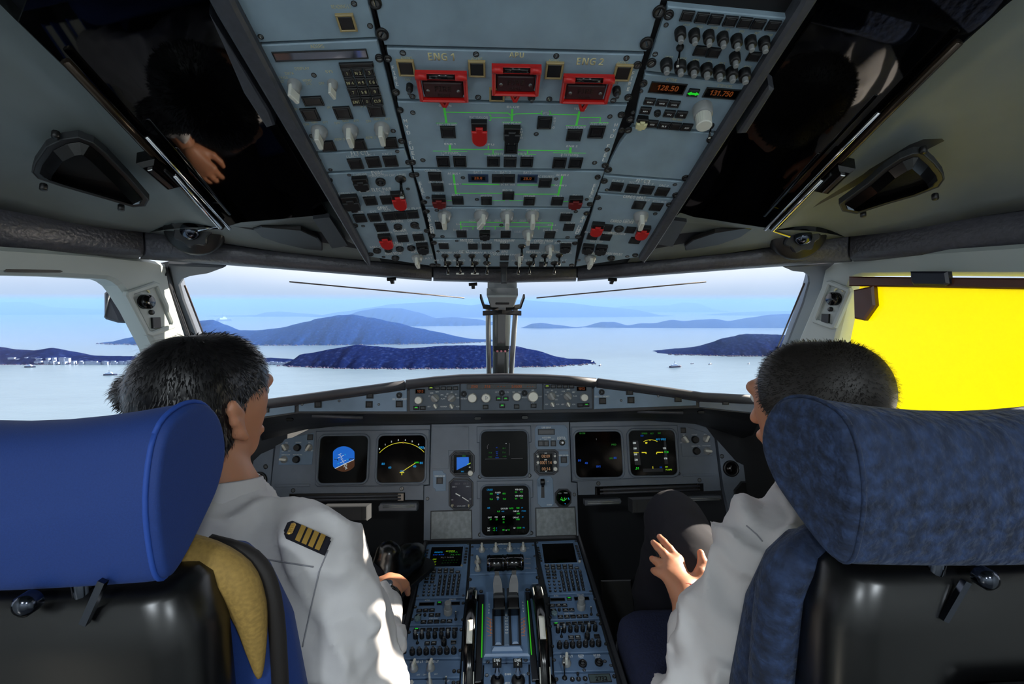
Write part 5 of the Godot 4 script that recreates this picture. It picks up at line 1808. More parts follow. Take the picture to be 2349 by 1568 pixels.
	line(p, 1354, 499, 1506, 511, 1.2)
	txt(p, "CARGO SMOKE", 1427, 508, 6.5, 54)
	guard(p, 1369, 521, 28, 26, M.red)
	guard(p, 1473, 529, 28, 26, M.red)
	btn(p, 1393, 521, 23, 14)
	btn(p, 1446, 526, 22, 13)
	ringpush(p, 1420, 523, 11)
	line(p, 1344, 527, 1480, 542, 1.0)
	txt(p, "VENTILATION", 1414, 535, 5.5, 42)
	btn(p, 1359, 541, 24, 13)
	btn(p, 1390, 543, 24, 13)
	btn(p, 1457, 550, 25, 13)
	txt(p, "BLOWER", 1360, 533, 4, 0, "print", false)
	txt(p, "EXTRACT", 1391, 536, 4, 0, "print", false)
	line(p, 1446, 541, 1440, 556, 1.2)
	line(p, 1334, 549, 1472, 560, 1.0)
	guard(p, 1348, 567, 26, 18, M.key, false)
	guard(p, 1378, 569, 26, 18, M.key, false)
	txt(p, "MAN START", 1368, 554, 4.5, 30, "print", false)
	line(p, 1403, 556, 1394, 578, 1.2)
	line(p, 1330, 578, 1462, 585, 1.0)
	txt(p, "WIPER", 1356, 580, 5.5, 20)
	txt(p, "RAIN RPLNT", 1408, 582, 5.5, 40)
	knob(p, 1354, 591, 13, 0.026, M.white_knob, -0.1)
	ringpush(p, 1402, 590, 9)
	screws(p, [1376, 478, 1503, 490, 1327, 596, 1439, 588], 5)
	screws(p, [1371, 452, 1535, 468, 1345, 488, 1319, 556, 1457, 584], 7, true)
	flush(p)

# ---------------------------------------------------------------- glareshield with the flight control unit
func build_glareshield() -> void:
	var t := deg_to_rad(8.0)
	GS = Transform3D(Basis(Vector3.RIGHT, Vector3(0, cos(t), -sin(t)), Vector3(0, sin(t), cos(t))), P(1148, 912, 1.40))
	# the moulded body: lip, cover falling away towards the windshield, underside
	var g := thing("glareshield", "dark moulded glareshield under the windshields", "glareshield", GS, "")
	for seg in [[[598, 922, 612, 917, 680, 908, 760, 897, 850, 885, 930, 874], "captain's wing"], [[934, 873, 1000, 865, 1060, 860, 1155, 858, 1245, 860, 1300, 863, 1364, 869], "centre"], [[1368, 869, 1450, 879, 1530, 890, 1604, 901, 1680, 905, 1760, 909], "first officer's wing"]]:
		var e: Array = seg[0]
		var rings := []
		for i in range(0, e.size(), 2):
			var v := on(GS, e[i], e[i + 1])
			var ring := PackedVector3Array()
			for q in [[0.0, 0.012], [0.004, 0.021], [0.0, 0.026], [-0.010, 0.028], [-0.02, 0.024], [-0.026, 0.012], [-0.026, 0.0], [-0.03, -0.02], [-0.055, -0.30], [-0.08, -0.46], [-0.11, -0.46], [-0.09, -0.28], [-0.05, -0.02], [-0.03, 0.0]]:
				ring.append(Vector3(v.x, v.y + q[0] * 0.9 - (0.04 * -q[1] if q[1] < -0.1 else 0.0), q[1]))
			rings.append(ring)
		var st := mb(false)
		loft(st, rings)
		part(g, "cover", done(st), M.glare)
	# face behind the panels and the underside towards the main panel
	var face: Array = [600, 926, 684, 912, 850, 889, 934, 878, 1150, 864, 1364, 874, 1604, 905, 1750, 911, 1740, 950, 1600, 936, 1362, 946, 1150, 948, 938, 950, 683, 948, 600, 960]
	var st := mb()
	prism(st, poly_on(GS, face), -0.05, -0.004)
	part(g, "face_frame", done(st), M.frame_dark)
	var a := []
	var b := []
	for q in [[590, 962, 600, 1010], [683, 948, 700, 985], [800, 948, 800, 974], [938, 949, 950, 972], [1150, 948, 1150, 968], [1362, 945, 1340, 965], [1480, 940, 1480, 964], [1604, 936, 1600, 972], [1748, 952, 1720, 1010]]:
		a.append(on(GS, q[0], q[1], -0.003))
		b.append(GS.affine_inverse() * (MP * on(MP, q[2], q[3], 0.012)))
	st = mb(false)
	skin(st, a, b, Vector3.ZERO, Vector3(0, 0.01, -0.02), 3)
	part(g, "underside", done(st), M.under)
	for q in [[717, 953, 833, 957], [1462, 943, 1566, 946]]:
		st = mb(false)
		var m0 := on(GS, q[0], q[1], -0.03)
		var m1 := on(GS, q[2], q[3], -0.03)
		tube(st, [m0, m1], 0.006, 8)
		part(g, "handle_bar", done(st), M.beam)
	for q in [[664, 962], [1096, 959], [1204, 957], [1608, 945]]:
		st = mb()
		var c := on(GS, q[0], q[1], -0.02)
		prism(st, rr(0.022, 0.010, 0.004, 2), -0.004, 0.002, 0.001, Transform3D(Basis(), c))
		part(g, "flood_lamp", done(st), M.black_gloss)
	# captain's warning panel
	var p := panel("warning_panel", "blue-grey tapering warning panel on the captain's wing of the glareshield", "control panel", GS, [684, 916, 934, 886, 934, 944, 684, 944], M.panel_blue, 0.008, 0.001)
	for q in [[730, 927], [849, 906], [916, 926]]: btn(p, q[0], q[1], 16, 15)
	btn(p, 847, 927, 16, 15, "deep")
	ringpush(p, 916, 906, 7)
	txt(p, "CHRONO", 918, 895, 3.5, 14, "print", false)
	txt(p, "SIDE STICK PRIORITY", 917, 915, 3.5, 34, "print", false)
	screws(p, [693, 927, 778, 919, 869, 927, 928, 891], 3)
	flush(p)
	p = panel("glareshield_end_panel", "short dark blue end panel of the captain's glareshield wing", "control panel", GS, [600, 926, 677, 917, 676, 946, 600, 957], M.panel_blue, 0.008, 0.001)
	btn(p, 613, 938, 10, 15)
	flush(p)
	p = panel("warning_panel", "grey tapering warning panel on the first officer's wing of the glareshield", "control panel", GS, [1362, 877, 1598, 902, 1598, 930, 1362, 939], M.panel_blue, 0.008, 0.001)
	for q in [[1382, 919], [1444, 898], [1555, 914]]: btn(p, q[0], q[1], 16, 15)
	btn(p, 1447, 917, 16, 15, "deep")
	ringpush(p, 1380, 899, 7)
	txt(p, "CHRONO", 1380, 889, 3.5, 14, "print", false)
	txt(p, "SIDE STICK PRIORITY", 1381, 909, 3.5, 34, "print", false)
	screws(p, [1370, 885, 1425, 918, 1510, 908, 1588, 914], 3)
	flush(p)
	p = panel("glareshield_end_panel", "short grey end panel of the first officer's glareshield wing", "control panel", GS, [1604, 904, 1746, 912, 1738, 948, 1604, 934], M.main_grey, 0.008, 0.001)
	btn(p, 1664, 921, 14, 14)
	txt(p, "MIC", 1662, 911, 3.5, 8, "print", false)
	flush(p)
	# flight control unit between the two display control panels
	p = panel("flight_display_control_panel", "display control panel on the captain's side of the autopilot panel", "control panel", GS, [939, 886, 1000, 879, 1055, 876, 1055, 941, 939, 944], M.fcu, 0.008, 0.0008)
	glass_window(p, 964, 897, 23, 11, M.screen, "pressure_window")
	txt(p, "1013", 964, 897, 6, 14, "lit_orange", true, 0.001)
	for i in 5:
		var k := btn(p, 989 + 14 * i, 890, 12, 8)
		if i == 0: lit_bar(k, M.lit_yellow_green)
	knob(p, 961, 917, 8, 0.016, M.white_knob, 0.0, "round")
	knob(p, 998, 913, 10, 0.016, M.grey_knob, 0.8, "bar")
	knob(p, 1036, 912, 10, 0.016, M.grey_knob, -0.9, "bar")
	for x in [999, 1036]: knob(p, x, 931, 6, 0.012, M.white_knob, 0.5, "bar")
	lit_bar(btn(p, 955, 935, 13, 9), M.lit_green)
	btn(p, 970, 935, 13, 9)
	for q in [["LS", 985, 908], ["VOR", 990, 901], ["NAV", 1003, 898], ["ARC", 1014, 905], ["PLAN", 1016, 914], ["10", 1022, 909], ["20", 1026, 903], ["40", 1036, 899], ["80", 1046, 904], ["160", 1050, 912], ["ADF", 984, 932], ["VOR", 1014, 932], ["ADF", 1022, 932], ["VOR", 1050, 932]]: txt(p, q[0], q[1], q[2], 3, 0, "print", false)
	line(p, 979, 911, 979, 938, 0.9)
	arc(p, 998, 913, 15, 1.2, 3.0, 0.8, "print", 0.0, 8)
	flush(p)
	p = panel("autopilot_panel", "centre autopilot panel with a long red readout and pale round knobs", "control panel", GS, [1056, 876, 1100, 873, 1155, 872, 1200, 872, 1245, 874, 1245, 941, 1056, 942], M.fcu, 0.008, 0.0008)
	glass_window(p, 1151, 886, 160, 12, M.dark_red_glass, "readout_window")
	for q in [["250", 1088, 16], ["318", 1118, 14], ["- - -", 1150, 18], ["24000", 1185, 24], ["- - -", 1216, 14]]: txt(p, q[0], q[1], 886, 6.5, q[2], "lit_orange", true, 0.001)
	for q in [[1064, 903], [1151, 901], [1203, 901]]: ringpush(p, q[0], q[1], 6.5)
	for q in [[1084, 912, 10], [1115, 912, 10], [1185, 909, 9], [1222, 909, 11]]: knob(p, q[0], q[1], q[2], 0.02, M.white_knob, 0.0, "round")
	for q in [[1144, 914], [1160, 914], [1152, 930]]: lit_bar(btn(p, q[0], q[1], 13, 10), M.lit_green)
	for q in [[1114, 933], [1185, 932], [1224, 930]]: btn(p, q[0], q[1], 13, 10)
	line(p, 1133, 899, 1133, 936, 0.9)
	line(p, 1170, 899, 1170, 936, 0.9)
	for q in [["SPD MACH", 1064, 914, 14], ["HDG TRK", 1141, 899, 10], ["V/S FPA", 1162, 899, 10], ["METRIC ALT", 1203, 911, 12], ["UP", 1222, 895, 6], ["DN", 1222, 923, 6], ["100", 1178, 899, 6], ["1000", 1192, 899, 8], ["PUSH TO LEVEL OFF", 1239, 909, 8]]: txt(p, q[0], q[1], q[2], 3, q[3], "print", false)
	path(p, [1114, 908, 1119, 912, 1114, 916, 1114, 908], 0.8, "blue_frame", 0.0202)
	arc(p, 1222, 909, 15, 1.8, 4.4, 0.8, "print", 0.0, 10)
	flush(p)
	p = panel("flight_display_control_panel", "display control panel on the first officer's side of the autopilot panel", "control panel", GS, [1246, 874, 1300, 877, 1358, 884, 1360, 938, 1246, 940], M.fcu, 0.008, 0.0008)
	glass_window(p, 1334, 891, 23, 11, M.screen, "pressure_window")
	txt(p, "1013", 1334, 891, 6, 14, "lit_orange", true, 0.001)
	for i in 5:
		var k := btn(p, 1255 + 14 * i, 886, 12, 8)
		if i == 0: lit_bar(k, M.lit_yellow_green)
	knob(p, 1339, 911, 8, 0.016, M.white_knob, 0.0, "round")
	knob(p, 1265, 908, 10, 0.016, M.grey_knob, 0.5, "bar")
	knob(p, 1302, 908, 10, 0.016, M.grey_knob, 0.8, "bar")
	for x in [1267, 1303]: knob(p, x, 927, 6, 0.012, M.white_knob, 0.5, "bar")
	btn(p, 1331, 929, 13, 9)
	lit_bar(btn(p, 1345, 928, 13, 9), M.lit_green)
	for q in [["10", 1252, 905], ["20", 1256, 899], ["40", 1266, 895], ["80", 1275, 899], ["160", 1279, 907], ["320", 1276, 916], ["LS", 1288, 904], ["VOR", 1292, 897], ["NAV", 1304, 893], ["ARC", 1316, 899], ["PLAN", 1319, 908], ["ADF", 1254, 927], ["VOR", 1279, 927], ["ADF", 1291, 927], ["VOR", 1316, 927]]: txt(p, q[0], q[1], q[2], 3, 0, "print", false)
	line(p, 1322, 905, 1322, 933, 0.9)
	arc(p, 1302, 908, 15, 1.2, 3.0, 0.8, "print", 0.0, 8)
	flush(p)

func lit_bar(k: Node3D, m: Material) -> void:
	var st := mb()
	prism(st, rr(0.008, 0.0022, 0.0, 2, Vector2(0, 0.0018)), 0.003, 0.0036)
	part(k, "lit_legend", done(st), m)

# ---------------------------------------------------------------- main instrument panel
const UP := 0.0018

func set_frames() -> void:
	var t := deg_to_rad(15.5)
	MP = Transform3D(Basis(Vector3.RIGHT, Vector3(0, cos(t), -sin(t)), Vector3(0, sin(t), cos(t))), Vector3(0, 0.626, -1.506))
	var a := deg_to_rad(4.5)
	PED = Transform3D(Basis(Vector3.RIGHT, Vector3(0, sin(a), -cos(a)), Vector3(0, cos(a), sin(a))), Vector3(0, CAM.origin.y, 0) - Vector3(0, cos(a), sin(a)) * 0.94)

func clip_poly(p: Dictionary, a: PackedVector2Array, b: PackedVector2Array, key: String, up: float) -> void:
	for r in Geometry2D.intersect_polygons(a, b):
		prism(pst(p, key), r, up, up + 0.0002)

func zpoly(p: Dictionary, pts: Array) -> PackedVector2Array:
	var q := PackedVector2Array()
	for i in range(0, pts.size(), 2): q.append(loc2(p, pts[i], pts[i + 1]))
	return q

func side_knob_set(p: Dictionary, grey: Array, black: Array, r: float) -> void:
	for i in range(0, grey.size(), 2): knob(p, grey[i], grey[i + 1], r, 0.016, M.white_knob, 0.6 + i, "bar")
	for i in range(0, black.size(), 2): knob(p, black[i], black[i + 1], r * 0.85, 0.014, M.black, 0.0, "round")

func build_main_panel() -> void:
	var MQ := MP * at(0, 0, 0.006)
	# captain's panel
	var p := panel("instrument_panel", "captain's grey instrument panel round two displays", "instrument panel", MP, [721, 977, 988, 973, 985, 1111, 972, 1113, 972, 1147, 928, 1147, 928, 1130, 664, 1133, 664, 1152, 616, 1152, 631, 1022], M.main_grey, 0.03, 0.001)
	window(p, 560, 960, 5.339)
	var st := mb()
	prism(st, zpoly(p, [885, 150, 2270, 130, 2270, 805, 2150, 812, 2140, 820, 900, 830, 870, 800, 885, 370]), -0.002, 0.006, 0.0025)
	part(p.n, "display_surround", done(st), M.main_grey)
	st = mb()
	prism(st, zpoly(p, [500, 250, 850, 170, 858, 270, 855, 330, 832, 562, 422, 566, 445, 330]), -0.002, 0.002, 0.0008)
	part(p.n, "lighting_plate", done(st), M.panel_blue)
	side_knob_set(p, [508, 350, 797, 350, 492, 497], [658, 352, 645, 497], 46)
	btn(p, 812, 226, 72, 72)
	for q in [["PFD", 520, 295, 30], ["LOUDSPEAKER", 665, 290, 70], ["ND", 800, 292, 24], ["CONSOLE/FLOOR", 510, 440, 105], ["MAIN INST PNL", 655, 440, 110], ["OFF", 475, 400, 26], ["BRT", 555, 395, 28], ["OFF", 750, 398, 26], ["BRT", 835, 392, 28]]: txt(p, q[0], q[1], q[2], 14, q[3], "print", false, 0.002)
	path(p, [500, 275, 858, 268], 4, "print", 0.002)
	path(p, [448, 418, 850, 412], 4, "print", 0.002)
	path(p, [595, 275, 588, 405], 4, "print", 0.002)
	path(p, [735, 275, 728, 405], 4, "print", 0.002)
	path(p, [580, 420, 575, 548], 4, "print", 0.002)
	path(p, [722, 420, 715, 548], 4, "print", 0.002)
	screws(p, [600, 876, 1930, 856, 265, 590], 26)
	st = mb()
	prism(st, rr(size_on(p, 590, 815, 430, 34).x, size_on(p, 590, 815, 430, 34).y, 0.002, 2), -0.001, 0.003, 0.001)
	part(p.n, "ridge", done(st), M.main_grey, at(loc(p, 595, 815).x, loc(p, 595, 815).y))
	flush(p)
	# slide-out table edge below
	for e in [[[663, 1131, 928, 1130, 928, 1147, 664, 1153], "captain's", [[672, 1141, 920, 1136], [672, 1148, 920, 1143]]], [[1366, 1118, 1613, 1109, 1614, 1126, 1366, 1136], "first officer's", [[1376, 1123, 1605, 1114], [1376, 1131, 1605, 1122]]]]:
		var tb := panel("sliding_table", "dark edge of the %s sliding table stowed under the panel" % e[1], "table", MP, e[0], M.black, 0.05, 0.0005)
		for r in e[2]:
			st = mb(false)
			tube(st, [loc(tb, r[0], r[1], 0.003), loc(tb, r[2], r[3], 0.003)], 0.0045, 8)
			part(tb.n, "rail", done(st), M.beam)
		for r in [[e[2][0][0], e[2][0][1] + 3], [e[2][0][2], e[2][0][3] + 3]]:
			st = mb()
			box(st, at(loc(tb, r[0], r[1]).x, loc(tb, r[0], r[1]).y), 0.022, 0.026, 0.0, 0.006, 0.001)
			part(tb.n, "latch", done(st), M.black_gloss)
	captain_displays(MQ)
	centre_panel()
	officer_panel(MQ)
	under_panel()

func captain_displays(MQ: Transform3D) -> void:
	# attitude display
	var d := display("captain's attitude display with a tilted blue and brown horizon", MQ, 733, 999, 843, 1106)
	window(d, 560, 960, 5.339)
	var ball := PackedVector2Array()
	for i in 40:
		var an := TAU * i / 40.0
		ball.append(loc2(d, 1222 + clampf(cos(an) * 160.0, -132.0, 132.0), 492 - sin(an) * 155.0))
	var sky := zpoly(d, [900, 708, 900, 200, 1550, 200, 1550, 405, 1348, 499, 1110, 610])
	var gnd := zpoly(d, [900, 708, 1110, 610, 1348, 499, 1550, 405, 1550, 800, 900, 800])
	clip_poly(d, ball, sky, "lit_blue_sky", UP)
	clip_poly(d, ball, gnd, "lit_brown", UP)
	line(d, 1112, 609, 1346, 500, 7, "lit_white", UP + 0.0003)
	for i in 13:
		var u := Vector2(1205, 575) + Vector2(-0.42, -0.91) * (i * 18.0 - 20.0) * 0.9 + Vector2(60, 20)
		var half: float = [14, 9, 22, 9, 14, 9, 42, 9, 14, 9, 42, 9, 22][i]
		var dir := Vector2(0.907, -0.42)
		line(d, u.x - dir.x * half - 20, u.y - dir.y * half, u.x + dir.x * half - 20, u.y + dir.y * half, 5, "lit_white", UP + 0.0003)
		if half > 40:
			for s in [-1, 1]: fill(d, [u.x - 20 + dir.x * 62 * s - 9, u.y + dir.y * 62 * s - 8, u.x - 20 + dir.x * 62 * s + 9, u.y + dir.y * 62 * s - 8, u.x - 20 + dir.x * 62 * s + 9, u.y + dir.y * 62 * s + 8, u.x - 20 + dir.x * 62 * s - 9, u.y + dir.y * 62 * s + 8], "lit_cyan", UP + 0.0003)
	path(d, [1105, 495, 1146, 494, 1146, 515], 9, "black", UP + 0.0004)
	path(d, [1345, 490, 1292, 492, 1292, 505], 9, "black", UP + 0.0004)
	for i in 3: line(d, 1232 + i * 4, 565 + i * 18, 1262 - i * 2, 556 + i * 18, 5, "lit_white", UP + 0.0003)
	flush(d)
	# navigation display
	d = display("captain's navigation display with a yellow compass arc and green track line", MQ, 867, 998, 975, 1105)
	window(d, 560, 960, 5.339)
	arc(d, 1935, 660, 368, 0.75, 2.42, 6, "lit_yellow", UP, 40)
	for i in 17:
		var an := lerpf(0.76, 2.40, i / 16.0)
		var r1 := 392.0 if i % 2 == 0 else 380.0
		line(d, 1935 + cos(an) * 368, 660 - sin(an) * 368, 1935 + cos(an) * r1, 660 - sin(an) * r1, 5, "lit_white", UP)
	var k := 0
	for s in ["0", "1", "2", "3", "4", "5", "6", "7"]:
		var an := lerpf(2.33, 0.83, k / 7.0)
		txt(d, s, 1935 + cos(an) * 402, 660 - sin(an) * 402, 20, 0, "lit_white", true, UP)
		k += 1
	arc(d, 1935, 660, 275, 0.6, 2.65, 6, "lit_white", UP, 74, true)
	arc(d, 1935, 660, 185, 0.62, 2.75, 6, "lit_white", UP, 52, true)
	arc(d, 1935, 660, 92, 0.3, 2.85, 5, "lit_white", UP, 30, true)
	line(d, 1978, 290, 1937, 640, 7, "lit_green", UP)
	path(d, [1940, 645, 1990, 610, 2100, 540], 7, "lit_yellow", UP)
	path(d, [2100, 540, 2190, 490], 4, "lit_green", UP)
	path(d, [2130, 345, 2190, 420], 6, "lit_green", UP)
	path(d, [2160, 390, 2205, 460], 4, "lit_white", UP)
	line(d, 1905, 658, 1960, 658, 9, "lit_yellow", UP)
	line(d, 1932, 640, 1932, 690, 9, "lit_yellow", UP)
	line(d, 1948, 280, 1948, 305, 12, "lit_orange", UP)
	for q in [["80", 1703, 552], ["40", 1783, 597], ["40", 2088, 582], ["80", 2170, 540], ["PRD", 2172, 352]]: txt(d, q[0], q[1], q[2], 26, 0, "lit_cyan", true, UP)
	for q in [["LMU", 2115, 535]]: txt(d, q[0], q[1], q[2], 20, 0, "lit_green", true, UP)
	txt(d, "320/12", 1935, 640, 16, 50, "lit_cyan", true, UP)
	path(d, [1945, 690, 1995, 735], 4, "lit_white", UP)
	flush(d)

func centre_panel() -> void:
	var p := panel("centre_instrument_panel", "grey centre instrument panel round two stacked displays", "instrument panel", MP, [989, 972, 1306, 966, 1311, 1105, 1324, 1106, 1328, 1229, 971, 1240, 972, 1114, 985, 1112], M.main_grey, 0.03, 0.001)
	window(p, 960, 960, 5.226)
	var st := mb()
	prism(st, zpoly(p, [160, 95, 605, 95, 605, 380, 360, 380, 360, 600, 160, 600]), -0.002, 0.0015, 0.0008)
	part(p.n, "blank_cover", done(st), M.main_grey)
	for r in [[[698, 92, 1348, 80, 1352, 280, 1320, 290, 1320, 700, 735, 700, 735, 290, 700, 290], 0], [[700, 745, 1370, 730, 1375, 940, 1340, 950, 1340, 1400, 740, 1410, 740, 960, 702, 960], 0]]:
		st = mb()
		prism(st, zpoly(p, r[0]), -0.002, 0.006, 0.0025)
		part(p.n, "display_surround", done(st), M.main_grey)
	screws(p, [735, 695, 1330, 680, 738, 1388, 1352, 1368], 24, true)
	screws(p, [108, 958, 1868, 908], 20)
	# TERR ON ND plates
	st = mb()
	prism(st, zpoly(p, [175, 625, 182, 620, 290, 620, 300, 645, 330, 660, 330, 862, 205, 866, 200, 838, 175, 825]), -0.002, 0.002, 0.0008)
	part(p.n, "switch_plate", done(st), M.panel_blue)
	btn(p, 255, 740, 78, 80)
	txt(p, "TERR ON ND", 255, 686, 17, 125, "print", true, 0.002)
	screws(p, [200, 642, 308, 840], 16)
	st = mb()
	prism(st, zpoly(p, [1680, 385, 1795, 385, 1805, 545, 1770, 575, 1685, 575]), -0.002, 0.002, 0.0008)
	part(p.n, "switch_plate", done(st), M.panel_blue)
	btn(p, 1742, 490, 75, 78)
	txt(p, "TERR ON ND", 1738, 438, 17, 118, "print", true, 0.002)
	screws(p, [1705, 553], 16)
	# landing gear and auto brake plate
	st = mb()
	prism(st, zpoly(p, [1420, 78, 1750, 72, 1785, 118, 1800, 365, 1430, 372, 1398, 330, 1395, 120]), -0.002, 0.002, 0.0008)
	part(p.n, "gear_plate", done(st), M.panel_blue)
	txt(p, "LDG GEAR", 1532, 104, 20, 108, "print", true, 0.002)
	txt(p, "AUTO BRK", 1535, 226, 20, 108, "print", true, 0.002)
	txt(p, "A/SKID &", 1710, 222, 17, 95, "print", true, 0.002)
	txt(p, "N/W STRG", 1715, 242, 17, 105, "print", true, 0.002)
	for q in [["LO", 1460, 247], ["MED", 1525, 246], ["MAX", 1613, 244]]: txt(p, q[0], q[1], q[2], 12, 0, "print", false, 0.002)
	path(p, [1410, 205, 1785, 198], 4, "print", 0.002)
	path(p, [1655, 90, 1658, 195], 5, "print", 0.002)
	path(p, [1660, 205, 1662, 330], 4, "print", 0.002)
	path(p, [1440, 340, 1780, 332], 4, "print", 0.002)
	btn(p, 1532, 158, 200, 72)
	for x in [1465, 1530, 1616]: btn(p, x, 295, 66, 72)
	knob(p, 1720, 285, 38, 0.014, M.metal, 0.0, "post")
	screws(p, [1412, 157, 1765, 205], 14)
	# gear lever plate
	st = mb()
	prism(st, zpoly(p, [1455, 688, 1580, 685, 1612, 725, 1622, 1020, 1590, 1055, 1475, 1058, 1430, 1015, 1420, 730]), -0.002, 0.003, 0.001)
	var gp := part(p.n, "gear_lever_plate", done(st), M.panel_blue)
	st = mb()
	prism(st, zpoly(p, [1472, 740, 1506, 740, 1510, 945, 1468, 945]), 0.003, 0.0035)
	part(gp, "lever_slot", done(st), M.black)
	st = mb(false)
	var gl := loc(p, 1490, 770)
	tube(st, [loc(p, 1490, 800, 0.0), loc(p, 1488, 760, 0.045)], 0.006, 10)
	var lv := part(gp, "gear_lever", done(st), M.black_gloss)
	st = mb(false)
	lathe(st, [Vector2(0.0, -0.007), Vector2(0.010, -0.007), Vector2(0.011, -0.005), Vector2(0.011, 0.005), Vector2(0.010, 0.007), Vector2(0, 0.007)], 16, Transform3D(Basis(Vector3.UP, PI / 2), loc(p, 1488, 758, 0.047)))
	part(lv, "wheel_grip", done(st), M.black)
	path(p, [1545, 832, 1545, 780, 1532, 782, 1555, 762, 1577, 782, 1565, 780, 1566, 832, 1545, 832], 3, "print", 0.003)
	path(p, [1552, 868, 1554, 985, 1545, 985, 1566, 1010, 1582, 985, 1574, 985, 1572, 866, 1552, 868], 3, "print", 0.003)
	txt(p, "UP", 1552, 748, 14, 24, "print", false, 0.003)
	txt(p, "DOWN", 1568, 1030, 15, 58, "print", false, 0.003)
	screws(p, [1575, 715, 1462, 1022], 16)
	# bare plates at the foot
	for r in [[[155, 1112, 630, 1100, 636, 1430, 150, 1442], [185, 1125, 612, 1112, 180, 1420, 608, 1408]], [[1410, 1075, 1870, 1062, 1890, 1390, 1415, 1402], [1428, 1088, 1850, 1080, 1435, 1385, 1860, 1370]]]:
		st = mb()
		prism(st, zpoly(p, r[0]), -0.002, 0.0025, 0.001)
		var bp := part(p.n, "bare_plate", done(st), M.worn_plate)
		st = mb()
		ring_prism(st, inset(ccw(zpoly(p, r[0])), -0.003), ccw(zpoly(p, r[0])), -0.001, 0.001)
		part(bp, "dark_joint", done(st), M.seal)
		screws(p, r[1], 18)
	for q in [[335, 1198], [460, 1195], [335, 1330], [460, 1328], [1578, 1163], [1698, 1160], [1583, 1295], [1703, 1290]]: screw(p, q[0], q[1], 12)
	flush(p)
	# engine display
	var MQ := MP * at(0, 0, 0.006)
	var d := display("upper centre display with a faint green engine gauge", MQ, 1104, 988, 1210, 1092, 4)
	window(d, 960, 960, 5.226)
	arc(d, 1018, 345, 52, 0.3, 3.2, 4, "lit_dim_green", UP, 14)
	line(d, 1020, 285, 1020, 335, 6, "lit_dim_green", UP)
	arc(d, 870, 340, 45, 2.2, 3.6, 3, "lit_grey", UP, 8)
	for q in [["82.1", 1025, 352], ["77.8", 860, 408], ["77.8", 1022, 404], ["1160", 858, 458], ["1170", 1030, 452]]: txt(d, q[0], q[1], q[2], 15, 0, "lit_dim_green", false, UP)
	for q in [["N1", 938, 345], ["EGT", 942, 395], ["N2", 942, 415], ["FF", 942, 440], ["KG/H", 942, 465]]: txt(d, q[0], q[1], q[2], 13, 0, "lit_blue", false, UP)
	path(d, [800, 484, 1060, 478], 3, "lit_grey", UP)
	path(d, [1112, 475, 1250, 472], 3, "lit_grey", UP)
	path(d, [1090, 290, 1088, 440], 3, "lit_grey", UP)
	fill(d, [1046, 292, 1054, 292, 1054, 300, 1046, 300], "lit_white", UP)
	flush(d)
	# system display
	d = display("lower centre display with lines of green system figures", MQ, 1105.5, 1113, 1213.5, 1226, 4)
	window(d, 960, 960, 5.226)
	for q in [["CRUISE", 855, 850, 70], ["AIR", 840, 1068, 34]]: txt(d, q[0], q[1], q[2], 20, q[3], "lit_cyan", false, UP)
	for q in [["F.USED", 952, 885, 64], ["OIL", 952, 942, 30], ["VIB (N1)", 1205, 848, 96], ["VIB (N2)", 1205, 925, 96], ["LDG ELEV", 1030, 1075, 84], ["CAB V/S", 1170, 1108, 70], ["CAB ALT", 1168, 1182, 70], ["CKPT", 855, 1182, 46], ["FWD", 932, 1178, 34], ["AFT", 1018, 1176, 34], ["TAT", 842, 1312, 32], ["SAT", 842, 1338, 32], ["H", 1052, 1335, 0], ["GW", 1150, 1308, 24]]: txt(d, q[0], q[1], q[2], 16, q[3], "lit_white", false, UP)
	for q in [["450", 872, 898, 36], ["455", 1025, 896, 36], ["15.4", 872, 963, 38], ["15.4", 1030, 960, 38], ["0.4", 1170, 878, 24], ["0.5", 1235, 874, 24], ["0.6", 1170, 955, 24], ["0.6", 1235, 950, 24], ["AUTO", 1112, 1072, 48], ["500", 1192, 1068, 36], ["8.0", 960, 1110, 30], ["350", 1195, 1135, 36], ["1500", 1190, 1205, 44], ["24", 865, 1205, 20], ["23", 936, 1205, 20], ["24", 1020, 1203, 20], ["25", 1020, 1240, 20], ["+ 5", 905, 1310, 26], ["+ 3", 905, 1336, 26], ["09", 1018, 1332, 24], ["14", 1080, 1330, 24], ["61200", 1205, 1306, 52]]: txt(d, q[0], q[1], q[2], 17, q[3], "lit_green", false, UP)
	for q in [["KG", 952, 905, 22], ["QT", 952, 966, 22], ["FT", 1245, 1066, 20], ["PSI", 1012, 1110, 28], ["FT/MN", 1262, 1105, 50], ["FT", 1250, 1178, 20], ["C", 938, 1310, 0], ["C", 938, 1336, 0], ["KG", 1262, 1304, 22]]: txt(d, q[0], q[1], q[2], 14, q[3], "lit_cyan", false, UP)
	path(d, [805, 1293, 1285, 1280], 3.5, "lit_white", UP)
	path(d, [963, 1290, 965, 1345], 3.5, "lit_white", UP)
	path(d, [1128, 1286, 1132, 1340], 3.5, "lit_white", UP)
	path(d, [1105, 840, 1108, 960], 4, "lit_white", UP)
	for q in [[900, 906, 922, 898], [985, 896, 1000, 902], [900, 965, 918, 955], [990, 952, 1002, 960]]: path(d, q, 3, "lit_white", UP)
	flush(d)
	# standby horizon
	p = panel("standby_horizon", "small standby attitude instrument with a bright blue screen", "instrument", MP, [1032, 1045, 1043, 1034, 1078, 1033, 1088, 1044, 1088, 1081, 1078, 1092, 1044, 1092, 1033, 1081], M.key, 0.01, 0.0)
	window(p, 960, 960, 5.226)
	frame_ring(p, 0.006, 0.004)
	glass_window(p, 527, 540, 215, 225, M.screen, "screen")
	var blue := zpoly(p, [458, 462, 602, 458, 604, 545, 458, 615])
	prism(pst(p, "lit_blue_sky"), blue, 0.001, 0.0012)
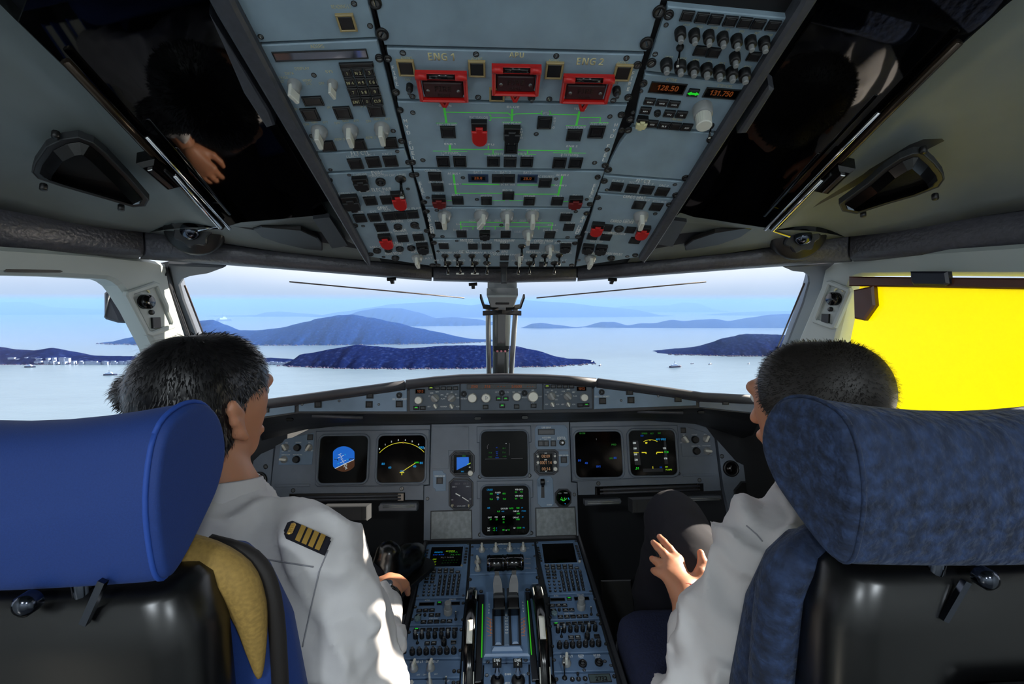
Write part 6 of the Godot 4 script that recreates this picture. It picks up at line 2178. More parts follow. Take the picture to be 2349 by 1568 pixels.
	line(p, 458, 615, 604, 547, 5, "lit_white", 0.0014)
	for i in 5: line(p, 500 + i * 4, 485 + i * 18, 540 + i * 3 - (i % 2) * 12, 470 + i * 18, 4, "lit_white", 0.0014)
	for i in 6: line(p, 425, 475 + i * 25, 452, 475 + i * 25, 4, "lit_white", 0.0014)
	arc(p, 530, 520, 50, 0.6, 2.5, 3, "lit_white", 0.0014, 10)
	txt(p, "1013", 527, 632, 16, 36, "lit_cyan", true, 0.0014)
	txt(p, "000", 545, 446, 14, 40, "lit_dim_green", true, 0.0014)
	path(p, [585, 550, 625, 530], 8, "lit_yellow_green", 0.0014)
	for i in 4: line(p, 595, 570 + i * 12, 606, 568 + i * 12, 3, "lit_white", 0.0014)
	txt(p, "-30", 612, 580, 12, 0, "lit_white", true, 0.0014)
	knob(p, 624, 650, 30, 0.012, M.white_knob, 0.0, "round")
	for q in [[478, 411], [578, 409], [402, 495], [402, 595], [435, 670], [476, 672], [575, 668]]: btn(p, q[0], q[1], 34, 14)
	flush(p)
	# radio magnetic indicator
	p = panel("radio_magnetic_indicator", "compass instrument with a dark blue dial and two pale needles", "instrument", MP, [1030, 1106, 1041, 1096, 1075, 1095, 1085, 1105, 1085, 1158, 1075, 1168, 1041, 1168, 1030, 1158], M.key, 0.01, 0.0)
	window(p, 960, 960, 5.226)
	frame_ring(p, 0.006, 0.004)
	st = mb()
	prism(st, zpoly(p, [388, 745, 632, 742, 632, 1055, 390, 1058]), 0.0, 0.001)
	part(p.n, "dial", done(st), M.dial_blue)
	for i in 36:
		var an := TAU * i / 36.0
		var r0 := 80.0 if i % 3 else 70.0
		line(p, 513 + cos(an) * r0, 930 - sin(an) * r0 * 1.08, 513 + cos(an) * 100, 930 - sin(an) * 108, 5 if i % 3 == 0 else 3, "print", 0.001)
	line(p, 445, 895, 500, 925, 12, "white_needle", 0.003)
	line(p, 525, 940, 600, 988, 9, "white_needle", 0.003)
	line(p, 515, 812, 515, 828, 8, "print", 0.001)
	for q in [["DME 1", 430, 816, 50], ["DME 2", 596, 812, 50], ["VOR-ADF", 512, 1045, 100], ["VOR", 404, 970, 24], ["VOR", 622, 960, 24]]: txt(p, q[0], q[1], q[2], 13, q[3], "print", false, 0.001)
	txt(p, "025.4", 465, 778, 20, 60, "lit_grey", false, 0.001)
	txt(p, "031.6", 568, 776, 20, 60, "lit_grey", false, 0.001)
	for x in [406, 604]: knob(p, x, 1035, 18, 0.014, M.gold_knob, 0.0, "bar")
	flush(p)
	# clock
	p = panel("panel_clock", "clock with three rows of amber figures and round pushers", "clock", MP, [1225, 1040, 1234, 1031, 1272, 1030, 1280, 1037, 1280, 1080, 1270, 1088, 1236, 1089, 1226, 1079], M.key, 0.01, 0.0)
	window(p, 960, 960, 5.226)
	frame_ring(p, 0.006, 0.004)
	glass_window(p, 1530, 525, 160, 225, M.screen, "screen")
	for q in [["08:09", 1525, 448, 34, 96], ["0001 14", 1528, 525, 34, 140], ["00:14", 1530, 600, 34, 100]]: txt(p, q[0], q[1], q[2], q[3], q[4], "lit_amber_pale", false, 0.0012)
	txt(p, "CHR", 1525, 413, 12, 30, "lit_white", true, 0.0012)
	txt(p, "UTC", 1525, 492, 12, 30, "lit_white", true, 0.0012)
	txt(p, "ET", 1530, 630, 11, 20, "lit_white", true, 0.0012)
	for q in [[1428, 450, 14], [1430, 522, 16], [1632, 446, 15], [1635, 520, 20], [1638, 600, 22]]: knob(p, q[0], q[1], q[2], 0.01, M.white_knob, 0.0, "round")
	for q in [["RST", 1424, 425], ["DATE", 1424, 552], ["CHR", 1636, 420]]: txt(p, q[0], q[1], q[2], 10, 0, "print", false, 0.0)
	flush(p)
	# brake pressure indicator
	p = panel("brake_pressure_gauge", "small octagonal gauge with green needles", "gauge", MP, [1273, 1130, 1282, 1121, 1301, 1121, 1310, 1129, 1310, 1152, 1302, 1161, 1282, 1161, 1274, 1152], M.key, 0.01, 0.0)
	window(p, 960, 960, 5.226)
	frame_ring(p, 0.004, 0.003)
	st = mb(false)
	var gc := loc(p, 1738, 945)
	lathe(st, [Vector2(0.0255, 0.0), Vector2(0.0255, 0.003), Vector2(0.0235, 0.0035), Vector2(0.023, 0.001), Vector2(0, 0.001)], 32, gc_at(gc))
	part(p.n, "dial", done(st), M.screen)
	for q in [[1730, 985, 1715, 940], [1735, 985, 1700, 960], [1740, 985, 1752, 945], [1742, 985, 1778, 955]]: path(p, q, 6, "lit_green", 0.0014)
	for q in [[1680, 935, 1672, 925], [1690, 918, 1700, 910], [1735, 900, 1742, 915], [1780, 925, 1795, 935], [1705, 988, 1730, 988], [1745, 985, 1770, 984], [1738, 1005, 1738, 1020]]: path(p, q, 8, "print", 0.0014)
	path(p, [1795, 945, 1806, 970], 7, "lit_cyan", 0.0014)
	path(p, [1755, 1012, 1762, 1024], 7, "lit_cyan", 0.0014)
	txt(p, "ACCU", 1692, 893, 14, 38, "print", true, 0.0014)
	txt(p, "PRESS", 1765, 888, 14, 42, "print", true, 0.0014)
	flush(p)

func gc_at(v: Vector3) -> Transform3D:
	return at(v.x, v.y)

func frame_ring(p: Dictionary, w: float, h: float) -> void:
	var st := mb()
	ring_prism(st, inset(p.outline, -0.001), inset(p.outline, w), -0.001, h, 0.0012)
	part(p.n, "rim", done(st), M.rim_dark)

func officer_panel(MQ: Transform3D) -> void:
	var p := panel("instrument_panel", "first officer's grey instrument panel round two displays", "instrument panel", MP, [1307, 967, 1500, 962, 1567, 963, 1620, 978, 1640, 1005, 1655, 1125, 1614, 1127, 1613, 1109, 1366, 1116, 1366, 1135, 1326, 1136, 1324, 1106, 1312, 1104], M.main_grey, 0.03, 0.001)
	window(p, 1290, 940, 4.698)
	var st := mb()
	prism(st, zpoly(p, [95, 180, 1235, 160, 1245, 240, 1255, 690, 1225, 715, 600, 745, 220, 765, 110, 765]), -0.002, 0.006, 0.0025)
	part(p.n, "display_surround", done(st), M.main_grey)
	st = mb()
	prism(st, zpoly(p, [1260, 175, 1330, 178, 1540, 240, 1600, 320, 1615, 492, 1290, 500]), -0.002, 0.002, 0.0008)
	part(p.n, "lighting_plate", done(st), M.main_grey)
	side_knob_set(p, [1320, 316, 1548, 310, 1560, 440], [1425, 318, 1440, 440], 42)
	btn(p, 1300, 218, 58, 60)
	for q in [["ND", 1310, 270, 20], ["LOUDSPEAKER", 1422, 265, 60], ["PFD", 1540, 262, 28], ["MAIN INST PNL", 1440, 388, 95], ["CONSOLE/FLOOR", 1550, 384, 90], ["OFF", 1280, 352, 22], ["BRT", 1352, 350, 24]]: txt(p, q[0], q[1], q[2], 12, q[3], "print", false, 0.002)
	path(p, [1258, 250, 1540, 246], 4, "print", 0.002)
	path(p, [1275, 372, 1595, 370], 4, "print", 0.002)
	path(p, [1368, 250, 1372, 365], 4, "print", 0.002)
	path(p, [1482, 248, 1486, 365], 4, "print", 0.002)
	path(p, [1378, 375, 1384, 480], 4, "print", 0.002)
	path(p, [1495, 375, 1500, 480], 4, "print", 0.002)
	screws(p, [388, 790, 1478, 755], 22)
	screws(p, [145, 715, 662, 700, 740, 700, 1253, 683], 18, true)
	for q in [[400, 742, 370], [1470, 700, 350]]:
		st = mb()
		var s := size_on(p, q[0], q[1], q[2], 26)
		prism(st, rr(s.x, s.y, 0.002, 2), -0.001, 0.008 if q[0] < 500 else 0.003, 0.001)
		part(p.n, "ridge", done(st), M.main_grey, at(loc(p, q[0], q[1]).x, loc(p, q[0], q[1]).y))
	flush(p)
	# navigation display
	var d := display("first officer's dim navigation display with grey range rings", MQ, 1320, 989, 1426, 1093)
	window(d, 1290, 940, 4.698)
	line(d, 390, 315, 388, 600, 4, "lit_grey", UP)
	arc(d, 388, 605, 210, 0.35, 2.7, 4, "lit_grey", UP, 64, true)
	arc(d, 388, 605, 140, 0.4, 2.75, 4, "lit_grey", UP, 44, true)
	arc(d, 388, 605, 70, 0.4, 2.7, 3, "lit_grey", UP, 24, true)
	path(d, [400, 595, 570, 515], 3, "lit_grey", UP)
	path(d, [500, 545, 560, 505], 4, "lit_dim_green", UP)
	path(d, [390, 630, 440, 680], 3, "lit_grey", UP)
	path(d, [535, 390, 590, 460], 3, "lit_grey", UP)
	for q in [["80", 185, 543], ["40", 258, 570], ["80", 568, 515]]: txt(d, q[0], q[1], q[2], 22, 0, "lit_blue", true, UP)
	txt(d, "320/12", 388, 607, 20, 48, "lit_blue", true, UP)
	txt(d, "LMU", 525, 520, 18, 40, "lit_dim_green", true, UP)
	txt(d, "PRD", 555, 372, 18, 50, "lit_dim_green", true, UP)
	txt(d, "GS 250", 215, 250, 16, 60, "lit_dim_green", true, UP)
	txt(d, "1", 365, 315, 18, 0, "lit_grey", true, UP)
	flush(d)
	# attitude display
	d = display("first officer's attitude display with speed and height tapes and a green cross", MQ, 1444, 986, 1550, 1089)
	window(d, 1290, 940, 4.698)
	for q in [["SPEED", 885, 252, 60], ["ALT", 965, 252, 34], ["NAV", 1045, 248, 30]]: txt(d, q[0], q[1], q[2], 16, q[3], "lit_dim_green", true, UP)
	txt(d, "CLB", 858, 277, 16, 30, "lit_blue", true, UP)
	txt(d, "AP1 1FD2", 1060, 316, 20, 108, "lit_cyan", true, UP)
	line(d, 1048, 260, 1052, 330, 3, "lit_dim_green", UP)
	fill(d, [758, 330, 815, 330, 845, 590, 780, 590], "tape_grey", UP)
	fill(d, [1090, 320, 1112, 320, 1138, 580, 1100, 580], "tape_grey", UP)
	path(d, [758, 331, 822, 330], 5, "lit_white", UP)
	path(d, [810, 331, 836, 588], 5, "lit_white", UP)
	path(d, [780, 590, 846, 588], 5, "lit_white", UP)
	path(d, [1112, 320, 1138, 580], 5, "lit_white", UP)
	path(d, [1075, 322, 1115, 320], 5, "lit_white", UP)
	path(d, [1098, 582, 1140, 578], 5, "lit_white", UP)
	for q in [["280", 776, 355], ["260", 783, 413], ["240", 788, 477], ["220", 795, 535], ["175", 1100, 412], ["170", 1112, 522]]: txt(d, q[0], q[1], q[2], 18, 34, "lit_white", true, UP + 0.0003)
	path(d, [843, 405, 970, 332], 6, "lit_white", UP)
	path(d, [932, 578, 1067, 505], 6, "lit_white", UP)
	path(d, [970, 332, 1010, 345], 5, "lit_white", UP)
	path(d, [830, 458, 1080, 456], 6, "lit_green", UP + 0.0002)
	path(d, [952, 395, 962, 520], 7, "lit_green", UP + 0.0002)
	path(d, [855, 457, 905, 457, 900, 472], 9, "lit_yellow", UP + 0.0004)
	path(d, [1015, 475, 1018, 455, 1062, 455], 9, "lit_yellow", UP + 0.0004)
	fill(d, [1062, 450, 1082, 450, 1082, 458, 1062, 458], "lit_yellow", UP + 0.0004)
	fill(d, [765, 456, 820, 456, 820, 462, 765, 462], "lit_yellow", UP + 0.0004)
	arc(d, 950, 470, 150, 1.05, 2.1, 5, "lit_yellow", UP, 14)
	fill(d, [935, 322, 950, 322, 942, 334], "lit_yellow", UP)
	fill(d, [892, 345, 915, 345, 912, 362, 892, 362], "lit_yellow", UP)
	path(d, [1088, 440, 1140, 436, 1150, 450, 1150, 468, 1092, 470, 1088, 440], 5, "lit_yellow_green", UP + 0.0004)
	txt(d, "17 20", 1120, 452, 20, 46, "lit_green", true, UP + 0.0004)
	path(d, [1135, 335, 1158, 375], 5, "lit_yellow_green", UP)
	for i in 6: line(d, 1160 + i, 480 + i * 14, 1166 + i, 480 + i * 14, 5, "lit_blue", UP)
	fill(d, [868, 632, 1085, 626, 1085, 662, 868, 668], "tape_grey", UP)
	for i in 5:
		line(d, 880 + i * 47, 640, 898 + i * 47, 660, 5, "lit_white", UP + 0.0003)
	path(d, [868, 632, 1085, 626, 1085, 662, 868, 668, 868, 632], 4, "lit_white", UP + 0.0003)
	line(d, 975, 606, 977, 632, 6, "lit_yellow", UP + 0.0003)
	txt(d, ".51", 805, 628, 24, 36, "lit_green", true, UP)
	txt(d, "STD", 1062, 617, 14, 26, "lit_blue", true, UP)
	path(d, [1103, 602, 1140, 600, 1142, 624, 1105, 626, 1103, 602], 4, "lit_yellow_green", UP)
	path(d, [1106, 632, 1188, 628, 1190, 654, 1108, 656, 1106, 632], 4, "lit_yellow_green", UP)
	txt(d, "QNH", 1122, 613, 14, 28, "lit_yellow_green", true, UP)
	txt(d, "FLAPS", 1148, 642, 15, 66, "lit_yellow_green", true, UP)
	flush(d)
	# side panels with air vent and loudspeaker
	for s in [-1, 1]:
		var q: Array = [560, 1075, 598, 1040, 628, 1027, 614, 1180, 604, 1240, 560, 1240] if s < 0 else [1645, 1008, 1690, 1058, 1760, 1090, 1830, 1150, 1820, 1168, 1674, 1186, 1660, 1120]
		var sp := panel("side_instrument_panel", "slanting grey console panel with an air vent beside the %s instruments" % ("captain's" if s < 0 else "first officer's"), "console panel", MP, q, M.main_grey, 0.02, 0.001)
		var vx := 594.0 if s < 0 else 1676.0
		var vy := 1101.0 if s < 0 else 1074.0
		var c := loc(sp, vx, vy)
		st = mb(false)
		lathe(st, [Vector2(0.029, 0.0), Vector2(0.029, 0.006), Vector2(0.026, 0.009), Vector2(0.021, 0.008), Vector2(0.020, 0.001)], 24, at(c.x, c.y))
		var vn := part(sp.n, "vent_ring", done(st), M.black)
		st = mb(false)
		lathe(st, [Vector2(0.020, 0.0), Vector2(0.018, 0.008), Vector2(0.010, 0.013), Vector2(0, 0.014)], 18, at(c.x, c.y))
		part(vn, "vent_ball", done(st), M.black_gloss)
		txt(sp, "O" if s > 0 else "G", vx + 18 * s, vy, 6, 0, "print", true)
		screw(sp, vx + (15 if s < 0 else -20), vy + (-32 if s < 0 else -28), 5)
		if s > 0:
			var o := loc2(sp, 1716, 1137)
			st = mb()
			ring_prism(st, ngon(0.056, 8, PI / 8, o), ngon(0.049, 8, PI / 8, o), 0.0, 0.004, 0.001)
			var spk := part(sp.n, "speaker_rim", done(st), M.frame_dark)
			st = mb()
			prism(st, ngon(0.049, 8, PI / 8, o), 0.0, 0.001)
			part(spk, "speaker_mesh", done(st), M.black)
		flush(sp)

func under_panel() -> void:
	# pedal adjusting handles, footrest boxes and dark knee space below the panels
	for e in [[[622, 1158, 708, 1157, 712, 1163, 706, 1172, 622, 1174], "captain's outboard"], [[872, 1154, 955, 1153, 958, 1160, 956, 1172, 868, 1173, 867, 1162], "captain's inboard"], [[1342, 1146, 1424, 1143, 1427, 1150, 1424, 1156, 1343, 1160], "first officer's inboard"], [[1578, 1138, 1655, 1136, 1657, 1146, 1580, 1151], "first officer's outboard"]]:
		var p := panel("footrest_bar", "ridged grey %s footrest bar under the instrument panel" % e[1], "footrest", MP * at(0, 0, 0.03), e[0], M.wind_frame, 0.04, 0.0005, 0.003)
		for i in 2:
			var x0: float = e[0][0] + 6
			var x1: float = e[0][2] - 4
			var y0: float = e[0][1] + 5 + i * 4
			var st := mb(false)
			tube(st, [loc(p, x0, y0, 0.001), loc(p, x1, y0 - 1, 0.001)], 0.002, 6)
			part(p.n, "rib", done(st), M.post_rod)
	for e in [[[738, 1161, 842, 1160, 842, 1194, 737, 1195], "captain's"], [[1451, 1146, 1560, 1142, 1562, 1174, 1452, 1177], "first officer's"]]:
		var p := panel("pedal_box", "square box between the %s footrest bars" % e[1], "box", MP * at(0, 0, -0.06), e[0], M.box_grey, 0.06, 0.0, 0.003)
		line(p, e[0][0] + 10, e[0][1] + 2, e[0][0] + 10, e[0][7] - 2, 1.2, "seal")
		line(p, e[0][2] - 12, e[0][3] + 2, e[0][2] - 12, e[0][5] - 2, 1.2, "seal")
		screws(p, [e[0][0] + 4, e[0][7] - 4, e[0][2] - 4, e[0][5] - 4], 2.5)
		flush(p)
	for e in [[-0.55, "captain's"], [0.55, "first officer's"]]:
		for s in [-1, 1]:
			var st := mb()
			box(st, frame(Vector3(e[0] + s * 0.11, 0.28, -1.62), Vector3.RIGHT, Vector3(0, 1, -0.6)), 0.12, 0.20, -0.01, 0.01, 0.004)
			var pd := thing("rudder_pedal", "dark metal rudder pedal on the %s side of the %s footwell" % ["pedestal" if s * e[0] < 0 else "outer", e[1]], "pedal", Transform3D(), "rudder pedals")
			part(pd, "plate", done(st), M.black)
			st = mb(false)
			tube(st, [Vector3(e[0] + s * 0.11, 0.22, -1.64), Vector3(e[0] + s * 0.11, 0.02, -1.72)], 0.015, 8)
			part(pd, "arm", done(st), M.frame_dark)

# ---------------------------------------------------------------- centre pedestal
func ped_panel(called: String, label: String, px: Array, m: Material = null) -> Dictionary:
	var p := panel(called, label, "control panel", PED, px, m if m else M.ped_blue, 0.010, 0.001, 0.001)
	return p

func key_cap(p: Dictionary, x: float, y: float, w: float, h: float, legend: String, round := false) -> void:
	var s := size_on(p, x, y, w, h)
	var v := loc(p, x, y)
	var key := "kc%s%s%s" % [mm(s.x), mm(s.y), round]
	if not cache.has(key):
		var st := mb(round)
		if round: lathe(st, [Vector2(s.x / 2, 0), Vector2(s.x / 2 * 0.95, 0.0025), Vector2(s.x / 2 * 0.6, 0.003), Vector2(0, 0.003)], 12)
		else: prism(st, rr(s.x, s.y, s.x * 0.12, 2), -0.001, 0.003, 0.0006)
		cache[key] = done(st)
	var o := part(p.n, "key", cache[key], M.key, at(v.x, v.y))
	if legend:
		var lk := "leg" + legend + key
		if not cache.has(lk):
			var ls := mb()
			text(ls, legend, at(0, 0, 0.003), minf(s.y * 0.5, 0.004), false, minf(s.x * 0.75, legend.length() * 0.0022))
			cache[lk] = done(ls)
		part(o, "legend", cache[lk], M.print)

func flight_computer(p: Dictionary, o: Array) -> void:
	# o: screen corners, line keys, function rows, block, digits, letters
	var st := mb()
	prism(st, zpoly(p, o[0]), -0.001, 0.0015)
	part(p.n, "screen_glass", done(st), M.screen)
	st = mb()
	ring_prism(st, inset(ccw(zpoly(p, o[0])), -0.004), ccw(zpoly(p, o[0])), -0.001, 0.003, 0.0008)
	part(p.n, "screen_rim", done(st), M.ped_blue)
	for k in 6:
		var u := k / 5.0
		key_cap(p, lerpf(o[1][0], o[1][2], u), lerpf(o[1][1], o[1][3], u), 26, 15, "")
		key_cap(p, lerpf(o[1][4], o[1][6], u), lerpf(o[1][5], o[1][7], u), 26, 15, "")
	var names := [["DIR", "PROG", "PERF", "INIT", "DATA", ""], ["F-PLN", "RAD", "FUEL", "SEC", "ATC", "MENU"]]
	for r in 2:
		for c in 6:
			if names[r][c]: key_cap(p, o[2][r][0] + c * o[2][r][2], o[2][r][1] - c * o[2][r][3], 44, 20, names[r][c])
	for r in 3:
		for c in 2: key_cap(p, o[3][0] + c * 60 - r * o[3][2], o[3][1] + r * 32, 42, 19, [["AIR", "UP"], ["<", ">"], ["", "DN"]][r][c])
	for r in 4:
		for c in 3: key_cap(p, o[4][0] + c * 51 + r * o[4][2], o[4][1] + r * 33, 25, 25, ["123", "456", "789", ".0/"][r][c], true)
	for r in 6:
		for c in 5:
			var s := "ABCDEFGHIJKLMNOPQRSTUVWXYZ/ +C"[r * 5 + c]
			key_cap(p, o[5][0] + c * 48 + r * o[5][2], o[5][1] + r * 36 - c * 2, 28, 27, s.strip_edges())

func build_pedestal() -> void:
	var blk := thing("centre_pedestal", "dark blue-grey pedestal block between the seats", "pedestal", PED, "")
	var st := mb()
	prism(st, PackedVector2Array([Vector2(-0.268, 0.70), Vector2(0.265, 0.70), Vector2(0.265, 1.495), Vector2(-0.268, 1.495)]), -0.55, -0.009, 0.003)
	part(blk, "body", done(st), M.dark_trim)
	for x in [-0.268, 0.262]:
		st = mb()
		box(st, at(x, 1.10), 0.012, 0.80, -0.03, 0.008, 0.003)
		part(blk, "edge_rail", done(st), M.frame_dark)
	var Z := [900.0, 1230.0, 4.432]
	# flight management computers
	var p := ped_panel("flight_computer", "keyboard computer with lit green text on the captain's side of the pedestal", [978, 1247, 1077, 1246, 1068, 1370, 953, 1372])
	window(p, Z[0], Z[1], Z[2])
	flight_computer(p, [[400, 112, 720, 105, 700, 308, 366, 314], [356, 142, 326, 280, 756, 126, 738, 268], [[365, 338, 60, 0.4], [360, 366, 61, 0.6]], [355, 402, 5], [328, 500, -4], [490, 408, -5]])
	for q in [["A/C STATUS", 590, 148, 90, "lit_yellow_green"], ["FROM/TO", 470, 160, 80, "lit_cyan"], ["ZBAA", 620, 158, 90, "lit_dim_green"], ["CO RTE", 470, 185, 110, "lit_blue"], ["ALTN", 640, 185, 100, "lit_dim_green"], ["FLT NBR", 560, 212, 130, "lit_grey"], ["CFP", 430, 232, 36, "lit_yellow_green"], ["LAT", 428, 258, 36, "lit_yellow_green"], ["COST", 425, 284, 36, "lit_yellow_green"], ["- - - - - -", 590, 240, 150, "lit_dim_green"], ["- - - - - -", 580, 268, 150, "lit_dim_green"]]: txt(p, q[0], q[1], q[2], 11, q[3], q[4], false, 0.0016)
	screws(p, [352, 82, 770, 75, 255, 605, 722, 600], 14)
	knob(p, 705, 306, 10, 0.006, M.gold_knob, 0.0, "round")
	flush(p)
	p = ped_panel("flight_computer", "keyboard computer with a dark screen on the first officer's side of the pedestal", [1229, 1241, 1324, 1237, 1360, 1359, 1256, 1363])
	window(p, Z[0], Z[1], Z[2])
	flight_computer(p, [[1520, 78, 1838, 70, 1880, 268, 1548, 280], [1480, 118, 1510, 250, 1872, 100, 1912, 228], [[1572, 298, 60, 0.4], [1575, 326, 60, 0.6]], [1582, 360, -4], [1592, 458, 5], [1716, 366, 7]])
	screws(p, [1470, 62, 1868, 48, 1560, 575, 2015, 555], 14)
	knob(p, 1902, 262, 12, 0.006, M.white_knob, 0.0, "round")
	flush(p)
	# radio panels
	for s in [0, 1]:
		var q: Array = [953, 1375, 1068, 1373, 1062, 1431, 939, 1434] if s == 0 else [1260, 1366, 1361, 1362, 1376, 1418, 1262, 1422]
		p = ped_panel("radio_management_panel", "pedestal radio panel with a silver knob under the %s keyboard computer" % ("captain's" if s == 0 else "first officer's"), q)
		window(p, Z[0], Z[1], Z[2])
		var w: Array = [[350, 688, 155, 32], [608, 682, 155, 32], [478, 682], [567, 755, 42]] if s == 0 else [[1680, 642, 150, 32], [1925, 632, 150, 32], [1798, 636], [1918, 705, 42]]
		for k in 2:
			glass_window(p, w[k][0], w[k][1], w[k][2], w[k][3], M.screen, "frequency_window")
		var b := btn(p, w[2][0], w[2][1], 46, 30)
		lit_bar(b, M.lit_green)
		knob(p, w[3][0], w[3][1] + 25, w[3][2], 0.034, M.grey_knob, 0.0, "tall")
		var bs: Array = [[275, 758, "VHF1"], [340, 755, "VHF2"], [403, 753, "VHF3"], [268, 806, "HF1"], [398, 802, "HF2"], [462, 800, "AM"], [318, 872, "VOR"], [385, 870, "ILS"], [450, 868, ""], [517, 865, "ADF"], [581, 864, "BFO"]] if s == 0 else [[1628, 706, "VHF1"], [1690, 704, "VHF2"], [1750, 702, "VHF3"], [1635, 754, "HF1"], [1760, 751, "HF2"], [1822, 749, "AM"], [1708, 820, "VOR"], [1775, 818, "ILS"], [1837, 816, ""], [1900, 814, "ADF"], [1963, 812, "BFO"]]
		for k in bs: btn(p, k[0], k[1], 54, 28, "", k[2])
		guard(p, 258 if s == 0 else 1645, 855 if s == 0 else 800, 60, 60, M.glass_guard, false)
		ringpush(p, 332 if s == 0 else 1697, 804 if s == 0 else 753, 16)
		toggle(p, 645 if s == 0 else 2022, 845 if s == 0 else 795, 15, 0.02, 0.3)
		txt(p, "ACTIVE", 355 if s == 0 else 1665, 648 if s == 0 else 602, 14, 48, "print", false)
		txt(p, "STBY/CRS", 612 if s == 0 else 1912, 640 if s == 0 else 592, 14, 70, "print", false)
		txt(p, "STBY NAV", 420 if s == 0 else 1795, 832 if s == 0 else 782, 13, 90, "print", false)
		screws(p, [232, 720, 720, 680, 200, 845, 715, 850] if s == 0 else [1585, 690, 2060, 640, 1605, 825, 2090, 800], 16, true)
		flush(p)
		# audio panels
		q = [938, 1437, 1062, 1434, 1058, 1509, 923, 1511] if s == 0 else [1262, 1425, 1377, 1421, 1397, 1495, 1268, 1498]
		p = ped_panel("audio_control_panel", "pedestal audio panel with two rows of black knobs on the %s side" % ("captain's" if s == 0 else "first officer's"), q)
		window(p, Z[0], Z[1], Z[2])
		for i in 7:
			var bx := 245 + i * 65 if s == 0 else 1665 + i * 62
			var by := 952 - i * 1 if s == 0 else 895 - i * 3
			var k2 := btn(p, bx, by, 50, 28)
			if i == 0: lit_bar(k2, M.lit_green)
			knob(p, (235 + i * 66) if s == 0 else (1683 + i * 63), (1028 - i * 1.5) if s == 0 else (968 - i * 3), 24, 0.022, M.grey_knob if i < 2 or i == 5 else M.grey_dark, 0.0, "post")
			knob(p, (205 + i * 70) if s == 0 else (1700 + i * 66), (1190 - i * 2) if s == 0 else (1125 - i * 4), 27, 0.018, M.grey_dark, 0.0, "post")
		knob(p, 525 if s == 0 else 1980, 1095 if s == 0 else 1035, 27, 0.022, M.grey_dark, 0.0, "post")
		toggle(p, 255 if s == 0 else 1720, 1085 if s == 0 else 1020, 15, 0.02, 0.3)
		for k in ([[355, 1090, "VOICE"], [422, 1087, "RESET"], [622, 1080, ""]] if s == 0 else [[1818, 1030, "VOICE"], [1885, 1028, "RESET"], [2080, 1018, ""]]): btn(p, k[0], k[1], 54, 34, "", k[2])
		screws(p, [170, 975, 700, 950, 128, 1180, 690, 1160] if s == 0 else [1605, 915, 2115, 890, 1628, 1120, 2170, 1095], 17, true)
		flush(p)
	# lighting panels and what follows behind
	p = ped_panel("flood_light_panel", "pedestal panel with two fluted silver knobs on the captain's side", [922, 1514, 1058, 1512, 1055, 1553, 915, 1556])
	window(p, Z[0], Z[1], Z[2])
	for q in [[220, 1350], [390, 1345]]: knob(p, q[0], q[1], 45, 0.022, M.white_knob, -0.2, "bar")
	txt(p, "FLOOD LT", 245, 1275, 24, 130, "print", true)
	txt(p, "INTEG LT", 405, 1270, 24, 130, "print", true)
	for q in [["OFF", 160, 1405], ["BRT", 265, 1405], ["OFF", 330, 1403], ["BRT", 445, 1398]]: txt(p, q[0], q[1], q[2], 13, 0, "print", false)
	screws(p, [105, 1320, 628, 1372, 675, 1372], 20, true)
	flush(p)
	p = ped_panel("radar_panel", "pedestal panel cut by the picture edge behind the two fluted knobs", [914, 1558, 1055, 1556, 1048, 1640, 890, 1640])
	window(p, Z[0], Z[1], Z[2])
	for q in [["GAIN", 195, 1480], ["SYS", 370, 1478], ["TILT", 555, 1468]]: txt(p, q[0], q[1], q[2], 20, 50, "print", true)
	knob(p, 380, 1520, 30, 0.03, M.white_knob, 0.2, "bar")
	knob(p, 200, 1560, 38, 0.02, M.white_knob, 0.2, "bar")
	toggle(p, 545, 1525, 22, 0.02, 0.3)
	screws(p, [622, 1490, 668, 1490], 20, true)
	flush(p)
	p = ped_panel("flood_light_panel", "pedestal panel with one fluted knob and two round test buttons", [1268, 1501, 1398, 1498, 1410, 1537, 1270, 1541])
	window(p, Z[0], Z[1], Z[2])
	knob(p, 1770, 1295, 46, 0.024, M.white_knob, -0.2, "bar")
	txt(p, "FLOOD LT", 1770, 1218, 24, 130, "print", true)
	txt(p, "AIDS", 1915, 1208, 20, 60, "print", true)
	txt(p, "PRINT", 1920, 1228, 16, 50, "print", false)
	txt(p, "DFDR", 2080, 1205, 20, 70, "print", true)
	txt(p, "EVENT", 2085, 1226, 16, 50, "print", false)
	ringpush(p, 1935, 1298, 42)
	ringpush(p, 2100, 1285, 42)
	path(p, [1840, 1210, 1868, 1360], 4, "print", 0.0)
	path(p, [2002, 1210, 2035, 1355], 4, "print", 0.0)
	screws(p, [1645, 1255, 1950, 1357, 2160, 1268, 2222, 1310], 18)
	flush(p)
	p = ped_panel("transponder_panel", "pedestal transponder panel with white numbered keys and a grey readout", [1271, 1544, 1411, 1540, 1432, 1640, 1275, 1640])
	window(p, Z[0], Z[1], Z[2])
	glass_window(p, 2110, 1440, 225, 85, M.lcd, "readout_window")
	txt(p, "2732", 2125, 1442, 44, 120, "black", true, 0.0012)
	for q in [[1830, 1455, "1"], [1893, 1452, "2"], [1960, 1448, "3"], [1840, 1530, "4"], [1905, 1527, "5"], [1972, 1524, "6"]]: key_cap(p, q[0], q[1], 50, 50, q[2], true)
	toggle(p, 1752, 1440, 26, 0.03, 0.5)
	ringpush(p, 1885, 1405, 14)
	screws(p, [1668, 1455, 2255, 1425], 20, true)
	flush(p)
	pedestal_middle(Z)

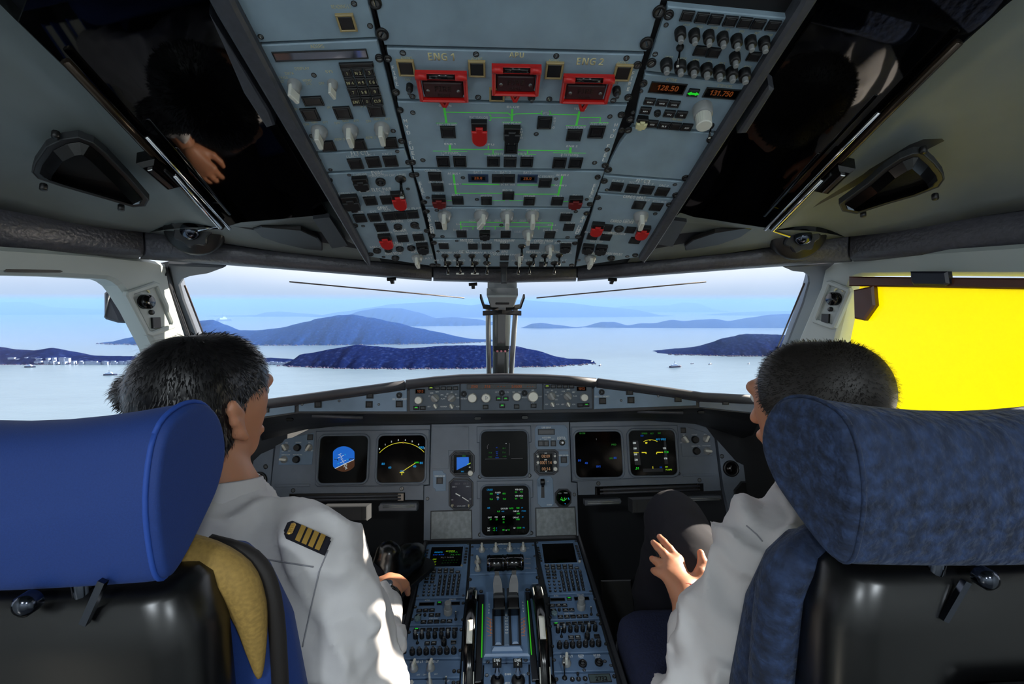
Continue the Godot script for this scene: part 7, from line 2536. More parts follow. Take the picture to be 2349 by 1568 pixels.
func pedestal_middle(Z: Array) -> void:
	var p := ped_panel("switching_panel", "pedestal panel with four white rotary selectors in a row", [1080, 1247, 1226, 1243, 1233, 1312, 1077, 1318])
	window(p, Z[0], Z[1], Z[2])
	txt(p, "SWITCHING", 1120, 75, 14, 110, "print", true)
	for q in [[910, 145], [1052, 143], [1192, 140], [1330, 138]]:
		knob(p, q[0], q[1], 34, 0.024, M.white_knob, 0.0, "bar")
		txt(p, "NORM", q[0], q[1] - 52, 10, 36, "print", false)
		txt(p, "CAPT", q[0] - 46, q[1] - 18, 10, 26, "print", false)
		txt(p, "F/O", q[0] + 48, q[1] - 20, 10, 24, "print", false)
	for q in [[868, 265], [868, 340]]: knob(p, q[0], q[1], 34, 0.02, M.white_knob, 0.3, "bar")
	for r in 3: txt(p, ["ENG", "BLEED", "PRESS"][r], 1375, 225 + r * 48, 12, 60, "lit_grey", false)
	path(p, [790, 195, 930, 193, 930, 390], 3, "print", 0.0)
	screws(p, [812, 105, 1430, 88, 810, 190, 1448, 200, 1470, 325], 14)
	flush(p)
	# thrust lever quadrant
	p = ped_panel("thrust_quadrant", "thrust lever quadrant with slots, green edge strips and orange markings", [1076, 1320, 1234, 1315, 1252, 1508, 1240, 1512, 1210, 1518, 1110, 1519, 1085, 1514, 1068, 1510])
	window(p, Z[0], Z[1], Z[2])
	var st := mb()
	prism(st, zpoly(p, [945, 590, 1350, 585, 1400, 1245, 930, 1250]), -0.002, 0.012, 0.004)
	part(p.n, "raised_track", done(st), M.track)
	for q in [[[1015, 775, 1128, 775, 1138, 1165, 1018, 1168], 0], [[1180, 775, 1300, 770, 1312, 1155, 1192, 1162], 0]]:
		st = mb()
		prism(st, zpoly(p, q[0]), 0.0115, 0.0125)
		var sl := part(p.n, "lever_slot", done(st), M.frame_dark)
		st = mb()
		prism(st, inset(ccw(zpoly(p, q[0])), 0.006), 0.012, 0.016, 0.004)
		part(sl, "slot_floor", done(st), M.track)
	st = mb()
	prism(st, zpoly(p, [1010, 1170, 1320, 1165, 1325, 1218, 1010, 1225]), 0.010, 0.022, 0.006)
	part(p.n, "stop_block", done(st), M.track)
	st = mb()
	prism(st, zpoly(p, [1132, 778, 1182, 776, 1188, 1160, 1136, 1164]), 0.0115, 0.0165, 0.002)
	part(p.n, "scale_bar", done(st), M.panel_blue)
	var k := 0
	for s in ["TO GA", "FLX", "MCT", "CL", "A/THR", "0", "REV"]:
		txt(p, s, 1158 + k, 798 + k * 30, 15, 30, "print", true, 0.0167)
		k += 1
	for q in [[985, 650, 1000, 800], [1305, 645, 1318, 795]]: path(p, [q[0] + 15, q[1], q[0] + 12, q[3]], 4, "print", 0.0122)
	for q in [["0", 985, 690], ["1", 983, 715], ["2", 982, 745], ["3", 980, 775], ["4", 1325, 668], ["5", 1327, 700], ["6", 1330, 730], ["7", 1332, 760]]: txt(p, q[0], q[1], q[2], 16, 0, "print", true, 0.0122)
	for s in [-1, 1]:
		var cx := 985.0 if s < 0 else 1328.0
		for i in 5:
			path(p, [cx - 22 * s - 12 * s, 850 + i * 34, cx + 20 * s * -1 + 45 * s, 850 + i * 34 - 28], 5, "orange", 0.0122)
			path(p, [cx + 8, 848 + i * 30, cx + 14, 872 + i * 30], 7, "orange", 0.0122)
		path(p, [cx - 15, 1008, cx + 20, 1006], 6, "orange", 0.0122)
	flush(p)
	for e in [[918, 690, 908, 1228], [1375, 655, 1415, 1202]]:
		st = mb(false)
		var pts := []
		for i in 9: pts.append(loc(p, lerpf(e[0], e[2], i / 8.0), lerpf(e[1], e[3], i / 8.0), 0.006))
		tube(st, pts, 0.0016, 6)
		part(p.n, "light_strip", done(st), M.lit_strip)
	screws(p, [788, 440, 1478, 420, 903, 562, 1372, 545], 20, true)
	# the two levers
	for s in [0, 1]:
		var lv := thing("thrust_lever", "black thrust lever with a broad glossy head, nearer the %s trim wheel" % ("captain's" if s == 0 else "first officer's"), "lever", PED, "")
		var foot: Array = [1072, 745] if s == 0 else [1238, 740]
		var head: Array = [1056, 270] if s == 0 else [1240, 262]
		var c := Vector3(p.c.x, p.c.y, 0)
		var f0 := loc(p, foot[0], foot[1], 0.012) + c
		var h0 := loc(p, head[0], head[1], 0.115) + c
		var x := Vector3.RIGHT
		st = mb()
		var rings := []
		for u in [[0.0, 0.0125, 0.020], [0.30, 0.0125, 0.016], [0.55, 0.0125, 0.012], [0.68, 0.0095, 0.009], [0.74, 0.006, 0.008], [1.0, 0.006, 0.008]]:
			var m := f0.lerp(h0, u[0]) + Vector3((0.004 if s == 0 else -0.004) * (1.0 - u[0]), 0, 0)
			var d := (h0 - f0).normalized()
			var nn := x.cross(d).normalized()
			rings.append(PackedVector3Array([m - x * u[1] - nn * u[2], m + x * u[1] - nn * u[2], m + x * u[1] + nn * u[2], m - x * u[1] + nn * u[2]]))
		loft(st, rings)
		part(lv, "arm", done(st), M.lever_black)
		st = mb(false)
		lathe(st, [Vector2(0.0, -0.026), Vector2(0.019, -0.026), Vector2(0.021, -0.024), Vector2(0.021, 0.024), Vector2(0.019, 0.026), Vector2(0.0, 0.026)], 24, Transform3D(Basis(Vector3.UP, PI / 2), h0))
		var hd := part(lv, "head", done(st), M.black_gloss)
		for e in [-1, 1]:
			st = mb(false)
			lathe(st, [Vector2(0.0218, -0.0015), Vector2(0.0225, 0.0), Vector2(0.0218, 0.0015)], 24, Transform3D(Basis(Vector3.UP, PI / 2), h0 + Vector3(e * 0.019, 0, 0)))
			part(hd, "band", done(st), M.dark_chrome)
		st = mb()
		var rl := f0.lerp(h0, 0.16) + Vector3(0.004 if s == 0 else -0.004, 0, 0)
		box(st, frame(rl, Vector3.RIGHT, Vector3(0, 1.0, -0.1)), 0.031, 0.040, 0.004, 0.030, 0.004)
		var rv := part(lv, "reverse_latch", done(st), M.lever_grey)
		st = mb()
		box(st, frame(rl + Vector3(0, -0.026, 0.0), Vector3.RIGHT, Vector3(0, 1.0, 0.35)), 0.031, 0.030, -0.006, 0.028, 0.003)
		part(rv, "latch_grip", done(st), M.black_gloss)
	# trim wheels
	for s in [0, 1]:
		var e: Array = [1080, 1352, 1072, 1552] if s == 0 else [1238, 1345, 1256, 1545]
		var a := on(PED, e[0], e[1], 0.02)
		var b := on(PED, e[2], e[3], 0.02)
		var R := 0.175
		var yc := (a.y + b.y) / 2
		var half := absf(a.y - b.y) / 2
		var zc := 0.02 - sqrt(maxf(R * R - half * half, 0.002))
		var xm := on(PED, (e[0] + e[2]) / 2.0, (e[1] + e[3]) / 2.0, zc + R).x
		var xl := xm
		var w := thing("pitch_trimmer", "black trim wheel with pale rim marks on the %s side of the levers" % ("captain's" if s == 0 else "first officer's"), "wheel", PED * Transform3D(Basis(Vector3.UP, PI / 2), Vector3(xl, yc, zc)), "")
		st = mb(false)
		lathe(st, [Vector2(R - 0.03, -0.013), Vector2(R - 0.004, -0.013), Vector2(R, -0.009), Vector2(R, 0.009), Vector2(R - 0.004, 0.013), Vector2(R - 0.03, 0.013), Vector2(R - 0.03, -0.013)], 72)
		part(w, "rim", done(st), M.black_gloss)
		st = mb()
		lathe(st, [Vector2(R - 0.03, -0.003), Vector2(0.02, -0.003), Vector2(0.02, 0.003), Vector2(R - 0.03, 0.003)], 48)
		part(w, "web", done(st), M.black)
		for g in [[-0.80, 0.06], [0.42, 0.15]]:
			st = mb(false)
			var r0 := []
			for i in 9:
				var an: float = PI + g[0] + lerpf(-g[1], g[1], i / 8.0)
				var u := Vector2(0, 1).rotated(an - PI / 2)
				var ring := PackedVector3Array()
				for q in [[-0.007, 0.0008], [0.007, 0.0008], [0.007, -0.002], [-0.007, -0.002]]:
					ring.append(Vector3(u.x * (R + q[1]), u.y * (R + q[1]), q[0]))
				r0.append(ring)
			loft(st, r0)
			part(w, "pale_mark", done(st), M.white_knob)
		for g in [[-0.25, 0.12], [1.0, 0.12]]:
			for sd in [-1, 1]:
				st = mb(false)
				var r1 := []
				for i in 7:
					var an2: float = PI / 2 + g[0] + lerpf(-g[1], g[1], i / 6.0)
					var u2 := Vector2(0, 1).rotated(an2)
					var ring2 := PackedVector3Array()
					for q in [[0.0105, 0.0006], [0.0128, -0.0015], [0.0128, -0.004], [0.0105, -0.003]]:
						ring2.append(Vector3(u2.x * (R + q[1]), u2.y * (R + q[1]), q[0] * sd))
					r1.append(ring2)
				loft(st, r1)
				part(w, "edge_mark", done(st), M.white_knob)
		# well beside the wheel
		var wl := mb()
		box(wl, at(xl + (0.022 if s == 0 else -0.022), yc), 0.016, half * 2.0, 0.0, 0.006, 0.002)
		part(p.n, "wheel_guard", done(wl), M.frame_dark, at(-p.c.x, -p.c.y))
	# engine master levers
	var q4 := ped_panel("engine_start_panel", "pedestal panel with the two engine master levers", [1110, 1521, 1213, 1520, 1216, 1640, 1105, 1640])
	window(q4, Z[0], Z[1], Z[2])
	txt(q4, "ENG", 1175, 1398, 20, 64, "print", true)
	txt(q4, "MODE", 1172, 1488, 18, 52, "print", true)
	for q in [["ON", 1010, 1420], ["ON", 1335, 1400], ["OFF", 1010, 1445], ["OFF", 1335, 1420]]: txt(q4, q[0], q[1], q[2], 14, 0, "print", false)
	screws(q4, [972, 1275, 1355, 1255, 960, 1410, 1385, 1395], 20)
	flush(q4)
	for s in [0, 1]:
		var ex := 1064.0 if s == 0 else 1275.0
		var m := thing("engine_master_lever", "silver engine master lever under a black tag, nearer the %s trim wheel" % ("captain's" if s == 0 else "first officer's"), "lever", PED, "")
		var c2 := Vector3(q4.c.x, q4.c.y, 0)
		var base := loc(q4, ex + 5, 1470, 0.0) + c2
		var top := loc(q4, ex, 1285, 0.05) + c2
		st = mb(false)
		lathe(st, [Vector2(0.016, 0.0), Vector2(0.015, 0.006), Vector2(0.009, 0.010), Vector2(0.007, 0.011)], 20, Transform3D(Basis(), base))
		part(m, "collar", done(st), M.black)
		st = mb(false)
		tube(st, [base, base.lerp(top, 0.35), base.lerp(top, 0.5), base.lerp(top, 0.75), top], [0.004, 0.0055, 0.0075, 0.004, 0.005], 12)
		part(m, "stalk", done(st), M.chrome)
		st = mb()
		box(st, frame(top, Vector3.RIGHT, Vector3(0, 1, 0.5)), 0.020, 0.016, -0.004, 0.006, 0.002)
		var tg := part(m, "tag", done(st), M.black)
		st = mb()
		var tf := frame(top, Vector3.RIGHT, Vector3(0, 1, 0.5))
		text(st, "ENG", tf * at(0, 0.0035, 0.0061), 0.0055, true, 0.014)
		text(st, str(s + 1), tf * at(0, -0.0038, 0.0061), 0.0055, true)
		part(tg, "lettering", done(st), M.print)
	for s in [0, 1]:
		var hx: Array = [815, 1495] if s == 0 else [1555, 1465]
		var pl := ped_panel("pedestal_corner_plate", "plain pedestal plate with a dark round hole on the %s side" % ("captain's" if s == 0 else "first officer's"), [1059, 1514, 1084, 1517, 1108, 1522, 1103, 1640, 1052, 1640] if s == 0 else [1215, 1520, 1240, 1514, 1266, 1503, 1272, 1640, 1219, 1640])
		window(pl, Z[0], Z[1], Z[2])
		st = mb(false)
		lathe(st, [Vector2(0.024, 0.0), Vector2(0.024, 0.004), Vector2(0.021, 0.005), Vector2(0.0, 0.003)], 24, gc_at(loc(pl, hx[0] + 5, hx[1] + 25)))
		part(pl.n, "round_cap", done(st), M.black_gloss)
		screws(pl, [885, 1418] if s == 0 else [1460, 1395], 16)
		flush(pl)

# ---------------------------------------------------------------- seats
func smooth_loop(p: Array, n := 4) -> Array:
	var out := []
	for i in p.size():
		var a: Vector2 = p[(i + p.size() - 1) % p.size()]
		var b: Vector2 = p[i]
		var c: Vector2 = p[(i + 1) % p.size()]
		var d: Vector2 = p[(i + 2) % p.size()]
		for k in n: out.append(b.cubic_interpolate(c, a, d, float(k) / n))
	return out

func build_seats() -> void:
	for s in [-1.0, 1.0]:
		build_seat(s)
		# side console beside each seat
		var who := "captain's" if s < 0 else "first officer's"
		var st := mb()
		box(st, Transform3D(Basis(Vector3.RIGHT, -PI / 2), Vector3(s * 0.858, 0.28, -0.70)), 0.13, 0.68, -0.27, 0.27, 0.01)
		var cs := thing("side_console", "dark side console between the %s seat and the side wall" % who, "console", Transform3D(), "")
		part(cs, "body", done(st), M.frame_dark)
		if s < 0:
			st = mb()
			ring_prism(st, rr(0.125, 0.34), rr(0.112, 0.325), 0.0, 0.03, 0.004, Transform3D(Basis(Vector3.RIGHT, -PI / 2), Vector3(-0.858, 0.55, -0.78)))
			part(cs, "book_well", done(st), M.black)
	# books standing in the captain's console
	var kinds := [[-0.828, "thick blue binder beside the white paper pack in the captain's console", 0.034, M.book_blue], [-0.892, "thin blue binder next to the side wall in the captain's console", 0.024, M.book_blue], [-0.861, "pack of white paper between the two blue binders", 0.018, M.paper]]
	for k in kinds:
		var b := thing("book", k[1], "book", Transform3D(Basis(Vector3.RIGHT, 0.12), Vector3(k[0], 0.55, -0.78)), "")
		var st2 := mb()
		box(st2, Transform3D(Basis(Vector3.RIGHT, -PI / 2), Vector3.ZERO), k[2] - 0.006, 0.28, 0.0, 0.20)
		part(b, "pages", done(st2), M.paper)
		if k[3] != M.paper:
			for e in [-1, 1]:
				st2 = mb()
				box(st2, Transform3D(Basis(Vector3.RIGHT, -PI / 2), Vector3(e * (k[2] / 2 - 0.0015), 0, 0)), 0.003, 0.29, 0.0, 0.21, 0.001)
				part(b, "cover", done(st2), k[3])

# a cushion whose section (z, y) runs along x between x0 and x1, drawn in at its ends
func cushion(st: SurfaceTool, prof: Array, x0: float, x1: float, ends := 0.02, sag := 0.0, skew := 0.0) -> void:
	var c := Vector2.ZERO
	for v in prof: c += v
	c /= prof.size()
	var rings := []
	var xs := [0.0, 0.08, 0.3, 0.65, 1.0]
	var steps := []
	for u in xs: steps.append([lerpf(0.0, ends, 1.0 - cos(u * PI / 2)), sqrt(1.0 - pow(1.0 - u, 2.0)) * 0.16 + 0.84])
	var cols := []
	for q in steps: cols.append([x0 + q[0] * signf(x1 - x0), q[1]])
	for k in range(1, 8): cols.append([lerpf(x0 + ends * signf(x1 - x0), x1 - ends * signf(x1 - x0), k / 8.0), 1.0])
	steps.reverse()
	for q in steps: cols.append([x1 - q[0] * signf(x1 - x0), q[1]])
	for q in cols:
		var u: float = (q[0] - x0) / (x1 - x0)
		var ring := PackedVector3Array()
		for v in prof:
			var w: Vector2 = c + (v - c) * q[1]
			ring.append(Vector3(q[0] + skew * (w.x + 0.41) * (1.0 - u), w.y - sag * sin(PI * u) * (1.0 if w.y > c.y else 0.3), w.x))
		rings.append(ring)
	if x1 < x0:
		for r in rings: r.reverse()
	loft(st, rings)

func build_seat(s: float) -> void:
	var cap := s < 0
	var who := "captain's" if cap else "first officer's"
	var cloth: Material = M.seat_blue if cap else M.seat_fleece
	var seat := thing("pilot_seat", "%s seat with a black plastic back and a %s headrest" % [who, "smooth bright blue" if cap else "mottled fleecy blue-grey"], "seat", Transform3D(Basis(), Vector3(0, 0, 0)), "")
	# headrest
	var prof := smooth_loop([Vector2(-0.435, 1.315), Vector2(-0.48, 1.335), Vector2(-0.535, 1.332), Vector2(-0.572, 1.305), Vector2(-0.582, 1.262), Vector2(-0.556, 1.222), Vector2(-0.51, 1.192), Vector2(-0.455, 1.163), Vector2(-0.425, 1.160), Vector2(-0.412, 1.19), Vector2(-0.410, 1.255)], 4)
	for i in prof.size(): prof[i] = Vector2(-0.582 + (prof[i].x + 0.582) * 0.74, prof[i].y)
	var xi := s * (0.374 if cap else 0.362)
	var xo := s * 0.76
	var st := mb(false)
	cushion(st, prof, xi, xo, 0.022, 0.022, 0.0 if cap else 0.24)
	var head := part(seat, "headrest", done(st), cloth)
	st = mb(false)
	var seam := []
	var c := Vector2(-0.515, 1.25)
	for v in prof: seam.append(Vector3(xi + s * 0.010 + (0.0 if cap else 0.24 * (v.x + 0.41)), (c + (v - c) * 0.985).y, (c + (v - c) * 0.985).x))
	seam.append(seam[0])
	tube(st, seam, 0.0028, 6)
	part(head, "piping", done(st), M.seat_piping if cap else cloth)
	# posts
	for x in [0.47, 0.62]:
		st = mb(false)
		tube(st, [Vector3(s * x, 1.20, -0.47), Vector3(s * x, 1.05, -0.485)], 0.009, 10)
		part(seat, "headrest_post", done(st), M.dark_chrome)
	# shell of the back
	st = mb(false)
	var rings := []
	for q in [[1.148, 0.010, 0.02], [1.146, 0.03, 0.012], [1.135, 0.045, 0.0], [1.08, 0.05, -0.004], [0.95, 0.055, -0.008], [0.80, 0.06, -0.01], [0.62, 0.06, -0.01], [0.50, 0.05, 0.0]]:
		var lean: float = -(q[0] - 1.15) * 0.10
		var ring := PackedVector3Array()
		var hw: float = 0.205 - q[2] - (0.012 if q[0] > 1.1 else 0.0)
		for v in rr(hw * 2.0, q[1] * 2.0, minf(q[1] * 0.9, 0.045), 4):
			ring.append(Vector3(s * 0.555 + v.x, q[0], -0.505 - v.y * -1.0 + lean * 0.4))
		rings.append(ring)
	loft(st, rings)
	part(seat, "back_shell", done(st), M.shell_black)
	# rear storage pocket panel
	st = mb()
	prism(st, rr(0.26, 0.22, 0.03, 4), 0.0, 0.012, 0.004, frame(Vector3(s * 0.60, 0.93, -0.435), Vector3.RIGHT, Vector3.UP))
	var pk := part(seat, "rear_panel", done(st), M.shell_black)
	st = mb()
	ring_prism(st, rr(0.22, 0.18, 0.02, 4), rr(0.205, 0.165, 0.016, 4), 0.0, 0.004, 0.001, frame(Vector3(s * 0.60, 0.93, -0.423), Vector3.RIGHT, Vector3.UP))
	part(pk, "panel_rim", done(st), M.frame_dark)
	# padded arch over the top of the back
	st = mb(false)
	var path3 := []
	for q in [[0.78, 0.95], [0.775, 1.06], [0.75, 1.115], [0.70, 1.138], [0.60, 1.148], [0.47, 1.150], [0.40, 1.140], [0.355, 1.112], [0.338, 1.07], [0.332, 1.02 if cap else 0.95], [0.330, 0.98 if cap else 0.80]]: path3.append(Vector3(s * q[0], q[1], -0.545))
	var rad := []
	for i in path3.size(): rad.append(([0.02, 0.024, 0.024, 0.024, 0.024, 0.024, 0.024, 0.024, 0.020, 0.012, 0.003] if cap else [0.026, 0.026, 0.03, 0.03, 0.03, 0.03, 0.03, 0.03, 0.03, 0.028, 0.028])[i])
	var rad3 := []
	for i in path3.size() - 1:
		for k in 4: rad3.append(lerpf(rad[i], rad[i + 1], k / 4.0))
	rad3.append(rad[-1])
	tube(st, smooth3(path3), rad3, 12)
	part(seat, "padded_edge", done(st), M.tan_pad if cap else cloth)
	if cap:
		st = mb(false)
		tube(st, smooth3([Vector3(s * 0.40, 1.142, -0.575), Vector3(s * 0.345, 1.122, -0.572), Vector3(s * 0.318, 1.07, -0.565), Vector3(s * 0.312, 0.95, -0.56), Vector3(s * 0.310, 0.75, -0.55)]), 0.0105, 10)
		part(seat, "edge_binding", done(st), M.binding)
	# cushion against the pilot's back
	st = mb(false)
	var rr2 := []
	for q in [[1.125, 0.10, 0.015], [1.12, 0.16, 0.028], [1.09, 0.19, 0.036], [1.02, 0.215, 0.042], [0.90, 0.235, 0.045], [0.75, 0.245, 0.045], [0.60, 0.24, 0.045]]:
		var ring := PackedVector3Array()
		var fold := sin(q[0] * 40.0) * 0.004
		for v in rr((q[1] + fold) * 2.0, q[2] * 2.0, q[2] * 0.95, 4):
			ring.append(Vector3(s * (0.525 if cap else 0.54) + v.x, q[0], -0.592 + v.y))
		rr2.append(ring)
	loft(st, rr2)
	part(seat, "back_cushion", done(st), cloth)
	# seat pan
	st = mb(false)
	rr2 = []
	for q in [[0.50, 0.23], [0.52, 0.25], [0.60, 0.255], [0.635, 0.25], [0.65, 0.235], [0.655, 0.20]]:
		var ring := PackedVector3Array()
		for v in rr(q[1] * 2.0, 0.50 - (0.25 - q[1]), 0.05, 4): ring.append(Vector3(s * 0.53 + v.x, q[0], -0.86 - v.y * -1.0))
		rr2.append(ring)
	loft(st, rr2)
	part(seat, "seat_cushion", done(st), cloth if cap else M.seat_navy)
	st = mb()
	box(st, Transform3D(Basis(Vector3.RIGHT, -PI / 2), Vector3(s * 0.55, 0.25, -0.80)), 0.30, 0.36, -0.25, 0.25, 0.01)
	part(seat, "pedestal_base", done(st), M.frame_dark)
	# reclining lever and bracket behind the headrest
	st = mb()
	bar(st, Vector2(0, 0), Vector2(0.022, 0.045), 0.007, 0.0, 0.006, frame(Vector3(s * 0.45, 1.125, -0.455), Vector3(-s, 0, 0), Vector3.UP) if cap else frame(Vector3(s * 0.46, 1.10, -0.455), Vector3.RIGHT, Vector3.UP))
	part(seat, "headrest_lever", done(st), M.dark_chrome)
	st = mb(false)
	lathe(st, [Vector2(0.011, 0.0), Vector2(0.011, 0.012), Vector2(0.006, 0.016), Vector2(0.0, 0.017)], 16, Transform3D(Basis(), Vector3(s * 0.50, 1.150, -0.455)))
	part(seat, "lock_knob", done(st), M.dark_chrome)
	# armrest beside the aisle
	st = mb(false)
	st = mb(false)
	tube(st, [Vector3(s * 0.745, 0.795, -0.56), Vector3(s * 0.74, 0.805, -0.75), Vector3(s * 0.735, 0.80, -0.95)], [0.026, 0.030, 0.026], 10)
	part(seat, "armrest", done(st), M.shell_black)

# ---------------------------------------------------------------- the two pilots
var folds := FastNoiseLite.new()

# how cloth departs from the plain body: 1 shirt, 2 trousers
func warped(mode: int, p: Vector3) -> float:
	if mode == 1:
		var n := folds.get_noise_3d(p.x * 8.0, p.y * 4.5, p.z * 8.0)
		var g := absf(folds.get_noise_3d(p.x * 6.5 + p.y * 4.5 + 40.0, p.y * 2.6 - p.x * 2.6, p.z * 5.0))
		var h := absf(folds.get_noise_3d(p.x * 13.0 - p.y * 7.0, p.y * 9.0 + 80.0, p.z * 12.0))
		return n * 0.009 + (minf(g, 0.35) - 0.18) * 0.048 + (minf(h, 0.3) - 0.15) * 0.006
	var m := folds.get_noise_3d(p.x * 8.0, p.y * 12.0, p.z * 8.0)
	return m * 0.007

func sd(bones: Array, p: Vector3, k: float) -> float:
	var d := 9.0
	for b in bones:
		var ab: Vector3 = b[1] - b[0]
		var t := clampf((p - b[0]).dot(ab) / maxf(ab.length_squared(), 1e-12), 0.0, 1.0)
		var v: float = (p - b[0] - ab * t).length() - lerpf(b[2], b[3], t)
		var h := k - absf(v - d)
		d = minf(v, d) - (h * h / (4.0 * k) if h > 0.0 else 0.0)
	return d

# where the line of sight first meets the body
func trace(bones: Array, px: float, py: float, k: float, lift := 0.0, warp := 0) -> Vector3:
	var d := ray(px, py)
	var t := 0.35
	for i in 80:
		var p := CAM.origin + d * t
		var v := sd(bones, p, k) + (warped(warp, p) if warp > 0 else 0.0) - lift
		if v < 0.0004: break
		t += v * 0.6 / d.length()
	return CAM.origin + d * t

func grad(bones: Array, p: Vector3, k: float) -> Vector3:
	var e := 0.002
	return Vector3(sd(bones, p + Vector3(e, 0, 0), k) - sd(bones, p - Vector3(e, 0, 0), k), sd(bones, p + Vector3(0, e, 0), k) - sd(bones, p - Vector3(0, e, 0), k), sd(bones, p + Vector3(0, 0, e), k) - sd(bones, p - Vector3(0, 0, e), k)).normalized()

func head_bones(H: Vector3, f: Vector3, r: Vector3) -> Array:
	var u := r.cross(f).normalized()
	var b := [
		[H - f * 0.030 + u * 0.018, H + f * 0.022 + u * 0.022, 0.077, 0.074],
		[H - f * 0.024 - u * 0.03, H + f * 0.028 - u * 0.03, 0.066, 0.066],
		[H + f * 0.052 - u * 0.02, H + f * 0.052 - u * 0.080, 0.050, 0.042],
		[H + f * 0.066 - u * 0.105, H + f * 0.046 - u * 0.108, 0.026, 0.032],
		[H + f * 0.100 - u * 0.012, H + f * 0.118 - u * 0.050, 0.009, 0.013, 0.015],
		[H + f * 0.100 - r * 0.035 + u * 0.016, H + f * 0.100 + r * 0.035 + u * 0.016, 0.011, 0.011, 0.02],
		[H + f * 0.098 - r * 0.018 - u * 0.080, H + f * 0.098 + r * 0.018 - u * 0.080, 0.009, 0.009, 0.012],
	]
	for s in [-1.0, 1.0]:
		var E: Vector3 = H + r * s * 0.074 - f * 0.008 - u * 0.040
		var o: Vector3 = (r * s * 0.8 - f * 0.6).normalized()
		var pts := []
		for i in 6:
			var a := lerpf(2.4, -1.5, i / 5.0)
			pts.append(E + o * 0.012 * (1.0 if i < 4 else 0.6) - f * 0.016 * cos(a - 1.0) + u * (0.030 * sin(a) + 0.002))
		for i in 5: b.append([pts[i], pts[i + 1], 0.0065, 0.0065, 0.006])
		b.append([E + u * 0.012 + o * 0.003, E - u * 0.018 + o * 0.003, 0.010, 0.008, 0.010])
	return b

# a hand laid down: wrist, knuckle row and finger ends given in place
func hand_bones(wrist: Vector3, knuckles: Array, tips: Array, thumb: Array, up: Vector3) -> Array:
	var b := []
	for i in 4:
		b.append([wrist.lerp(knuckles[i], 0.15), knuckles[i], 0.017, 0.0115, 0.018])
		var k: Vector3 = knuckles[i]
		var t: Vector3 = tips[i]
		var m1 := k.lerp(t, 0.45) + up * 0.010
		var m2 := k.lerp(t, 0.76) + up * 0.007
		b.append([k, m1, 0.0100, 0.0088, 0.004])
		b.append([m1, m2, 0.0088, 0.0080, 0.004])
		b.append([m2, t, 0.0080, 0.0068, 0.004])
	b.append([thumb[0], thumb[1], 0.015, 0.0115, 0.012])
	b.append([thumb[1], thumb[2], 0.0110, 0.0098, 0.004])
	b.append([thumb[2], thumb[3], 0.0098, 0.0075, 0.004])
	return b

func nails(parent: Node, tips: Array, knuckles: Array, up: Vector3) -> void:
	for i in tips.size():
		var d: Vector3 = (tips[i] - knuckles[i]).normalized()
		var st := mb()
		var f := frame(tips[i] + up * 0.0055 + d * 0.001, d.cross(up).normalized(), d)
		prism(st, rr(0.0085, 0.0105, 0.003, 2), -0.0006, 0.0010, 0.0006, f)
		part(parent, "fingernail", done(st), M.nail)

func strands(pts: Array, bones: Array, k: float, H: Vector3, f: Vector3, count: int, long: float, lift: float, wide: float, sd_: int) -> SurfaceTool:
	var st := mb()
	var rng := RandomNumberGenerator.new()
	rng.seed = sd_
	for i in count:
		var p: Vector3 = pts[rng.randi() % pts.size()] + Vector3(rng.randf_range(-1, 1), rng.randf_range(-1, 1), rng.randf_range(-1, 1)) * 0.003
		var n := grad(bones, p, k)
		var crown := H - f * 0.03 + Vector3(0.01, 0.10, 0)
		var d := (p - crown)
		d = (d - n * d.dot(n))
		if d.length() < 0.01: continue
		d = (d.normalized() + Vector3(rng.randf_range(-1, 1), rng.randf_range(-1, 1), rng.randf_range(-1, 1)) * 0.28).normalized()
		var l := long * rng.randf_range(0.6, 1.25)
		var a := p - n * 0.002
		var b := p + d * l * 0.5 + n * lift * l
		var c := p + d * l + n * lift * l * rng.randf_range(0.6, 1.5)
		var w := d.cross(n).normalized() * wide
		quad(st, a - w, a + w, b + w * 0.8, b - w * 0.8)
		tri(st, b - w * 0.8, b + w * 0.8, c)
	return st

func seam(parent: Node, bones: Array, k: float, pts: Array, m: Material, r := 0.0012, called := "seam") -> void:
	var st := mb(false)
	var line3 := []
	for i in range(0, pts.size() - 2, 2):
		for j in 6:
			line3.append(trace(bones, lerpf(pts[i], pts[i + 2], j / 6.0), lerpf(pts[i + 1], pts[i + 3], j / 6.0), k, 0.0003, 1))
	tube(st, line3, r, 5)
	part(parent, called, done(st), m)

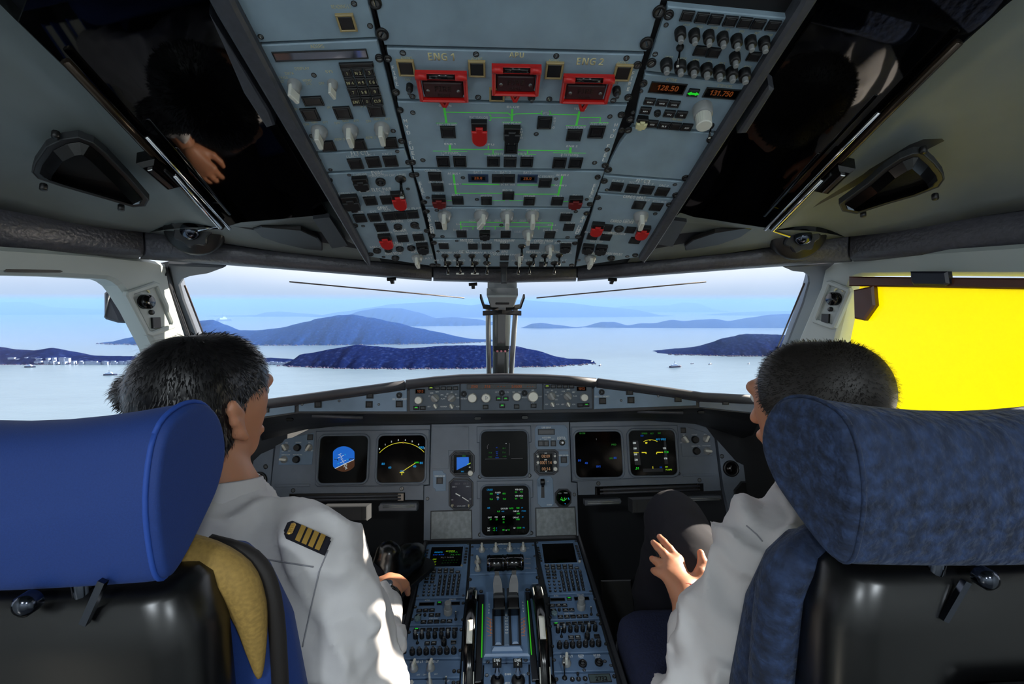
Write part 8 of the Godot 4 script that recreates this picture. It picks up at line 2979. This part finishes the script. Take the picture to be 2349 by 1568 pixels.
func epaulette(parent: Node, bones: Array, k: float, a: Vector2, b: Vector2, w: Vector2) -> void:
	var cols := []
	for i in 13:
		var u := i / 12.0
		var row := PackedVector3Array()
		for j in 5:
			var q := a.lerp(b, u) + w * (j / 4.0 - 0.5) * (1.0 if i > 0 else 0.55)
			row.append(trace(bones, q.x, q.y, k, 0.006, 1))
		cols.append(row)
	var st := mb(false)
	loft(st, cols, false, false)
	var low := []
	for r in cols:
		var row2 := PackedVector3Array()
		for v in r: row2.append(v - Vector3(0, 0.005, 0))
		low.append(row2)
	loft(st, low, false, false)
	var o := part(parent, "epaulette", done(st), M.navy)
	for s in 4:
		st = mb(false)
		var st_rows := []
		for e in 3:
			var u2: float = 0.30 + s * 0.155 + e * 0.055
			var row3 := PackedVector3Array()
			for j in 7:
				var q2 := a.lerp(b, u2) + w * (j / 6.0 - 0.5) * 1.03
				row3.append(trace(bones, q2.x, q2.y, k, 0.0085, 1))
			st_rows.append(row3)
		loft(st, st_rows, false, false)
		part(o, "gold_stripe", done(st), M.gold)
	st = mb(false)
	for j in 5:
		var q3 := a.lerp(b, 0.14) + w * (j / 4.0 - 0.5) * 0.5
		var c3 := trace(bones, q3.x, q3.y, k, 0.0085, 1)
		lathe(st, [Vector2(0.0045, 0.0), Vector2(0.003, 0.003), Vector2(0.0, 0.004)], 8, Transform3D(Basis(Vector3.RIGHT, -PI / 2), c3))
	part(o, "gold_emblem", done(st), M.gold)

func collar(parent: Node, c: Vector3, r: float, tilt: Vector3, m: Material) -> void:
	var st := mb(false)
	var rings := []
	for q in [[-0.030, 1.28, 0.0], [-0.010, 1.12, 0.0], [0.022, 1.02, 0.0], [0.024, 0.97, 0.0], [0.0, 1.0, 0.0], [-0.030, 1.1, 0.0]]:
		var ring := PackedVector3Array()
		for i in 24:
			var a := TAU * i / 24.0
			ring.append(c + Vector3(cos(a) * r * q[1], q[0], sin(a) * r * q[1]) + Vector3(0, (cos(a) * tilt.x + sin(a) * tilt.z) * r, 0))
		rings.append(ring)
	loft(st, rings, false)
	part(parent, "collar", done(st), m)

func eyes(parent: Node, H: Vector3, f: Vector3, r: Vector3) -> void:
	for s in [-1.0, 1.0]:
		var st := mb(false)
		lathe(st, [Vector2(0.0, -0.011), Vector2(0.008, -0.008), Vector2(0.0115, 0.0), Vector2(0.008, 0.008), Vector2(0.0, 0.011)], 14, Transform3D(Basis(), H + f * 0.094 + r * s * 0.031 + Vector3(0, -0.004, 0)))
		part(parent, "eye", done(st), M.eye)

func build_people() -> void:
	folds.seed = 21
	folds.frequency = 1.0
	folds.fractal_octaves = 2
	build_captain()
	build_officer()

func build_captain() -> void:
	var me := thing("person", "pilot with thick black hair and a four-striped gold epaulette on a white shirt", "person", Transform3D(), "")
	var f := Vector3(sin(0.28), -0.05, -cos(0.28)).normalized()
	var r := f.cross(Vector3.UP).normalized()
	var H := P(472, 905, 0.78)
	var hb := head_bones(H, f, r)
	var NB := P(512, 1142, 0.775)
	hb.append([H - f * 0.015 - Vector3(0, 0.065, 0), NB, 0.050, 0.053, 0.03])
	hb.append([NB, NB - Vector3(0, 0.06, 0), 0.053, 0.065, 0.03])
	var st := mb(false)
	body_mesh(st, hb, 0.0042, 0.03)
	# right hand beyond the cuff, left hand on the far armrest
	var W := P(888, 1362, 1.01)
	var kn := [W + Vector3(-0.035, -0.02, -0.075), W + Vector3(-0.015, -0.016, -0.085), W + Vector3(0.005, -0.02, -0.084), W + Vector3(0.022, -0.028, -0.076)]
	var tp := [W + Vector3(-0.040, -0.075, -0.125), W + Vector3(-0.018, -0.08, -0.14), W + Vector3(0.004, -0.08, -0.138), W + Vector3(0.022, -0.08, -0.12)]
	var hb2 := hand_bones(W, kn, tp, [W + Vector3(-0.02, -0.012, -0.02), W + Vector3(-0.05, -0.03, -0.05), W + Vector3(-0.058, -0.045, -0.08), W + Vector3(-0.056, -0.06, -0.10)], Vector3.UP)
	hb2.append([W + Vector3(-0.004, 0.0, 0.06), W, 0.030, 0.026, 0.02])
	body_mesh(st, hb2, 0.0034, 0.012)
	var W2 := Vector3(-0.72, 0.88, -0.95)
	var kn2 := [W2 + Vector3(0.03, 0.0, -0.08), W2 + Vector3(0.01, 0.004, -0.085), W2 + Vector3(-0.01, 0.0, -0.083), W2 + Vector3(-0.028, -0.006, -0.075)]
	var tp2 := []
	for v in kn2: tp2.append(v + Vector3(0, -0.05, -0.05))
	body_mesh(st, hand_bones(W2, kn2, tp2, [W2 + Vector3(0.02, -0.01, -0.02), W2 + Vector3(0.045, -0.02, -0.05), W2 + Vector3(0.052, -0.03, -0.075), W2 + Vector3(0.05, -0.045, -0.095)], Vector3.UP), 0.004, 0.012)
	# shirt
	var RS := P(735, 1292, 0.75)
	var LS := P(335, 1285, 0.75)
	var RE := P(845, 1585, 0.77)
	var LE := Vector3(-0.76, 0.87, -0.70)
	var sb := [
		[NB + Vector3(0, -0.030, 0), RS.lerp(NB, 0.15), 0.068, 0.066],
		[NB + Vector3(0, -0.05, 0.03), NB + Vector3(0, -0.12, 0.03), 0.065, 0.09],
		[NB + Vector3(0, -0.035, 0), LS.lerp(NB, 0.15), 0.062, 0.066],
		[P(560, 1330, 0.755), P(560, 1330, 0.755) + Vector3(0, -0.36, -0.02), 0.105, 0.11],
		[P(660, 1360, 0.755), P(640, 1360, 0.755) + Vector3(0, -0.36, -0.02), 0.085, 0.10],
		[P(420, 1340, 0.755), P(430, 1340, 0.755) + Vector3(0, -0.36, -0.02), 0.09, 0.10],
		[P(540, 1330, 0.86), P(540, 1330, 0.86) + Vector3(0, -0.34, 0), 0.11, 0.12],
		[RS, RS.lerp(RE, 0.5), 0.066, 0.066],
		[RS.lerp(RE, 0.5), RE, 0.066, 0.058],
		[RE, W + Vector3(-0.006, 0.006, 0.05), 0.060, 0.042, 0.03],
		[LS, LE, 0.066, 0.056],
		[LE, W2 + Vector3(0, 0, 0.05), 0.056, 0.040, 0.03],
	]
	var inner := []
	for b in sb: inner.append([b[0], b[1], b[2] * 0.62, b[3] * 0.62])
	inner.append([W, W + Vector3(0, 0.01, 0.12), 0.026, 0.034])
	inner.append([W2, W2 + Vector3(0, 0, 0.12), 0.026, 0.034])
	var hip := Vector3(-0.53, 0.72, -0.74)
	for s in [-1.0, 1.0]:
		inner.append([hip + Vector3(s * 0.09, 0, 0), Vector3(-0.53 + s * 0.12, 0.66, -1.16), 0.05, 0.04])
		inner.append([Vector3(-0.53 + s * 0.12, 0.66, -1.16), Vector3(-0.53 + s * 0.12, 0.30, -1.45), 0.04, 0.03])
	inner.append([hip, P(540, 1500, 0.80), 0.08, 0.08])
	body_mesh(st, inner, 0.016, 0.03)
	var body := part(me, "body", done(st), M.skin)
	nails(me, tp, kn, Vector3.UP)
	eyes(me, H, f, r)
	st = mb(false)
	body_mesh(st, sb, 0.0065, 0.05, 1)
	var shirt := part(me, "shirt", done(st), M.shirt)
	collar(me, NB + Vector3(0.0, 0.008, 0), 0.060, Vector3(0.06, 0, 0.25), M.shirt)
	# red lanyard under the collar
	st = mb(false)
	var lan := []
	for i in 12:
		var la := lerpf(-0.4, 2.4, i / 11.0)
		lan.append(NB + Vector3(cos(la) * 0.073, -0.020 + cos(la) * 0.004 - sin(la) * -0.012, sin(la) * 0.073))
	tube(st, lan, 0.005, 6)
	part(me, "lanyard", done(st), M.lanyard)
	seam(shirt, sb, 0.05, [470, 1262, 540, 1270, 640, 1287, 735, 1302], M.shirt_seam)
	seam(shirt, sb, 0.05, [752, 1262, 732, 1310, 712, 1400, 690, 1500], M.shirt_seam)
	epaulette(me, sb, 0.05, Vector2(655, 1207), Vector2(752, 1250), Vector2(-15, 34))
	# cuff and watch
	st = mb(false)
	var cd := (RE - W).normalized()
	tube(st, [W + cd * 0.03, W + cd * 0.055, W + cd * 0.10], [0.036, 0.039, 0.041], 16)
	part(me, "cuff", done(st), M.shirt)
	st = mb(false)
	var wr := []
	for i in 17:
		var a := TAU * i / 16.0
		var x := cd.cross(Vector3.UP).normalized()
		var y := cd.cross(x).normalized()
		wr.append(W + cd * 0.016 + (x * cos(a) + y * sin(a)) * 0.030)
	tube(st, wr, 0.0045, 6)
	var wt := part(me, "watch", done(st), M.black_gloss)
	st = mb()
	lathe(st, [Vector2(0.015, -0.003), Vector2(0.015, 0.005), Vector2(0.012, 0.007), Vector2(0, 0.007)], 18, frame(W + cd * 0.016 + Vector3(0, 0.031, 0), Vector3.RIGHT, Vector3.FORWARD))
	part(wt, "watch_case", done(st), M.chrome)
	# trousers and shoes
	var tb := [[hip + Vector3(-0.09, 0, 0), hip + Vector3(0.09, 0, 0), 0.13, 0.13]]
	var knees := [Vector3(-0.66, 0.68, -1.16), Vector3(-0.40, 0.68, -1.16)]
	var feet := [Vector3(-0.66, 0.30, -1.45), P(925, 1300, 1.50) + Vector3(-0.02, -0.10, 0.02)]
	for i in 2:
		tb.append([hip + Vector3(-0.09 + 0.18 * i, 0, -0.02), knees[i], 0.098, 0.070])
		tb.append([knees[i], feet[i], 0.068, 0.050])
	st = mb(false)
	body_mesh(st, tb, 0.012, 0.04, 2)
	part(me, "trousers", done(st), M.navy)
	shoe(me, P(884, 1322, 1.28), P(955, 1268, 1.42))
	shoe(me, Vector3(-0.66, 0.27, -1.42), Vector3(-0.68, 0.25, -1.60))
	# hair
	var u := Vector3.UP
	var hair := [
		[H - f * 0.032 + u * 0.022, H + f * 0.026 + u * 0.028, 0.080, 0.077],
		[H - f * 0.030 - u * 0.005, H - f * 0.028 - u * 0.068, 0.074, 0.058],
		[H - f * 0.035 - u * 0.06 + r * 0.025, H - f * 0.030 - u * 0.10 + r * 0.022, 0.045, 0.030],
		[P(318, 900, 0.78), P(400, 890, 0.78), 0.036, 0.052, 0.010],
	]
	var hc := [[(f * 0.75 - u * 0.66 + r * 0.15).normalized(), (f * 0.75 - u * 0.66 + r * 0.15).normalized().dot(H) + 0.060]]
	var pts := []
	st = mb(false)
	body_mesh(st, hair, 0.006, 0.03, 0, hc, pts)
	var hm := part(me, "hair", done(st), M.hair)
	st = strands(pts, hair, 0.03, H, f, 13000, 0.017, 0.05, 0.0008, 3)
	var hs := part(hm, "hair_strands", done(st), M.hair)
	tag(hs, "", "", "", "stuff")

func shoe(me: Node3D, heel: Vector3, toe: Vector3) -> void:
	var d := toe - heel
	var st := mb(false)
	body_mesh(st, [[heel, heel.lerp(toe, 0.35), 0.040, 0.040], [heel.lerp(toe, 0.35), heel.lerp(toe, 0.75), 0.042, 0.040], [heel.lerp(toe, 0.75), toe, 0.040, 0.030], [heel + Vector3(0, 0.02, 0), heel + Vector3(0, 0.06, 0.0) + d * 0.1, 0.038, 0.036]], 0.008, 0.03)
	var o := part(me, "shoe", done(st), M.shoe)
	st = mb()
	var f := frame(heel.lerp(toe, 0.45) + Vector3(0.02, -0.034, 0.0), d.cross(Vector3.UP).normalized(), d)
	prism(st, rr(0.085, d.length() + 0.075, 0.04, 5), -0.010, 0.004, 0.002, f)
	part(o, "sole", done(st), M.black)

func build_officer() -> void:
	var me := thing("person", "pilot with cropped hair and navy trousers resting a hand on one thigh", "person", Transform3D(), "")
	var f := Vector3(-sin(0.42), -0.10, -cos(0.42)).normalized()
	var r := f.cross(Vector3.UP).normalized()
	var H := P(1874, 912, 0.81)
	var hb := head_bones(H, f, r)
	var NB := P(1880, 1140, 0.80)
	hb.append([H - f * 0.015 - Vector3(0, 0.065, 0), NB, 0.050, 0.053, 0.03])
	hb.append([NB, NB - Vector3(0, 0.06, 0), 0.053, 0.065, 0.03])
	var st := mb(false)
	body_mesh(st, hb, 0.0042, 0.03)
	# left hand on the thigh
	var W := P(1572, 1362, 0.925)
	var kn := [P(1556, 1283, 0.985), P(1541, 1289, 0.975), P(1532, 1302, 0.965), P(1529, 1320, 0.950)]
	var tp := [P(1513, 1231, 1.035), P(1499, 1244, 1.025), P(1496, 1281, 1.005), P(1499, 1308, 0.985)]
	var up := (CAM.origin - W).normalized()
	var th := [P(1590, 1345, 0.935), P(1606, 1312, 0.95), P(1612, 1288, 0.965), P(1607, 1267, 0.98)]
	var hb2 := hand_bones(W, kn, tp, th, up * 0.7)
	hb2.append([P(1584, 1440, 0.855), W, 0.033, 0.025, 0.02])
	body_mesh(st, hb2, 0.0032, 0.012)
	var W2 := Vector3(0.78, 0.86, -0.95)
	var kn2 := [W2 + Vector3(-0.03, 0.0, -0.08), W2 + Vector3(-0.01, 0.004, -0.085), W2 + Vector3(0.01, 0.0, -0.083), W2 + Vector3(0.028, -0.006, -0.075)]
	var tp2 := []
	for v in kn2: tp2.append(v + Vector3(0, -0.05, -0.05))
	body_mesh(st, hand_bones(W2, kn2, tp2, [W2 + Vector3(-0.02, -0.01, -0.02), W2 + Vector3(-0.045, -0.02, -0.05), W2 + Vector3(-0.052, -0.03, -0.075), W2 + Vector3(-0.05, -0.045, -0.095)], Vector3.UP), 0.004, 0.012)
	var LS := P(1748, 1258, 0.775)
	var RS := P(2110, 1270, 0.76)
	var LE := P(1590, 1650, 0.75)
	var RE := Vector3(0.80, 0.84, -0.72)
	var cuff := P(1586, 1445, 0.85)
	var sb := [
		[NB + Vector3(0, -0.035, 0), LS.lerp(NB, 0.12), 0.062, 0.068],
		[NB + Vector3(0, -0.035, 0), RS.lerp(NB, 0.12), 0.062, 0.068],
		[P(1900, 1330, 0.775), P(1900, 1330, 0.775) + Vector3(0, -0.36, -0.02), 0.11, 0.11],
		[P(1800, 1360, 0.775), P(1810, 1360, 0.775) + Vector3(0, -0.34, -0.02), 0.09, 0.10],
		[P(2010, 1360, 0.775), P(2000, 1360, 0.775) + Vector3(0, -0.34, -0.02), 0.09, 0.10],
		[P(1890, 1330, 0.88), P(1890, 1330, 0.88) + Vector3(0, -0.34, 0), 0.11, 0.12],
		[LS, LS.lerp(LE, 0.5), 0.070, 0.069],
		[LS.lerp(LE, 0.5), LE, 0.069, 0.064],
		[LE, cuff, 0.064, 0.044, 0.03],
		[RS, RE, 0.066, 0.056],
		[RE, W2 + Vector3(0, 0, 0.05), 0.056, 0.040, 0.03],
	]
	var inner := []
	for b in sb: inner.append([b[0], b[1], b[2] * 0.62, b[3] * 0.62])
	inner.append([W2, W2 + Vector3(0, 0, 0.12), 0.026, 0.034])
	var hip := Vector3(0.53, 0.74, -0.76)
	var kneeL := P(1545, 1192, 1.22)
	var footL := P(1484, 1500, 1.45)
	var kneeR := Vector3(0.66, 0.70, -1.18)
	var footR := Vector3(0.66, 0.30, -1.45)
	for q in [[hip + Vector3(-0.09, 0, 0), kneeL, footL], [hip + Vector3(0.09, 0, 0), kneeR, footR]]:
		inner.append([q[0], q[1], 0.05, 0.04])
		inner.append([q[1], q[2], 0.04, 0.03])
	inner.append([hip, P(1890, 1500, 0.82), 0.08, 0.08])
	body_mesh(st, inner, 0.016, 0.03)
	part(me, "body", done(st), M.skin)
	nails(me, tp, kn, up)
	eyes(me, H, f, r)
	st = mb(false)
	body_mesh(st, sb, 0.0065, 0.05, 1)
	var shirt := part(me, "shirt", done(st), M.shirt)
	collar(me, NB + Vector3(0.0, 0.005, 0), 0.066, Vector3(-0.10, 0, 0.30), M.shirt)
	seam(shirt, sb, 0.05, [1712, 1205, 1735, 1225, 1752, 1245], M.shirt_seam)
	st = mb(false)
	var wd := (cuff - W).normalized()
	tube(st, [W + wd * 0.062, W + wd * 0.075, W + wd * 0.12], [0.038, 0.042, 0.047], 16)
	part(me, "cuff", done(st), M.shirt)
	st = mb(false)
	var wr := []
	for i in 17:
		var a := TAU * i / 16.0
		var x := wd.cross(Vector3.UP).normalized()
		var y := wd.cross(x).normalized()
		wr.append(W + wd * 0.002 + (x * cos(a) + y * sin(a)) * (0.0285 + 0.001 * (i % 2)))
	tube(st, wr, 0.0028, 6)
	part(me, "red_bracelet", done(st), M.lanyard)
	# ring
	st = mb(false)
	lathe(st, [Vector2(0.0098, -0.0015), Vector2(0.0112, 0.0), Vector2(0.0098, 0.0015)], 16, frame(kn[2].lerp(tp[2], 0.25), (tp[2] - kn[2]).cross(up).normalized(), up))
	var tb := [[hip + Vector3(-0.09, 0, 0), hip + Vector3(0.09, 0, 0), 0.13, 0.13], [hip + Vector3(-0.09, 0, 0), kneeL, 0.100, 0.068], [kneeL, kneeL.lerp(footL, 0.5), 0.066, 0.066], [kneeL.lerp(footL, 0.5), footL, 0.066, 0.050], [hip + Vector3(0.09, 0, 0), kneeR, 0.098, 0.07], [kneeR, footR, 0.068, 0.05]]
	st = mb(false)
	body_mesh(st, tb, 0.011, 0.04, 2)
	part(me, "trousers", done(st), M.navy)
	shoe(me, footL + Vector3(0, -0.05, 0.03), footL + Vector3(0, -0.06, -0.15))
	shoe(me, footR + Vector3(0, -0.05, 0.03), footR + Vector3(0, -0.06, -0.15))
	var u := Vector3.UP
	var hair := [
		[H - f * 0.031 + u * 0.020, H + f * 0.022 + u * 0.025, 0.0795, 0.076],
		[H - f * 0.026 - u * 0.005, H - f * 0.026 - u * 0.07, 0.071, 0.056],
		[H - r * 0.036 - f * 0.02 - u * 0.01, H - r * 0.039 + f * 0.030 - u * 0.002, 0.043, 0.040],
		[H + r * 0.036 - f * 0.02 - u * 0.01, H + r * 0.039 + f * 0.030 - u * 0.002, 0.043, 0.040],
	]
	var cn := (f * 0.93 - u * 0.37).normalized()
	var pts := []
	st = mb(false)
	body_mesh(st, hair, 0.006, 0.03, 0, [[cn, cn.dot(H) + 0.058]], pts)
	var hm := part(me, "hair", done(st), M.hair_short)
	st = strands(pts, hair, 0.03, H, f, 16000, 0.005, 0.6, 0.00045, 8)
	tag(part(hm, "hair_strands", done(st), M.hair_short), "", "", "", "stuff")
